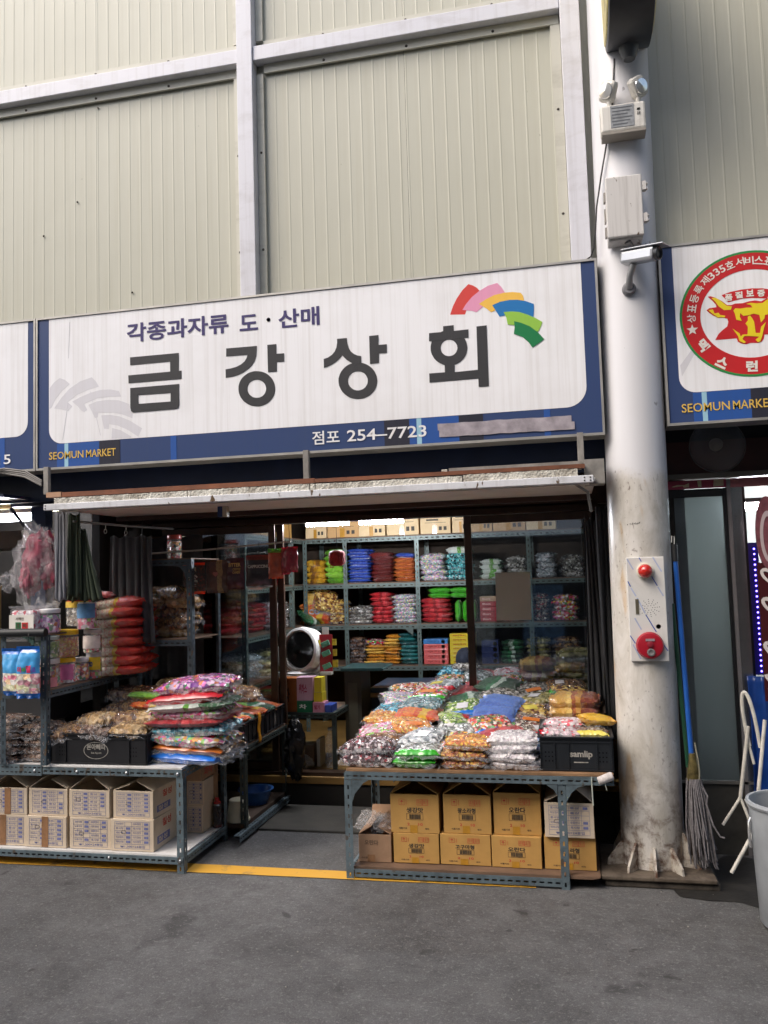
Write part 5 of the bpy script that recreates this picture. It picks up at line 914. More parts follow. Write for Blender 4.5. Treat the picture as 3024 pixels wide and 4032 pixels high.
for i, (wd, x0, x1, z0, z1, ex) in enumerate((('생강맛', -.988, -.744, .068, .2215, 'lower row, left'), ('고구마형', -.733, -.468, .068, .2245, 'lower row, middle'), ('오란다', -.46, -.205, .068, .2245, 'lower row, right of middle'), ('왕소라형', -.192, .066, .068, .232, 'lower row, behind the right leg'))):
    carton('tan', x0, x1, z0, z1, 4.445+.006*(i % 2), .36, f'closed tan carton under the right table, {ex}', wd, False, 70+i, 'tan cartons under the right table')
carton('pale', -.184, .062, .234, .408, 4.43, .36, 'pale carton with blue price table under the right table, flaps open', None, True, 80)
ob_ = carton('rose', -1.178, -1.0, .066, .21, 4.44, .30, 'worn open carton stuffed with clear plastic at the left end under the right table', None, True, 81, tape=False)
M_FP = plain('faded_print', '6f5a48', .8); text(MB(), '오란다', (-1.145, 4.4385, .155), UX, UZ, .075, .026, .03).build('black_print', M_FP, ob_); text(MB(), '식품', (-1.165, 4.4385, .083), UX, UZ, .04, .010, .02).build('black_print', M_FP, ob_); MB().box(-1.13, -1.09, 4.4375, 4.4385, .068, .105).build('tape', M_PTAPE, ob_)
for i, (x, y, z, r) in enumerate(((-1.12, 4.52, .24, .06), (-1.05, 4.50, .26, .055), (-1.15, 4.60, .25, .05))):
    tag(lump(MB(), (x, y, z), r*1.2, r, r*.8, 11+i, .6, 2.6).build('plastic_wrap', M_FILM_CLR, smooth=True, origin=(x, y, z-r)), ('crumpled clear plastic bag', 'puffed clear plastic bag', 'folded clear plastic bag')[i]+' sticking out of the worn open carton', 'plastic bag')

# ------------------------------------------------------------------ bread crates
def crate(x0, x1, y0, y1, z0, z1, label, word, sub=None, oval=False, col='1c1c1f', side=None, group=None):
    t = thing('bread_crate', ((x0+x1)/2, (y0+y1)/2, z0), label, 'crate', group); m = plain('crate_plastic_'+col, col, .42, var=.15, bump=.1); w, d, h = x1-x0, y1-y0, z1-z0; b = MB(); th = .004
    b.box(x0+.008, x1-.008, y0+.008, y0+.012, z0, z1); b.box(x0+.008, x1-.008, y1-.012, y1-.008, z0, z1); b.box(x0+.008, x0+.012, y0+.012, y1-.012, z0, z1); b.box(x1-.012, x1-.008, y0+.012, y1-.012, z0, z1); b.box(x0+.012, x1-.012, y0+.012, y1-.012, z0, z0+.005)
    b.build('tray', m, t)
    r_ = MB()
    for z, e in ((z1-.006, .012), (z1-.03*h/.17, .005), (z0+.004, .006)):
        r_.box(x0, x1, y0+.008-e, y0+.0078, z, z+.006); r_.box(x0, x1, y1-.0078, y1-.008+e, z, z+.006); r_.box(x0+.008-e, x0+.0078, y0+.01, y1-.01, z, z+.006); r_.box(x1-.0078, x1-.008+e, y0+.01, y1-.01, z, z+.006)
    n = 6 if w > .45 else 5
    for i in (0, 1, n-1, n) if w > .45 else (0, 1, 2, n-1, n): 
        x = x0+.011+(w-.022)*i/n; r_.box(x-.002, x+.002, y0+.0015, y0+.0078, z0+.0105, z1-.0065)
    for i in range(6): y = y0+.011+(d-.022)*i/5; r_.box(x1-.0078, x1-.0015, y-.002, y+.002, z0+.0105, z1-.0065)
    r_.build('rim_and_ribs', m, t)
    for c in (.14, .86):
        hl = MB()
        for i in range(3):
            for j in range(3): hl.lathe([(.004, 0)], (x0+w*c+(i-1)*.017, y0+.0075, z0+h*.42+(j-1)*.022), (0, -1, 0), 6)
        hl.build('vent_holes', plain('hole_dark', '060607', .9), t)
    ml = plain('crate_lettering', '9c9890', .6, var=.25, vscale=40)
    if word:
        q = MB(); yy = y0+.0072
        if oval: q.ring(ell((x0+x1)/2-.01, z0+h*.45, .078, .048, 40), ell((x0+x1)/2-.01, z0+h*.45, .074, .045, 40), yy-.0004, yy); text(q, word, ((x0+x1)/2-.068, yy, z0+h*.47), UX, UZ, .115, .034, .02); text(q, sub, ((x0+x1)/2-.04, yy, z0+h*.33), UX, UZ, .065, .013, .02)
        else: text(q, word, (x0+w*.42, yy, z0+h*.36), UX, UZ, w*.30, h*.24, .03); q.box(x0+w*.47, x0+w*.66, yy-.0003, yy, z0+h*.25, z0+h*.28)
        q.build('lettering', ml, t)
    if side:
        q = MB()
        pts = [(x1-.0072, (y0+y1)/2+.045*cos(a), z0+h*.45+.035*sin(a)) for a in [i*2*pi/24 for i in range(24)]]; q.add(pts, [tuple(range(24))]); q.build('side_mark', plain('side_mark_grey', '4d4743', .6, var=.4, vscale=40), t)
    return t
crate(-2.985, -2.362, 4.335, 4.68, .569, .742, 'long black crate of brown snack bags with an oval logo on the left table', '본아뻬띠', 'Bon Appetit', True)
crate(-.200, .173, 4.40, 4.90, .571, .745, 'short black crate of sweets with pale lettering at the right end of the table', 'samlip', col='1d2126')
crate(-2.42, -2.02, 4.93, 5.30, .563, .70, 'sooty black crate at the near end of the side counter', None, side=True, group='black crates along the side counter')
crate(-2.42, -2.02, 5.31, 5.68, .563, .705, 'sooty black crate at the far end of the side counter', None, side=True, group='black crates along the side counter')
# ================================================================== bags on the right table
ORD = ('first', 'second', 'third', 'fourth', 'fifth', 'sixth', 'seventh', 'eighth', 'ninth', 'tenth', 'eleventh', 'twelfth')
def stack(kind, n, x, y, z, w, d, h, label, group=None, seal=None, seed=1, rz=0, jit=.012, press=.80, roll=0, name='sweets_bag', cat='bag of sweets', variants=2, lumpy=.16, names=None, flip=True):
    """a pile of bags; every bag a thing of its own"""
    pr_ = [bag_proto(kind, w, d, h, seed+11*v, name, seal, lumpy) for v in range(min(n, variants))]; r = random.Random(seed)
    for i in range(n):
        lb = (names[i] if names else label)
        put(pr_[i % len(pr_)], (x+r.uniform(-jit, jit), y+r.uniform(-jit, jit), z+h*press*i), rz+r.uniform(-.09, .09)+(pi if flip and r.random() < .4 and not seal else 0), (r.uniform(-.03, .03), roll+r.uniform(-.035, .035)), lb, group, cat)
    return z+h*press*n
FR = .571
TB = lambda i, n: 'top' if i == n-1 else 'bottom' if i == 0 else 'middle'
stack('cola', 2, -1.11, 4.50, FR, .31, .24, .075, '', 'dark red and white sweets at the front left corner', seed=3, names=['lower bag of dark red sweets at the left front corner of the right table', 'upper bag of dark red sweets at the left front corner of the right table'], roll=.04)
stack('stripe', 2, -.845, 4.49, FR, .26, .25, .06, '', 'green edged bags at the front', seed=8, seal=('green', 'front'), names=['lower grey striped bag with bright green front edge on the right table', 'upper grey striped bag with bright green front edge on the right table'])
stack('toffee', 2, -.582, 4.495, FR, .27, .24, .055, '', 'toffee bags at the front', seed=13, names=['bottom bag of brown and yellow toffees at the front of the right table', 'middle bag of brown and yellow toffees at the front of the right table'])
stack('orange', 1, -.575, 4.50, FR+.095, .28, .25, .062, 'bag of orange sugared sweets lying on the toffee bags', seed=15)
stack('pearl', 4, -.325, 4.495, FR, .28, .23, .052, '', 'white sweets stacked beside the crate', seed=19, variants=3, names=[f'clear bag of white ball sweets, {a} of the white stack beside the black crate' for a in ('bottom', 'second up', 'third up', 'topmost')])
# crate contents at the right end
put(bag_proto('redwhite', .23, .22, .055, 23, seal=('red', 'left'), lumpy=.2), (-.09, 4.52, .715), .05, (-.10, .02), 'white and red bag of sweets lying in front in the right-hand black crate')
put(bag_proto('choco', .20, .24, .05, 27, seal=('yellow', 'front')), (.07, 4.54, .715), -.05, (-.10, 0), 'brown chocolate bag with pale yellow front edge in the right-hand black crate')
put(bag_proto('yellowbag', .17, .2, .05, 28), (.10, 4.70, .76), .3, (-.05, .1), 'plain bright yellow bag sticking up at the right end of the table')
put(bag_proto('redwhite', .24, .2, .05, 29), (-.07, 4.72, .735), -.1, (-.05, 0), 'white and red bag of sweets lying behind in the right-hand black crate')
stack('goldred', 2, .0, 4.98, .75, .29, .26, .075, '', 'gold and brown bags behind the crate', seed=31, names=['lower gold and brown bag of the tall pair behind the right-hand black crate', 'upper gold and brown bag of the tall pair behind the right-hand black crate'])
put(bag_proto('gold', .3, .26, .07, 33), (.0, 4.98, .69), 0, (0, 0), 'glossy brown and gold bag under the tall pair behind the right-hand black crate')
# rows climbing the sloping riser
slope = math.atan2(.20, 1.0); zr = lambda y: .60+.2*(y-4.62)
rows = [
 (4.70, [('brown', -1.10, 'clear bag of brown crackers'), ('clear', -.87, 'clear bag with green printed stripe'), ('multi', -.64, 'bag of red, white and green sweets'), ('red', -.42, 'red bag with glossy folds'), ('blue', -.26, 'blue and pale blue striped bag')]),
 (4.87, [('pinkmix', -1.12, 'bag of pink and lime sweets'), ('orange', -.93, 'bag of orange sweets with gold glitter'), ('stripe', -.70, 'grey and white bag'), ('multi', -.48, 'bag of mixed red and green sweets'), ('choco', -.25, 'brown and white chocolate bag')]),
 (5.04, [('orange', -1.12, 'bag of amber sweets'), ('orangered', -.93, 'bright orange and red bag'), ('limey', -.70, 'pale lime bag'), ('skyblue', -.47, 'sky blue bag'), ('choco', -.26, 'dark brown sweets bag')]),
 (5.21, [('teal', -1.12, 'teal and silver clear bag'), ('tealgrey', -.92, 'pale teal clear bag'), ('limey', -.70, 'lime green clear bag'), ('skyblue', -.48, 'glossy blue bag'), ('gold', -.27, 'gold and brown clear bag'), ('brownpk', -.04, 'dark brown bag with gold print')]),
 (5.38, [('shiny', -1.11, 'glittering silver clear bag'), ('festive', -.90, 'red and cream sweets bag'), ('dkgreen', -.68, 'dark green bag'), ('silver', -.46, 'silver and brown clear bag'), ('olive', -.24, 'olive gold clear bag'), ('gold', -.02, 'gold speckled bag')]),
 (5.54, [('multi', -1.08, 'bag of mixed red and white sweets'), ('clear', -.88, 'puffed clear bag of white crackers'), ('red', -.76, 'round red bag'), ('dkgreen', -.52, 'green and white bag'), ('silver', -.28, 'grey foil bag'), ('brown', -.05, 'brown cracker bag')]),
]
PB = {}; SEALS = [('red', 'front'), None, ('yellow', 'left'), None, ('green', 'front'), None, ('white', 'right'), None, ('blue', 'front')]; LABS = [None, ('white', .1, -.2, .5, .6), None, ('yellow', -.2, -.1, .6, .5), ('red', .3, -.1, .4, .7), None, ('orange', 0, -.3, .7, .4), ('white', -.3, .1, .4, .5)]
for ri, (y, row) in enumerate(rows):
    for ci, (k, x, lb) in enumerate(row):
        if (k, ri % 2) not in PB: PB[(k, ri % 2)] = bag_proto(k, .275, .25, .052, 100+len(PB)*7, seal=SEALS[len(PB) % len(SEALS)] if k in CM else None, label_patch=LABS[len(PB) % len(LABS)] if k in CM else None)
        r = random.Random(ri*31+ci); z = zr(y)+(.035 if ci % 2 else .0)+r.uniform(0, .012)
        put(PB[(k, ri % 2)], (x+r.uniform(-.025, .025), y+r.uniform(-.03, .03), z), r.uniform(-.45, .45), (slope+r.uniform(-.10, .08), r.uniform(-.16, .16)), f'{lb}, right table slope, {ORD[ri]} row, {ORD[ci]} from left')
for ri, y in enumerate((4.62, 4.79, 4.96, 5.13)):
    k, lb = (('festive', 'dark berry coloured bag'), ('toffee', 'caramel brown bag'), ('pinkmix', 'pink glossy bag'), ('teal', 'turquoise bag'))[ri]
    put(bag_proto(k, .22, .2, .05, 300+ri), (-1.155, y, zr(y)-.02), .4, (slope, -.12), f'{lb} sliding off the right table at its left edge, {ORD[ri]} from front')
# ================================================================== left table: tall pile, crate of snacks, brown bags
px, py = -2.155, 4.535; W_, D_ = .50, .37
pile = [('clear', .055, ('blue', 'front'), 'clear bag with bright blue front edge at the bottom of the tall left pile'), ('brown', .055, ('orange', 'front'), 'bag of brown snacks with orange edge, second from bottom of the tall left pile'),
 ('party', .062, None, 'bag of many-coloured wrapped sweets with red label, third from bottom of the tall left pile'), ('teal', .062, None, 'bag of teal wrapped sweets with red label in the tall left pile'),
 ('red', .045, None, 'flat bright red bag in the middle of the tall left pile'), ('pinkmix', .055, None, 'bag of pink and white sweets in the tall left pile'),
 ('whgreen', .045, None, 'flat white and green bag in the tall left pile'), ('festive', .062, ('red', 'front'), 'bag of glittering red and gold sweets, second from top of the tall left pile'), ('purple', .072, None, 'bag of purple and pink sweets on top of the tall left pile')]
z = .569
for i, (k, h, sl_, lb) in enumerate(pile):
    pr_ = bag_proto(k, W_*(1 if i < 4 else .97), D_, h*1.1, 400+i*5, seal=sl_, label_patch=('red', .62, -.15, .12, 1.1) if i in (2, 3) else None)
    put(pr_, (px+(.0, .01, 0, .005, -.02, .0, .01, -.01, .01)[i], py+(.0, .015, .0, .01, .0, .01, .0, .0, .02)[i], z), (-.10, -.02, -.06, .03, .02, .04, .1, .05, .12)[i], ((-.02, 0, 0, .01, 0, .01, .0, .02, .02)[i], (.03, .05, .04, -.03, -.02, -.03, -.05, -.07, -.06)[i]), lb, 'tall pile of sweets bags at the corner of the left table'); z += h*.88
KB = 'brown snack bags on the left table'
for i in range(5): pass
stack('dkbrown', 6, -3.30, 4.42, .57, .30, .20, .052, 'clear bag of dark brown snacks stacked at the left edge of the photo', 'dark brown snack bags stacked at the left edge', seed=45, variants=3)
stack('dkbrown', 5, -3.09, 4.45, .57, .24, .20, .052, 'clear bag of dark brown snacks in the stack beside the black crate', 'dark brown snack bags stacked beside the black crate', seed=49, variants=2)
pb = [bag_proto(k, .25, .2, .085, 500+i*3, 'snack_bag') for i, k in enumerate(('brown', 'cracker', 'dkbrown', 'brown', 'cracker'))]
sn = [(-2.88, 4.44, .70, 0, 'grey brown snack bag'), (-2.70, 4.42, .70, 2, 'dark snack bag'), (-2.50, 4.43, .71, 1, 'pale cracker bag'), (-2.80, 4.55, .735, 3, 'brown crumbly snack bag'), (-2.60, 4.52, .75, 3, 'toasted brown snack bag'), (-2.46, 4.56, .745, 4, 'golden cracker bag'), (-2.72, 4.46, .755, 4, 'puffed cracker bag')]
for i, (x, y, z, k, lb) in enumerate(sn):
    r = random.Random(i*5+2); put(pb[k], (x, y, z), r.uniform(-.4, .4), (r.uniform(-.05, .12), r.uniform(-.12, .12)), f'{lb} in the long black crate, ' + ('front left', 'front middle', 'front right', 'back left', 'back middle', 'back right', 'top of the heap')[i], 'snack bags in the long black crate', 'bag of snacks')
hp = []
for i in range(18):
    r = random.Random(900+i); lay = i // 6; x = -2.92+.12*(i % 6)+(.05 if lay % 2 else 0); y = 4.82+.13*lay; z = .66+.075*lay+r.uniform(0, .03)
    k = (0, 3, 2, 4, 1, 3)[(i*5+lay) % 6 if (i*5+lay) % 6 < 5 else 0]
    put(pb[k], (x, y, z), r.uniform(-.6, .6), (r.uniform(.05, .25), r.uniform(-.2, .2)), 'clear bag of brown snacks in the dark heap behind the long black crate', 'brown snack bags heaped behind the long crate', 'bag of snacks')
for i, (x, y, z, k, lb) in enumerate(((-2.66, 4.88, .865, 'leaf', 'thin bright green bag end lying on the brown snack heap'), (-2.60, 4.80, .815, 'orangered', 'thin orange bag lying on the brown snack heap'), (-2.45, 4.78, .79, 'red', 'thin red bag lying on the brown snack heap'), (-2.36, 4.86, .80, 'yellow', 'thin yellow printed bag beside the tall left pile'))):
    put(bag_proto(k, .22, .10, .03, 700+i), (x, y, z), .3+.1*i, (.1, .1), lb)
# side counter: printed bags lying in the black crates
cc_ = [('orangered', 'orange printed bag'), ('dkgreen', 'dark green bag'), ('red', 'red bag'), ('brown', 'brown snack bag'), ('leaf', 'green printed bag'), ('orangegold', 'orange and gold bag')]
PS = [bag_proto(k, .24, .17, .045, 720+i*3) for i, (k, _) in enumerate(cc_)]
for i in range(12):
    r = random.Random(70+i); k = (0, 2, 1, 4, 5, 3)[i % 6]; x = -2.14-.14*(i % 2); y = 4.98+.115*(i//2)
    put(PS[k], (x, y, .688+.015*(i % 2)+.01*r.random()), r.uniform(-.3, .3), (r.uniform(-.08, .08), r.uniform(.0, .14)), f'{cc_[k][1]} lying in the side counter crates, {ORD[i//2]} back, {"right" if i % 2 == 0 else "left"} side')
for i in range(5):
    r = random.Random(170+i); put(PS[(1, 4, 3, 1, 5)[i]], (-2.40-.1*(i % 2), 4.95+.14*i, .72+.02*i), r.uniform(-.5, .5), (.1, 0), f'{cc_[(1, 4, 3, 1, 5)[i]][1]} heaped behind the side counter crates, {ORD[i]} back')
w_ = MB(); w_.grid(lambda u, v: (-2.008+.004*sin(v*9), 5.13+.045*u+.006*noise.noise((v*5, u, 2)), .73-.19*v+.004*sin(u*6)), 4, 14)
tag(w_.build('yellow_wrapper', plain('amber_wrapper', 'd08a1c', .3, var=.25, vscale=25, coat=.5), smooth=True, solid=.002, origin=(-2.01, 5.15, .54)), 'crinkled amber wrapper hanging over the side of the counter crate', 'wrapper')
# ================================================================== jar rack
M_CLR = film('clear_jar', (.95, .95, .97, 1), .10)
def jar(x, y, z, r, h, content, lidc, label, lab=None, labc='e8e4dc', word=None, square=False, wordc=None):
    t = thing('sweets_jar', (x, y, z), label, 'jar', 'jars of sweets on the rack'); lh = min(.035, h*.18); body = h-lh
    n = 4 if square else 28
    MB().lathe([(0, .004), (r*.92, .004), (r*.96, .012), (r*.95, body*.90), (0, body*.92)], (x, y, z), UZ, 28, False).build('contents', content, t, smooth=True)
    MB().lathe([(r*.93, 0), (r, .012), (r, body*.86), (r*.86, body), (r*.84, body+.004)], (x, y, z), UZ, 28, False).build('clear_wall', M_CLR, t, smooth=True)
    MB().lathe([(0, body), (r*.93, body), (r*.95, body+.003), (r*.95, h-.004), (r*.90, h), (0, h)], (x, y, z), UZ, 28, False).build('lid', plain('lid_'+lidc, lidc, .35, coat=.3), t, smooth=True)
    if lab:
        z0, z1 = lab; lp = MB(); lp.grid(lambda u, v: (x+(r+.0015)*cos(-pi*.95+u*pi*.9), y+(r+.0015)*sin(-pi*.95+u*pi*.9), z+h*(z0+(z1-z0)*v)), 20, 1); L = lp.build('paper_label', plain('jar_label_'+labc, labc, .45, var=.18, vscale=25), t, smooth=True)
        if word:
            q = MB(); text(q, word, (x-r*.62, y-r*.80-.02, z+h*(z0+.25*(z1-z0))), UX, UZ, r*1.2, h*(z1-z0)*.5, .04); vs2 = []
            for vx, vy, vz in q.v:
                a = (vx-x)/(r+.003); a = max(-1.4, min(1.4, a)); vs2.append((x+(r+.003)*sin(a-.15), y-(r+.003)*cos(a-.15), vz))
            q.v = vs2; q.build('label_lettering', plain('jar_word_'+(wordc or 'b02838'), wordc or 'b02838', .5), L)
    return t
J = CM
jar(-3.05, 4.42, .996, .075, .165, J['multi'], 'd8d4d0', 'large jar of dark mixed sweets with salmon label at its foot on the rack', (.02, .36), 'd8848a', None)
jar(-3.05, 4.42, 1.165, .072, .13, J['limey'], 'b8c0b4', 'jar of green and lilac sweets stacked on the salmon labelled jar')
jar(-3.04, 4.59, .996, .06, .155, J['redwhite'], 'e8b81c', 'small jar of pale sweets with yellow lid and pink oval label on the rack shelf', (.15, .75), 'c86a98', None)
jar(-3.045, 4.60, 1.153, .078, .165, J['orange'], 'f0c020', 'big jar of orange jelly sweets with bright yellow lid on the rack')
jar(-3.02, 4.72, .996, .052, .14, J['multi'], 'c8c4c4', 'narrow jar of green and red wrapped sweets on the rack shelf')
jar(-2.99, 4.82, .996, .05, .16, J['party'], 'c8c8cc', 'narrow jar with yellow label lettered in blue on the rack shelf', (.35, .85), 'e8c42c', 'mento', False, '28408c')
jar(-2.985, 4.80, 1.158, .058, .15, J['multi'], 'c0bcb8', 'jar with white cherry label and silver lid stacked on the rack', (.2, .72), 'dcd0c8', None)
jar(-3.0, 4.76, 1.31, .062, .17, J['pinkmix'], 'd4d0d4', 'tall jar with white and blue label standing at the top of the jar stack', (.42, .95), '5c90c4', None)
jar(-3.07, 4.78, 1.33, .078, .17, J['silver'], 'c4382c', 'tall jar with red rimmed lid and yellow band at the top of the jar stack', (.70, .92), 'e0c050', None)
jar(-3.06, 4.46, 1.309, .064, .145, J['purple'], 'e8e6e6', 'jar of shiny purple and green sweets with white lid on the padded bar')
tb = thing('sweets_tub', (-3.16, 4.42, 1.309), 'wide clear tub with cream label and two small printed squares on top of the rack', 'tub')
MB().box(-3.24, -3.085, 4.345, 4.49, 1.31, 1.45).build('contents', J['redwhite'], tb, bevel=.012); MB().box(-3.247, -3.078, 4.338, 4.497, 1.309, 1.462).build('clear_wall', M_CLR, tb, bevel=.014)
MB().box(-3.25, -3.076, 4.335, 4.50, 1.4625, 1.475).build('lid', M_CLR, tb, bevel=.005); lb_ = MB().box(-3.244, -3.082, 4.335, 4.337, 1.325, 1.425).build('paper_label', plain('cream_label', 'e2ddd4', .5), tb)
MB().box(-3.20, -3.165, 4.333, 4.3345, 1.345, 1.382).build('green_square', plain('deep_green', '1f6a3c', .5), lb_); MB().box(-3.158, -3.118, 4.333, 4.3345, 1.343, 1.38).build('red_square', plain('deep_red', 'b82a2c', .5), lb_)
q = MB(); text(q, '서해안', (-3.20, 4.334, 1.393), UX, UZ, .055, .018, .02); text(q, '호', (-3.193, 4.3325, 1.351), UX, UZ, .022, .025, .03); text(q, '박', (-3.150, 4.3325, 1.349), UX, UZ, .024, .025, .03); q.build('label_lettering', plain('label_brown', '4a3a2c', .6), lb_)
stack('biscuit', 8, -2.895, 5.04, .998, .36, .30, .072, '', 'cream and red cracker bags on the rack', flip=False, seed=61, variants=3, press=.86, roll=-.04, name='snack_bag', cat='bag of snacks', names=[f'cream and red cracker bag, {ORD[i]} from the bottom of the stack on the rack' for i in range(8)])
put(bag_proto('red', .2, .16, .04, 66), (-3.02, 4.95, 1.505), .3, (0, .1), 'small red and cream bag lying on top of the cracker bag stack')
# marshmallow bags hanging in front
def hang_bag(x, y, z0, w, h, th, mats, label, cat='bag of sweets', rz=0, tilt=0, group=None, seedv=1, letters=(), hole=True, name='hanging_bag'):
    """upright bag: body with top and bottom bands as parts, hung from its top edge"""
    t = thing(name, (0, 0, 0), label, cat, group); rs2 = seedv*3.7
    def fn(side):
        def f(u, v):
            a, b = -1+2*u, -1+2*v; p = max(0, 1-abs(a)**3)**.6*max(0, 1-abs(b/.86)**4)**.6 if abs(b) < .86 else 0
            wr = 1+.25*noise.noise((a*2+rs2, b*6, 1))
            return (a*w/2+.004*noise.noise((b*4, rs2, 2)), side*(-th/2*p*wr)+.006*noise.noise((a*2, b*3, rs2))+(.008*sin(a*7+rs2) if b < -.9 else 0), h*v)
        return f
    for part, v0, v1, m in mats:
        mb = MB()
        for sd in (1, -1): mb.grid((lambda f: lambda u, v: f(u, v0+(v1-v0)*v))(fn(sd)), 16, max(2, int(20*(v1-v0))))
        mb.build(part, m, t, smooth=True, ang=70)
    for wd, u0, v0, u1, v1, m in letters:
        q = MB(); text(q, wd, (-w/2+w*u0, 0, h*v0), UX, UZ, w*(u1-u0), h*(v1-v0), .04)
        q.v = [(X_, fn(1)((X_+w/2)/w, Z_/h)[1]-.003, Z_) for X_, _, Z_ in q.v]; q.build('lettering', m, t)
    t.location = (x, y, z0); t.rotation_euler = (tilt, 0, rz); return t
MW = candy('marshmallow', ['f4ecd8', 'f0a8b8', 'e8e4b0', 'f4c890', 'f8f0e8', 'e87890'], 26, bumpv=.9); M_SKY = plain('sky_blue_film', '4fa6e2', .25, var=.2, vscale=12, bump=.4, coat=.6); M_BLUEF = plain('deep_blue_film', '1c6cc8', .25, var=.15, bump=.4, coat=.6)
mm = [('bottom_band', 0, .10, M_BLUEF), ('sweets_window', .10, .48, MW), ('upper_print', .48, .88, M_SKY), ('header_band', .88, 1, M_BLUEF)]
hang_bag(-3.045, 4.235, .955, .145, .295, .05, mm, 'sky blue marshmallow bag hanging in front of the jar rack', letters=[('머', .14, .50, .32, .62, plain('rasp', 'c8285a', .4)), ('쉬', .34, .51, .50, .61, plain('leafy', '5aa028', .4)), ('멜', .52, .50, .72, .64, plain('rasp', 'c8285a', .4)), ('로', .74, .51, .90, .60, plain('violet', '6c5ab8', .4))], rz=.06)
hang_bag(-3.15, 4.245, .97, .135, .27, .045, mm, 'second marshmallow bag half hidden behind the front one at the left edge', rz=-.1, tilt=.05, seedv=4)
tag(MB().tube([(-3.05, 4.24, 1.24), (-3.05, 4.244, 1.31), (-3.045, 4.262, 1.353)], .002, 6).build('hanging_wire', M_CABLE, origin=(-3.05, 4.24, 1.24)), 'thin black wire holding the marshmallow bags on the padded bar', 'wire')
# ================================================================== rack with brown snack bags, hanging rod and coffee sweets
br = thing('snack_rack', (-2.7, 5.25, .562), 'dark slotted steel rack of brown snack bags standing behind the cracker stack', 'rack')
for x, sx in ((-2.985, 1), (-2.42, -1)):
    upright(br, x, 5.05, .563, 1.735, sx, 1, M_STEELD); upright(br, x, 5.5, .563, 1.735, sx, -1, M_STEELD)
for zz in (1.21, 1.735):
    rail(br, (-2.985, 5.047, zz), UX, .565, m=M_STEELD); MB().box(-2.98, -2.425, 5.055, 5.5, zz+.002, zz+.01).build('shelf_board', M_HARDB, br)
MB().prism([(-2.456, 1.695), (-2.54, 1.695), (-2.50, 1.685), (-2.47, 1.65), (-2.456, 1.60)], 5.046, 5.049).build('corner_plate', M_STEELD, br)
for i in range(10):
    r = random.Random(300+i); put(pb[(0, 1, 3)[i % 3]], (-2.82+.2*(i % 2)+.05*((i//2) % 2), 5.22+.02*(i % 3), 1.225+.062*(i//2)), r.uniform(-.4, .4), (r.uniform(-.1, .1), r.uniform(-.1, .1)), 'clear bag of pale brown crackers piled on the dark snack rack', 'crackers piled on the dark snack rack', 'bag of snacks')
for i in range(4):
    put(pb[(1, 0)[i % 2]], (-2.35+.19*(i % 2)-.3*(i//2), 5.25, .80+.05*(i//2)), .4*i, (.1, .05), 'clear bag of pale crackers lying in the shade behind the tall left pile', 'crackers behind the tall left pile', 'bag of snacks')
jar(-2.64, 5.25, 1.746, .05, .165, CM['multi'], 'a83a30', 'tall patterned jar with reddish lid on top of the dark snack rack')
rd = thing('hanging_rod', (-2.3, 5.2, 1.78), 'thin pale rod hung under the awning carrying packets of coffee sweets', 'rod')
MB().tube([(-2.93, 5.14, 1.76), (-2.86, 5.18, 1.785), (-2.4, 5.22, 1.80), (-1.80, 5.25, 1.835)], .006, 8).build('bar', plain('pale_rod', 'b4aea6', .4), rd, smooth=True); MB().tube([(-1.81, 5.25, 1.835), (-1.81, 5.24, 2.03)], .0015, 5).build('wire', M_CABLE, rd); MB().tube([(-2.85, 5.18, 1.785), (-2.85, 5.2, 2.03)], .0015, 5).build('wire', M_CABLE, rd)
fb = lambda n, c: plain(n, c, .3, var=.3, vscale=14, bump=.5, coat=.5)
HB = [(-2.475, .16, .21, [('foot_band', 0, .09, fb('flame_band', 'd8481c')), ('print', .09, .92, PM['black']), ('header_band', .92, 1, fb('flame_band', 'd8481c'))], 'black packet with orange bands and pale brush characters hanging from the rod', [('黑', .25, .52, .70, .86, plain('brush_white', 'c9c2b4', .5)), ('糖', .32, .24, .72, .52, plain('brush_white', 'c9c2b4', .5))]),
 (-2.315, .15, .22, [('print', 0, 1, PM['brownpk'])], 'maroon coffee sweets packet hanging second on the rod', [('♥', .35, .50, .6, .64, plain('rose_print', 'b06a60', .5))]),
 (-2.185, .13, .21, [('print', 0, 1, fb('maroon_foil', '4c1420'))], 'maroon packet lettered BITTER hanging third on the rod', [('BITTER', .18, .72, .85, .84, plain('gold_letters', 'd0a860', .4)), ('COFFEE', .42, .60, .85, .68, plain('gold_letters', 'd0a860', .4)), ('CANDY', .42, .50, .85, .58, plain('gold_letters', 'd0a860', .4))]),
 (-2.02, .185, .215, [('foot_band', 0, .05, fb('grey_band', '8c8a88')), ('print', .05, .85, fb('espresso_foil', '2c1816')), ('header_band', .85, 1, fb('brick_band', '6e2c20'))], 'dark brown packet lettered CAPPUCCINO hanging fourth on the rod', [('CAPPUCCINO', .10, .60, .92, .70, plain('pale_letters', 'c4bcb4', .4))]),
 (-1.905, .10, .20, [('print', 0, .86, fb('burnt_orange', 'b8502c')), ('header_band', .86, 1, PM['leaf'])], 'burnt orange packet with green top hanging at the right of the rod', []),
 (-1.835, .08, .18, [('print', 0, 1, fb('crimson_foil', '9c1c34'))], 'narrow crimson packet hanging at the right end of the rod', []),
 (-1.79, .07, .17, [('print', 0, 1, fb('crimson_foil', '9c1c34'))], 'second narrow crimson packet, outermost on the rod', [])]
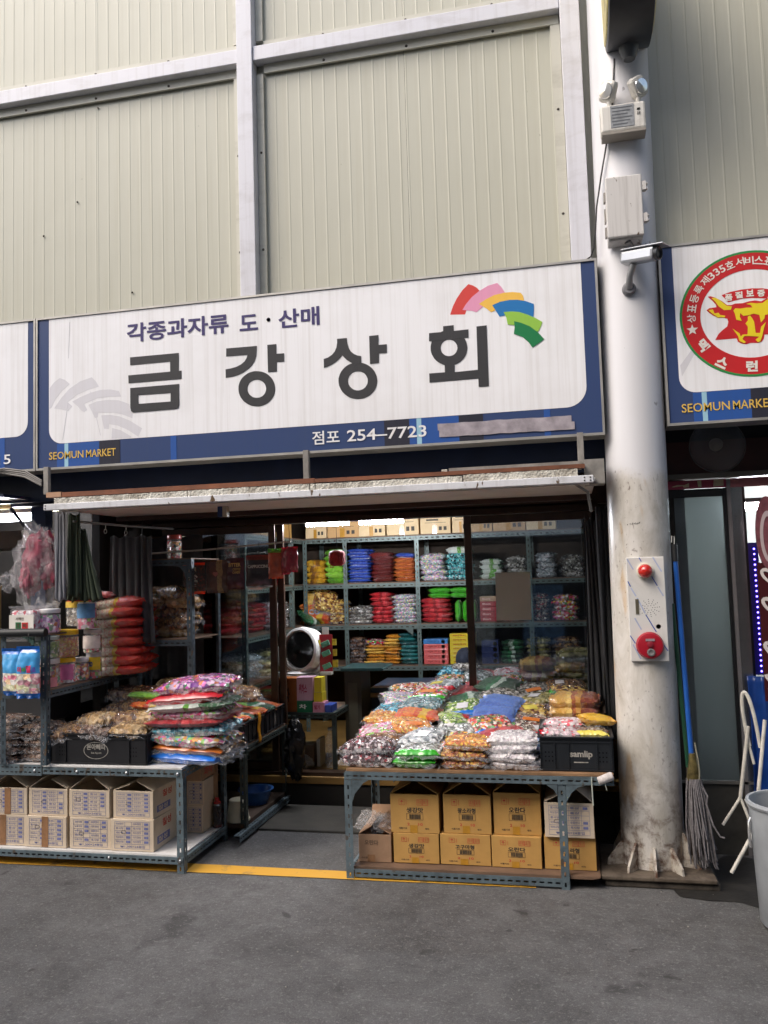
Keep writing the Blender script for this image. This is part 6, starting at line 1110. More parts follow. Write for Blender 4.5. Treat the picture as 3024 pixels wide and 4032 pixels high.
for i, (x, w, h, mats, lb, let) in enumerate(HB):
    y = 5.205+.06*(x+2.475); zt = 1.795+.05*(x+2.4)/.6
    t_ = hang_bag(x, y, zt-h-.075+(.03 if i > 3 else 0), w, h, .035, mats, lb, 'packet', (0, .1, -.06, .03, .5, -.4, .4)[i], 0, 'packets hanging from the rod', 8+i, let, name='hanging_packet')
    hk = MB(); hk.tube([(0, 0, h-.005), (0, 0, h+(.075 if i < 4 else .05)), (0, .006, h+.083 if i < 4 else h+.055)], .0015, 5); o_ = hk.build('hook', M_CABLE, None, origin=(0, 0, 0)); o_.parent = t_
# ================================================================== curtains
def fabric(name, c): return plain(name, c, .85, var=.25, vscale=3, bump=.3, bscale=220)
M_GRN = fabric('green_tarp', '3a4434'); M_GRY = fabric('grey_tarp', '75767c'); M_DGY = fabric('dark_grey_tarp', '3f4043')
def gather(cx0, y0, z0, z1, wt, wb, amp, folds, seed, lean=0, yb=0):
    mb = MB()
    def f(u, v):
        s_ = 1-v; w = wt+(wb-wt)*s_**1.2; ph = folds*2*pi*u+3.2*noise.noise((u*4, v*1.3, seed)); a = amp*(.35+.65*s_)*(.7+.9*abs(noise.noise((u*5, v*.8, seed+7))))
        return (cx0+lean*s_+w*(u-.5)+.3*a*cos(ph), y0+yb*s_+a*sin(ph)+.5*a*noise.noise((u*9, v*2.5, seed+3)), z0+(z1-z0)*v+.01*sin(ph*.5))
    return mb.grid(f, 110, 26)
tag(gather(-2.96, 4.66, 1.49, 1.93, .03, .26, .022, 7, 1.2, .0).build('curtain', M_GRN, smooth=True, ang=80, solid=.002, origin=(-2.98, 4.66, 1.5)), 'dark green tarpaulin curtain gathered to one ring and flaring down behind the jars', 'curtain')
tag(gather(-3.06, 4.56, 1.5, 2.035, .07, .08, .012, 3, 4.1).build('curtain', M_GRY, smooth=True, ang=80, solid=.002, origin=(-3.06, 4.56, 1.5)), 'narrow pale grey curtain strip hanging under the left end of the awning', 'curtain')
tag(gather(-3.0, 4.62, 1.52, 2.03, .09, .10, .018, 2.5, 9.1).build('curtain', M_GRN, smooth=True, ang=80, solid=.002, origin=(-3.0, 4.62, 1.52)), 'dark green curtain fold hanging beside the pale grey strip', 'curtain')
tag(gather(-2.83, 5.0, 1.2, 1.90, .30, .34, .018, 6, 14.1).build('curtain', M_DGY, smooth=True, ang=80, solid=.002, origin=(-2.83, 5.0, 1.2)), 'dim grey curtain hanging on hooks behind the green curtain', 'curtain')
tag(gather(-2.86, 5.58, .9, 1.92, .55, .55, .015, 5, 17.1).build('curtain', M_DGY, smooth=True, ang=80, solid=.002, origin=(-2.86, 5.58, .9)), 'dark grey cloth hung along the back of the snack rack', 'curtain')
tag(gather(.14, 5.25, .80, 1.90, .10, .20, .03, 5, 21.3, .03).build('curtain', M_DGY, smooth=True, ang=80, solid=.002, origin=(.15, 5.25, .8)), 'dark grey curtain gathered between the right window and the white pillar', 'curtain')
tag(gather(.20, 5.05, .62, 1.95, .08, .10, .03, 3, 24.3, .01).build('curtain', fabric('black_tarp', '202124'), smooth=True, ang=80, solid=.002, origin=(.2, 5.05, .62)), 'black curtain fold hanging just left of the white pillar', 'curtain')
tr = thing('curtain_rail', (-2.9, 4.9, 1.93), 'curtain rail with small metal rings under the left end of the awning', 'curtain rail')
MB().tube([(-2.99, 4.6, 1.985), (-2.86, 5.0, 1.97), (-2.7, 5.35, 1.96)], .008, 8).build('rail', plain('dull_rail', '6c6a66', .5), tr)
rg = MB()
for x, y, z in ((-2.985, 4.66, 1.94), (-2.92, 4.85, 1.93), (-2.86, 5.0, 1.925)): rg.tube([(x+.010*cos(a), y-.004, z+.013*sin(a)) for a in [i*pi/6 for i in range(13)]], .0028, 6); rg.tube([(x, y, z+.012), (x, y, z+.045)], .002, 5)
rg.build('ring', plain('ring_metal', '8f8d88', .35, metal=.7), tr)
# ================================================================== sliding window frames with panes
M_BRZ = plain('bronze_aluminium', '46352a', .3, metal=.35, var=.2)
gg = NT('window_glass'); gg.b.inputs['Base Color'].default_value = (1, 1, 1, 1)
tr_ = gg.n('BsdfTransparent'); tr_.inputs[0].default_value = (.86, .89, .89, 1); gls = gg.n('BsdfGlossy'); gls.inputs['Roughness'].default_value = .03; gls.inputs[0].default_value = (.9, .95, 1, 1)
fr_ = gg.n('Fresnel'); fr_.inputs[0].default_value = 1.5; mx = gg.n('MixShader'); gg.set(mx.inputs[0], gg.math('ADD', gg.math('MULTIPLY', fr_.outputs[0], 1.3), .06)); gg.set(mx.inputs[1], tr_.outputs[0]); gg.set(mx.inputs[2], gls.outputs[0]); gg.set(gg.t.nodes['Material Output'].inputs[0], mx.outputs[0])
M_GLASS = gg.m
wf = thing('window_frame', (-1.4, 5.75, .2), 'dark bronze window header and sill track across the shop entrance', 'window frame')
MB().box(-3.05, .20, 5.70, 5.80, 1.985, 2.045).build('header_track', M_BRZ, wf, bevel=.003); MB().box(-3.05, .2, 5.70, 5.80, .2, .225).build('sill_track', M_BRZ, wf)
def sash(x0, x1, y, label, sw=.05, paper=False):
    t = thing('sliding_window', ((x0+x1)/2, y, .226), label, 'window'); z0, z1 = .227, 1.983
    f = MB(); f.box(x0, x0+sw, y-.015, y+.015, z0, z1); f.box(x1-sw, x1, y-.015, y+.015, z0, z1); f.box(x0+sw, x1-sw, y-.014, y+.014, z1-.055, z1); f.box(x0+sw, x1-sw, y-.014, y+.014, z0, z0+.06); f.build('sash_frame', M_BRZ, t, bevel=.003)
    MB().box(x0+sw, x1-sw, y-.003, y+.003, z0+.06, z1-.055).build('pane', M_GLASS, t); return t
sash(-2.98, -2.085, 5.735, 'left bronze framed window pane behind the hanging coffee packets'); sash(-2.60, -2.035, 5.772, 'second bronze framed pane slid open behind the left window')
rw = sash(-.705, .16, 5.735, 'right bronze framed window pane with a paper notice stuck on it')
pp = MB(); pp.grid(lambda u, v: (-.502+.235*u+.003*(v-.5), 5.727-.003*noise.noise((u*3, v*3, 1)), 1.262+.325*v), 8, 8); npp = NT('aged_paper'); nb = npp.n('BsdfTranslucent'); nb.inputs[0].default_value = srgb('fbf8ee'); nm = npp.n('MixShader'); nm.inputs[0].default_value = .6; npp.p(Base_Color=srgb('faf7ec'), Roughness=.8); npp.set(nm.inputs[1], npp.b.outputs[0]); npp.set(nm.inputs[2], nb.outputs[0]); npp.set(npp.t.nodes['Material Output'].inputs[0], nm.outputs[0])
tag(pp.build('paper_notice', npp.m, smooth=True, origin=(-.385, 5.727, 1.262)), 'blank cream paper notice stuck on the right window pane', 'notice')
# ================================================================== back shelving
sh = thing('back_shelves', (-1.1, 7.5, .2), 'long green-grey slotted steel shelving along the back wall of the shop', 'shelving')
LV = (.78, 1.145, 1.516, 1.932)
def srail(z, x0, x1, y): rail(sh, (x0, y, z), UX, x1-x0, m=M_STEELG, w=.036, per=.05)
for z in LV:
    srail(z, -2.36, .5, 7.296); MB().box(-2.9, .5, 7.305, 7.85, z+.002, z+.012).build('shelf_board', M_HARDB, sh)
for x in (-2.39, -2.008, -1.344, -.36, .35): upright(sh, x, 7.30, .2, 1.932 if x > -2.3 else 1.93, 1, 1, M_STEELG); upright(sh, x, 7.85, .2, 1.93, 1, -1, M_STEELG)
MB().prism([(-1.38, 1.108), (-1.45, 1.108), (-1.38, 1.05)], 7.292, 7.295).build('corner_plate', M_STEELG, sh)
ss = thing('side_shelves', (-2.7, 6.5, .2), 'slotted steel shelving along the left wall, seen through the left window', 'shelving')
for z in LV+(.45,):
    rail(ss, (-2.39, 5.9, z), (0, 1, 0), 1.37, v2=(-1, 0, 0), m=M_STEELG, w=.036, per=.05); MB().box(-3.2, -2.395, 5.9, 7.28, z+.002, z+.012).build('shelf_board', M_HARDB, ss)
for y, sy in ((5.9, 1), (6.55, 1), (7.0, 1)): upright(ss, -2.39, y, .2, 1.93, -1, sy, M_STEELG)
for i, (y, kind) in enumerate(((6.1, 0), (6.6, 1), (7.0, 0))):
    carton('tan', -2.9, -2.45, 1.946, 2.18+.05*kind, y-.18, .35, f'cardboard carton on top of the left wall shelving, {ORD[i]} from the window', None, False, 90+i)
# cartons on the top shelf
bx = [(-2.36, -2.165, .235, 'pale', ''), (-2.155, -1.86, .24, 'tan', ''), (-1.852, -1.61, .25, 'pale', ''), (-1.60, -1.31, .285, 'pale', ''), (-1.29, -1.02, .24, 'pale', ''), (-1.005, -.85, .28, 'pale', ''), (-.84, -.65, .26, 'tan', ''), (-.64, -.36, .26, 'tan', ''), (-.35, -.10, .24, 'pale', '')]
M_CARD['top'] = dirty('shelf_cardboard', 'd8c096', 'b89a68', .35, .45, .75, (5, 5, 5), .75); M_CARD['top2'] = dirty('shelf_cardboard_dark', 'c09a68', '9a7848', .35, .45, .75, (5, 5, 5), .75)
for i, (x0, x1, h, k, wd) in enumerate(bx):
    t = carton('top' if k == 'pale' else 'top2', x0, x1, 1.946, 1.946+h, 7.31+.01*(i % 2), .34, f'cardboard carton on the top back shelf, {ORD[i]} from the left', None, False, 100+i, 'cartons on the top back shelf'); w = x1-x0; y = 7.309+.01*(i % 2)
    q = MB()
    for k2 in range(3): 
        q.box(x0+w*(.45+.16*k2), x0+w*(.55+.16*k2), y-.0004, y, 1.946+h*.12, 1.946+h*.26)
    q.box(x0+w*.15, x0+w*.85, y-.0004, y, 1.946+h*.62, 1.946+h*.635); q.box(x0+w*.15, x0+w*.85, y-.0004, y, 1.946+h*.40, 1.946+h*.412); q.box(x0+w*.2, x0+w*.6, y-.0004, y, 1.946+h*.48, 1.946+h*.54)
    q.build('black_print', M_INKK, t); MB().box(x0+w*.4, x0+w*.55, y-.0012, y-.0006, 1.947, 1.946+h*.35).build('tape', M_YTAPE, t)
    if i in (4,): MB().box(x0+w*.08, x0+w*.35, y-.0006, y-.0001, 1.946+h*.7, 1.946+h*.92).build('red_print', M_INKR, t)
# stacks of bags: (level, d0, d1 in shelf units, count, kind, thickness, label)
DX = lambda d: -2.008+.00428*(d-740)
def shelf_stack(lv, a, b, n, kind, th, lb, seed, seal=None, y=7.44, cat='bag of sweets', grp=None):
    x0, x1 = DX(a), DX(b); stack(kind, n, (x0+x1)/2, y, LV[lv]+.014, (x1-x0)*(1.14 if kind in CM else 1.06), .24, th, lb, grp or lb.split(' in ')[-1], seal, seed, jit=.013, press=.84, variants=2, cat=cat)
SS = [(2, 652, 697, 4, 'yellow', .062, 'yellow printed bag in the short yellow stack on the upper back shelf'), (2, 696, 738, 6, 'leaf', .06, 'shiny green bag in the green stack on the upper back shelf'),
 (2, 748, 797, 10, 'royal', .036, 'blue and silver bag in the tall blue stack on the upper back shelf'), (2, 798, 846, 8, 'dkred', .039, 'brick red bag in the red stack on the upper back shelf'), (2, 847, 893, 6, 'orangegold', .042, 'orange and gold bag in the orange stack on the upper back shelf'),
 (2, 902, 957, 5, 'shiny', .056, 'silvery many-coloured bag in the glittering stack on the upper back shelf'), (2, 958, 1012, 5, 'tealfoil', .056, 'teal foil bag in the teal stack on the upper back shelf'), (2, 1030, 1075, 4, 'whgreen', .05, 'white and green bag in the stack behind the right window on the upper back shelf'), (2, 1085, 1130, 4, 'silver', .055, 'silver bag in the stack behind the right window on the upper back shelf'),
 (1, 745, 797, 5, 'silver', .036, 'grey clear bag in the grey stack on the middle back shelf'), (1, 797, 843, 7, 'red', .046, 'red bag in the tall red stack on the middle back shelf'), (1, 843, 893, 7, 'shiny', .042, 'silver and pink clear bag in the pale stack on the middle back shelf'), (1, 903, 965, 5, 'red', .05, 'big glossy red bag in the wide red stack on the middle back shelf'),
 (1, 702, 740, 5, 'gold', .05, 'dark gold bag in the gold stack on the middle back shelf'), (1, 640, 662, 4, 'orangered', .055, 'orange red bag at the left end of the middle back shelf'),
 (0, 748, 779, 7, 'dkbrown', .04, 'dark brown bag in the brown stack on the lower back shelf'), (0, 780, 823, 6, 'amber', .034, 'amber bag in the short amber stack on the lower back shelf'), (0, 823, 856, 9, 'amber', .034, 'amber bag in the tall amber stack on the lower back shelf'), (0, 856, 896, 8, 'dkteal', .04, 'dark teal bag in the teal stack on the lower back shelf')]
for i, (lv, a, b, n, k, th, lb) in enumerate(SS): shelf_stack(lv, a, b, n, k, th, lb, 1000+i*13)
xq = DX(871); put(bag_proto('royal', .19, .22, .045, 1301), (xq, 7.44, LV[2]+.014+6*.042*.84), .05, (0, .06), 'blue and silver bag lying on top of the orange stack on the upper back shelf')
put(bag_proto('whgreen', .24, .22, .06, 1303), (DX(985), 7.44, LV[2]+.014+5*.056*.84), .05, (0, .03), 'white and green bag lying on top of the teal stack')
put(bag_proto('festive', .2, .22, .045, 1305), (DX(800), 7.43, LV[0]+.014+6*.034*.84), .15, (0, .08), 'red and cream bag lying on the short amber stack')
for i in range(2):
    for j in range(2): put(bag_proto('lime', .21, .22, .05, 1310), (DX(944+44*j), 7.42, LV[1]+.014+.215+.044*i+(.0 if j == 0 else -.0)), .02*i, (0, 0), f'bright lime and white bag lying on the {"wide red stack" if j == 0 else "upright lime bags"} of the middle shelf, {"lower" if i == 0 else "upper"}')
for i in range(3): put(bag_proto('lime', .195, .19, .055, 1311), (DX(976+15.5*i), 7.36, LV[1]+.112), 0, (0, pi/2), 'bright lime bag standing on end at the right of the middle back shelf', 'lime bags standing on end')
hx_ = hang_bag(DX(672), 7.40, LV[1]+.016, .26, .30, .16, [('print', 0, .6, PM['orangered']), ('top', .6, 1, PM['goldred'])], 'big puffed orange and gold bag standing on the middle back shelf', seedv=5, letters=[('CO', .30, .30, .70, .46, plain('print_grey', 'b9b3b0', .4))], name='snack_bag', cat='bag of snacks')
put(bag_proto('gold', .24, .26, .09, 1321), (DX(690), 7.40, LV[1]+.20), .5, (.9, .2), 'crumpled gold bag leaning beside the puffed orange bag')
put(bag_proto('dkgreen', .2, .2, .06, 1322), (DX(655), 7.34, LV[1]+.05), .9, (.5, .3), 'dark green bag at the left end of the middle back shelf')
for i, (lv, a, b, n, k, th, lb) in enumerate(((2, 1140, 1185, 5, 'clear', .05, 'clear bag'), (2, 1190, 1240, 4, 'silver', .055, 'grey foil bag'), (1, 1065, 1110, 5, 'redwhite', .05, 'pink and white bag'), (1, 1115, 1165, 6, 'choco', .045, 'brown and cream bag'), (1, 1170, 1225, 5, 'festive', .05, 'red and gold bag'), (0, 1065, 1110, 5, 'dkgreen', .045, 'dark green bag'), (0, 1115, 1165, 5, 'olive', .05, 'olive bag'), (0, 1170, 1225, 5, 'brown', .05, 'brown cracker bag'))):
    stack(k, n, DX((a+b)/2), 7.44, LV[lv]+.014, DX(b)-DX(a), .24, th, f'{lb} on the {("lower", "middle", "upper")[lv]} back shelf behind the right window', f'{lb}s on the {("lower", "middle", "upper")[lv]} back shelf', None, 1350+i*7, press=.84, jit=.006, name='snack_bag', cat='bag of snacks')  # bagged sweets and crackers like the stacks above, all named as snacks
# boxes on the shelves
def small_box(x0, x1, y0, y1, z0, z1, c, label, group=None, word=None, wc='f0e8e0', cat='box', emblem=None, name='biscuit_box'):
    t = thing(name, ((x0+x1)/2, (y0+y1)/2, z0), label, cat, group); MB().box(x0, x1, y0, y1, z0, z1).build('body', plain('box_'+c, c, .42, var=.08, coat=.3), t, bevel=.002)
    if word: q = MB(); text(q, word, (x0+(x1-x0)*.14, y0-.001, z0+(z1-z0)*.3), UX, UZ, (x1-x0)*.5, (z1-z0)*.42, .04); q.build('lettering', plain('box_word_'+wc, wc, .5), t)
    if emblem: q = MB(); q.lathe([(min(.02, (z1-z0)*.36), 0)], (x1-(x1-x0)*.2, y0-.001, (z0+z1)/2), (0, -1, 0), 14); q.build('emblem', plain('box_em_'+emblem, emblem, .5), t)
    return t
for i in range(5): small_box(DX(906), DX(957), 7.33, 7.52, LV[0]+.0145+.044*i, LV[0]+.0570+.044*i, '3a78b4' if i == 4 else 'd2605c', ('blue biscuit box on top of the coral boxes on the lower back shelf' if i == 4 else f'coral biscuit box, {ORD[i]} from the bottom of its stack on the lower back shelf'), 'coral boxes on the lower back shelf' if i < 4 else None, '쿠키', 'a84440' if i < 4 else '2a5a90', emblem='d8b088')
for i in range(7): small_box(DX(961), DX(1012), 7.33, 7.52, LV[0]+.0145+.038*i, LV[0]+.0513+.038*i, 'd8c028', f'yellow biscuit box, {ORD[i]} from the bottom of its stack on the lower back shelf', 'yellow boxes on the lower back shelf', '버터쿠키', 'a8501c', emblem='b0602c')
for i in range(4): small_box(DX(1026), DX(1060), 7.33, 7.52, LV[0]+.0145+.05*i, LV[0]+.0630+.05*i, '26305c', f'navy biscuit box behind the right window, {ORD[i]} from the bottom', 'navy boxes on the lower back shelf', None, emblem='d8a838')
for i in range(5): small_box(DX(1026), DX(1060), 7.33, 7.52, LV[1]+.0145+.044*i, LV[1]+.0570+.044*i, '9c3038' if i < 4 else 'a8886c', f'dark red biscuit box behind the right window, {ORD[i]} from the bottom', 'dark red boxes on the middle back shelf', 'Short', 'd8b4ac')
# left wall shelf goods seen through the left window
stack('red', 6, -2.76, 6.25, LV[1]+.014, .30, .30, .055, 'bright red bag in the red stack on the left wall shelf', 'red bags on the left wall shelf', seed=1401)
stack('red', 6, -2.62, 6.50, LV[1]+.014, .26, .26, .048, 'red foil bag in the deeper red stack on the left wall shelf', 'deeper red bags on the left wall shelf', seed=1403)
stack('redwhite', 5, -2.56, 6.78, LV[1]+.014, .24, .2, .055, 'pinkish white bag on the left wall shelf', 'pinkish white bags on the left wall shelf', seed=1405)
stack('silver', 5, -2.54, 7.05, LV[1]+.014, .24, .2, .055, 'grey and blue bag on the left wall shelf', 'grey and blue bags on the left wall shelf', seed=1407)
stack('clear', 3, -2.60, 6.25, LV[0]+.014, .34, .3, .08, 'clear bag of pale crackers on the lower left wall shelf', 'pale cracker bags on the lower left wall shelf', seed=1409)
stack('olive', 3, -2.54, 6.65, LV[0]+.014, .30, .3, .08, 'clear bag of golden crackers on the lower left wall shelf', 'golden cracker bags on the lower left wall shelf', seed=1411)
stack('silver', 3, -2.56, 6.25, .465, .34, .3, .08, 'dark silver bag on the bottom left wall shelf', 'dark silver bags on the bottom left wall shelf', seed=1413)
stack('multi', 3, -2.6, 6.3, LV[2]+.014, .3, .3, .06, 'dim red and green bag on the upper left wall shelf', 'dim bags on the upper left wall shelf', seed=1415)
stack('red', 4, -2.52, 6.75, LV[2]+.014, .24, .24, .06, 'dim red bag on the upper left wall shelf', 'dim red bags on the upper left wall shelf', seed=1416)
# ================================================================== behind the right window
tb2 = thing('inner_table', (-.3, 6.3, .2), 'table of bagged sweets inside the shop behind the right window', 'table')
MB().box(-1.02, .5, 5.85, 6.85, .60, .625).build('table_board', M_HARDB, tb2)
for x, y in ((-1.0, 5.87), (.46, 5.87), (-1.0, 6.82), (.46, 6.82)): MB().box(x, x+.035, y, y+.035, .2, .60).build('leg', M_STEELD, tb2)
ks = ['multi', 'red', 'clear', 'silver', 'gold', 'dkgreen', 'redwhite', 'choco', 'teal', 'stripe', 'festive', 'orangegold']
PI_ = [bag_proto(k, .25, .24, .065, 1500+i*3) for i, k in enumerate(ks)]; dsc = ['red and green', 'red', 'clear', 'silver', 'golden', 'dark green', 'pink and white', 'brown', 'teal', 'grey striped', 'glittering red', 'orange gold']
for i in range(30):
    r = random.Random(1600+i); c_, ro = i % 5, i//5; k = (i*5+ro*3) % 12
    put(PI_[k], (-.93+.215*c_+r.uniform(-.02, .02), 5.98+.13*ro, .64+.022*ro+r.uniform(0, .04)), r.uniform(-.3, .3), (.16+r.uniform(-.05, .08), r.uniform(-.12, .12)), f'{dsc[k]} bag behind the right window, {ORD[ro]} row, {ORD[c_]} from left')
stack('olive', 5, .02, 6.30, .627, .34, .3, .085, 'big olive yellow bag in the stack behind the right end of the window', 'olive yellow bags behind the right window', seed=1701, press=.9)
stack('goldred', 2, -.27, 6.25, .80, .26, .26, .09, 'orange and gold bag stacked beside the olive bags', 'orange and gold bags beside the olive bags', seed=1703)
rs2_ = thing('right_shelves', (.3, 6.9, .2), 'dim slotted steel shelving along the right inner wall', 'shelving')
for z in (1.05, 1.40, 1.75): MB().box(.2, .6, 5.9, 7.28, z, z+.012).build('shelf_board', M_HARDB, rs2_); rail(rs2_, (.197, 5.9, z+.012), (0, 1, 0), 1.38, v2=(1, 0, 0), m=M_STEELG, w=.036, per=.05)
for y in (5.9, 6.6): upright(rs2_, .197, y, .2, 1.93, 1, 1, M_STEELG)
for i, (y, z, k, n, d_) in enumerate(((6.2, 1.062, 'redwhite', 5, 'pale pink'), (6.6, 1.062, 'clear', 5, 'clear'), (6.2, 1.412, 'gold', 4, 'golden'), (6.6, 1.412, 'choco', 4, 'brown'), (6.95, 1.062, 'pinkmix', 5, 'pink'), (6.95, 1.412, 'shiny', 4, 'silvery'), (6.4, 1.762, 'clear', 2, 'clear topmost'))): stack(k, n, .37, y, z, .28, .26, .055, f'{d_} bag on the dim right wall shelf', f'{d_} bags on the right wall shelf', seed=1800+i*7)
hc = MB(); hc.lathe([(.085, .0), (.092, .02), (.088, .06), (.07, .10), (.04, .122), (0, .128)], (-.835, 6.68, .87), UZ, 28, False); tag(hc.build('cloth_hat', fabric('navy_cloth', '1a2233'), smooth=True, origin=(-.835, 6.68, .87)), 'rounded dark navy hat resting on the bags beside the right window stile', 'hat')
put(PI_[3], (-.835, 6.66, .82), 0, (0, 0), 'dark silver bag under the navy hat')
# ================================================================== middle of the shop
t1 = tube_lamp('tube_lamp', (-1.93, 6.0, 1.995), (-1.60, 6.0, 1.993), 'left glowing fluorescent tube under the shop ceiling', st=9, r=.019); t2 = tube_lamp('tube_lamp', (-1.515, 6.0, 1.992), (-1.185, 6.0, 1.990), 'right glowing fluorescent tube under the shop ceiling', st=9, r=.019)
tp_ = thing('inner_counter', (-1.95, 6.1, .2), 'small dark steel counter with packets and a fan just inside the shop', 'counter')
MB().box(-2.30, -1.70, 5.83, 6.35, .60, .615).build('counter_board', M_HARDB, tp_); rail(tp_, (-1.695, 5.83, .615), (0, 1, 0), .52, v2=(-1, 0, 0), m=M_STEELV); rail(tp_, (-2.3, 5.826, .615), UX, .6, m=M_STEELV)
for x in (-2.3, -1.72): MB().box(x, x+.03, 5.83, 5.86, .2, .6).build('leg', M_STEELV, tp_); MB().box(x, x+.03, 6.3, 6.33, .2, .6).build('leg', M_STEELV, tp_)
inn = [(-2.14, -1.99, 5.86, 5.97, .616, .86, 'a8602c', 'tall orange brown snack carton at the left of the inner counter', '과자', '4a2414'), (-1.985, -1.865, 5.85, 5.95, .70, .868, 'c9a0b4', 'pink and white striped carton on the inner counter', '웨하스', 'a83c58'), (-1.855, -1.80, 5.86, 5.96, .76, .865, 'dcc830', 'bright yellow candy carton on the inner counter, upper', None, None), (-1.86, -1.795, 5.86, 5.96, .69, .757, 'd8c42c', 'bright yellow candy carton on the inner counter, lower', None, None),
 (-1.985, -1.87, 5.845, 5.96, .616, .698, '1c6a44', 'dark green and white carton at the front of the inner counter', '차', 'e8ece4'), (-1.865, -1.78, 5.845, 5.96, .616, .688, 'd08ca0', 'pale pink carton at the front right of the inner counter', '딸기', 'a83c58'), (-1.775, -1.72, 5.85, 5.98, .616, .67, '2c489c', 'small blue carton at the right end of the inner counter', None, None)]
for i, (a, b, c_, d_, e, f, col, lb, wd, wc) in enumerate(inn): small_box(a, b, c_, d_, e, f, col, lb, None, wd, wc or 'ffffff', name='snack_carton')
fn = thing('air_circulator_fan', (-2.03, 6.12, .86), 'white round air circulator fan with black grille on the inner counter', 'fan')
ax = Vector((-.38, -1, .10)).normalized(); c = Vector((-2.035, 6.08, 1.045)); M_FW = plain('fan_white', 'd9d7d2', .3); M_FB = plain('fan_black', '0f1011', .35)
MB().lathe([(.138, 0), (.150, .012), (.168, .006), (.176, -.03), (.165, -.12), (.10, -.17), (0, -.175)], c, ax, 40, False).build('shell', M_FW, fn, smooth=True)
MB().lathe([(.137, -.02), (0, -.03)], c, ax, 36, False).build('dark_inside', plain('fan_dark', '08090a', .6), fn)
gr = MB(); qq = Vector((0, 0, 1)).rotation_difference(ax)
for k in range(64):
    a = 2*pi*k/64; gr.tube([c+qq @ Vector((.138*cos(a), .138*sin(a), .005)), c+qq @ Vector((.10*cos(a+.15), .10*sin(a+.15), .022)), c+qq @ Vector((.035*cos(a+.35), .035*sin(a+.35), .028))], .0016, 4, False)
gr.lathe([(.036, .02), (.036, .03), (0, .034)], c, ax, 24, False); gr.build('grille', M_FB, fn, smooth=True)
yo = MB(); yo.tube(smooth_path([c+Vector((.175, .05, .02)), c+Vector((.178, .04, -.08)), c+Vector((.12, .03, -.17)), c+Vector((0, .03, -.19)), c+Vector((-.12, .03, -.17)), c+Vector((-.178, .04, -.08)), c+Vector((-.175, .05, .02))]), .018, 10); yo.lathe([(.10, 0), (.11, .012), (.05, .03)], (c.x, c.y+.03, .862), UZ, 30); yo.build('stand', M_FW, fn, smooth=True)
fr2 = thing('fan_crate', (-2.03, 6.1, .616), 'low pale box the white fan stands on', 'box'); MB().box(-2.16, -1.87, 5.99, 6.25, .616, .861).build('body', plain('greyish_box', '6c665c', .6), fr2, bevel=.004)
cd = thing('blister_card', (-1.81, 6.06, .87), 'tall red hanging card with green and white packs beside the fan', 'display card')
MB().box(-1.868, -1.768, 6.055, 6.062, .885, 1.16).build('card', plain('red_card', 'b02430', .4, coat=.3), cd); MB().box(-1.845, -1.795, 6.056, 6.061, 1.161, 1.215).build('header_card', plain('white_card', 'd8d6d0', .5), cd)
for i, (x, z) in enumerate(((-1.82, 1.09), (-1.815, 1.02), (-1.81, .925))):
    q = MB(); q.obox((x, 6.048, z), (.062, 0, .026), (0, .012, 0), (-.016, 0, .036)); q.build('green_pack', plain('mint_pack', '5f9c80', .35, var=.25, vscale=40), cd, bevel=.003)
q = MB()
for x, z, w, h in ((-1.765, 1.08, .03, .045), (-1.762, 1.0, .03, .05), (-1.765, .915, .04, .055), (-1.875, 1.07, .014, .05)): q.box(x, x+w, 6.045, 6.057, z, z+h)
q.build('side_pack', plain('yellow_pack', 'd0b838', .4, var=.3, vscale=30), cd)
MB().box(-1.86, -1.775, 6.03, 6.09, .862, .884).build('foot', plain('white_card', 'd8d6d0', .5), cd)
cbx = thing('drawer_cabinet', (-1.63, 6.35, .2), 'narrow grey cabinet with rounded dark green top in the middle of the shop', 'cabinet')
MB().box(-1.72, -1.59, 6.2, 6.5, .2, .87).build('body', plain('grey_olive', '4a473c', .5, var=.2), cbx); MB().prism([(-1.74, .872), (-1.42, .872), (-1.40, .885), (-1.42, .897), (-1.74, .897)], 6.16, 6.52).build('top', plain('green_top', '1f3c3c', .35), cbx, bevel=.004); MB().box(-1.69, -1.62, 6.195, 6.199, .3, .78).build('door_panel', plain('olive_panel', '5a5647', .5), cbx)
dk = thing('desk', (-1.45, 6.6, .2), 'low dark blue desk with pale wooden edge at the back of the entrance', 'desk')
MB().box(-1.585, -1.03, 6.5, 7.1, .2, .62).build('front_panel', plain('navy_panel', '14203a', .5), dk); MB().box(-1.585, -1.03, 6.47, 7.1, .63, .665).build('wood_edge', plain('pale_wood', 'a88a58', .5), dk); MB().box(-1.585, -1.03, 6.48, 7.1, .667, .705).build('blue_top', plain('slate_blue_top', '33475c', .35), dk)
rl = thing('twine_ball', (-1.59, 5.62, 1.68), 'ball of red packing twine hanging in the open doorway', 'twine')
rb = MB()
def fball(u, v):
    a = 2*pi*u; z = -1+2*v; r = .058*(1-abs(z)**5*.5)+.003*sin(26*v*pi+3*sin(a*2)); return (-1.59+r*cos(a), 5.62+r*sin(a), 1.722+.055*z)
rb.grid(fball, 30, 40); rb.build('wound_twine', plain('red_twine', 'b0383c', .6, var=.3, vscale=30), rl, smooth=True); MB().tube([(-1.59, 5.62, 1.775), (-1.59, 5.62, 1.95)], .0018, 5).build('string', M_CABLE, rl); MB().tube([(-1.62, 5.58, 1.68), (-1.63, 5.575, 1.655), (-1.60, 5.58, 1.66)], .004, 6).build('loose_end', plain('red_twine', 'b0383c', .6, var=.3, vscale=30), rl)
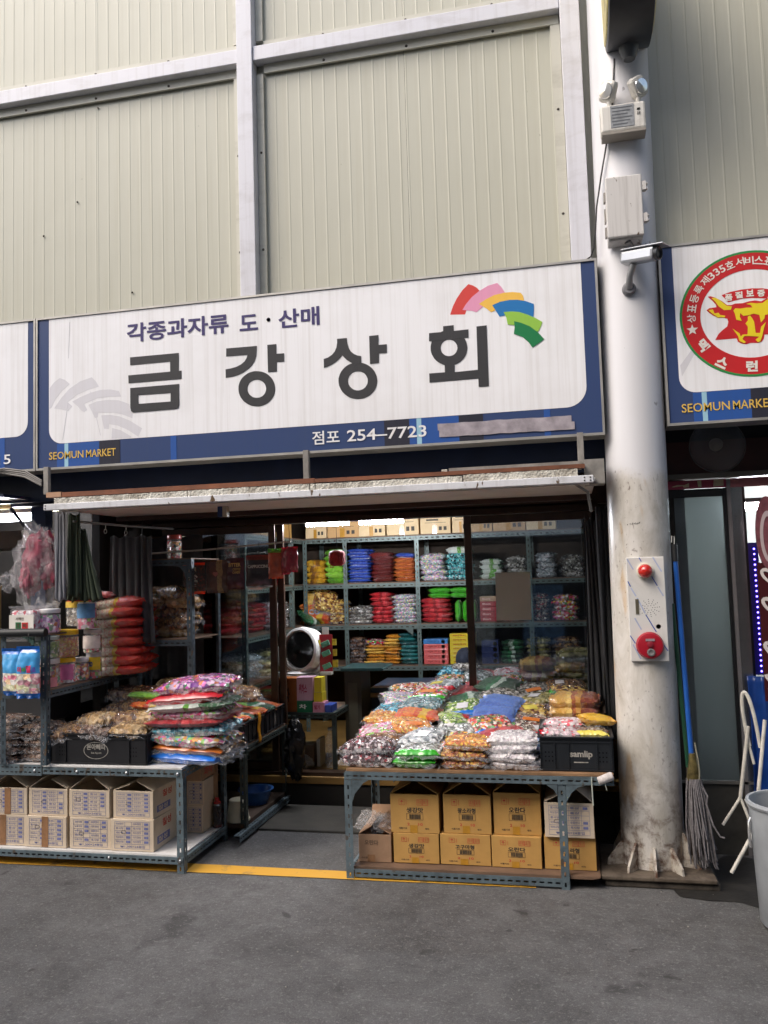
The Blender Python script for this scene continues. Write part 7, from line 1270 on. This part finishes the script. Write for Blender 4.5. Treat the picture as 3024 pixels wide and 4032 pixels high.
# things low down at the entrance
tag(lump(MB(), (-1.93, 5.62, .40), .075, .06, .20, 31, .3, 3).build('rubbish_bag', plain('black_film', '0c0c0e', .25, bump=.8, bscale=30), smooth=True, origin=(-1.93, 5.62, .2)), 'black plastic bag hanging at the far end of the side counter', 'plastic bag')
bs = thing('basin', (-2.08, 5.42, .09), 'round blue plastic basin on the low shelf under the side counter', 'basin'); MB().lathe([(0, .003), (.075, .003), (.08, .0), (.11, .085), (.122, .088), (.122, .094), (.106, .09), (.076, .012), (0, .012)], (-2.14, 5.40, .0905), UZ, 36, False).build('bowl', plain('blue_plastic', '2e5c9a', .35), bs, smooth=True)
pl = thing('pail', (-2.12, 4.98, .09), 'upturned cream plastic pail on the low shelf beside the left table', 'pail'); MB().lathe([(0, .13), (.05, .13), (.056, .125), (.068, .012), (.074, .012), (.074, .0), (.06, 0)], (-2.10, 5.0, .091), UZ, 32, False).build('body', plain('cream_plastic', 'c9c3ac', .45, var=.15), pl, smooth=True)
sp = thing('spray_can', (-2.20, 4.84, .097), 'dark red spray can with red cap on the lower shelf of the left table', 'spray can'); MB().lathe([(.027, 0), (.027, .125), (.02, .138)], (-2.165, 4.83, .0975), UZ, 24).build('can', printed('can', ['2a1418', '3c1a1c', '7a2420', '241014'], 2, 14, .25, .3), sp, smooth=True); MB().lathe([(.021, .139), (.021, .15), (.012, .152), (.012, .172), (.010, .175)], (-2.165, 4.83, .0975), UZ, 20).build('cap', plain('red_cap', 'b02a2a', .4), sp, smooth=True); MB().lathe([(.0255, .126), (.0225, .1385)], (-2.165, 4.83, .0975), UZ, 24, False).build('shoulder', plain('steel_shoulder', 'a5a6a8', .25, metal=.8), sp, smooth=True)
for i, (x0, x1, y0, y1, z1, c_, lb) in enumerate(((-2.02, -1.90, 5.95, 6.1, .36, '7a624a', 'small brown carton on the wooden step inside the shop'), (-1.885, -1.86, 5.98, 6.12, .40, 'b9b4a4', 'upright white card on the wooden step inside the shop'))): small_box(x0, x1, y0, y1, .2005, z1, c_, lb, name='floor_carton')
bt = thing('water_bottle', (-1.78, 6.0, .2), 'clear plastic water bottle standing on the wooden step', 'bottle'); MB().lathe([(.035, 0), (.038, .02), (.038, .19), (.014, .25), (.014, .265)], (-1.78, 5.98, .2005), UZ, 20).build('body', film('bottle_film', (.8, .86, .9, 1), .2), bt, smooth=True); MB().lathe([(.016, .2655), (.016, .285)], (-1.78, 5.98, .2005), UZ, 16).build('cap', plain('white_cap', 'd8dade', .4), bt, smooth=True)
tag(lump(MB(), (-1.93, 5.86, .25), .05, .05, .055, 41, .5).build('white_cloth', plain('white_cloth', 'a8a49c', .8), smooth=True, origin=(-1.93, 5.86, .2)), 'crumpled white cloth on the wooden step', 'cloth')
sr = thing('string_roll', (.1, 4.35, .53), 'white roll tied at the right end of the table with a pale string hanging down', 'string'); MB().lathe([(.012, -.04), (.02, -.036), (.022, .03), (.018, .038)], (.125, 4.345, .555), (.9, .1, .35), 18).build('roll', plain('soiled_white', 'cfc7c2', .8, var=.2, vscale=30, bump=.5), sr, smooth=True); MB().tube([(.058, 4.352, .56), (.058, 4.35, .5), (.060, 4.35, .42)], .0028, 6).build('string', plain('pale_string', 'b7bdb0', .8), sr); MB().tube([(.12, 4.34, .535), (.128, 4.335, .50)], .0018, 5).build('loose_end', plain('pale_string', 'b7bdb0', .8), sr)
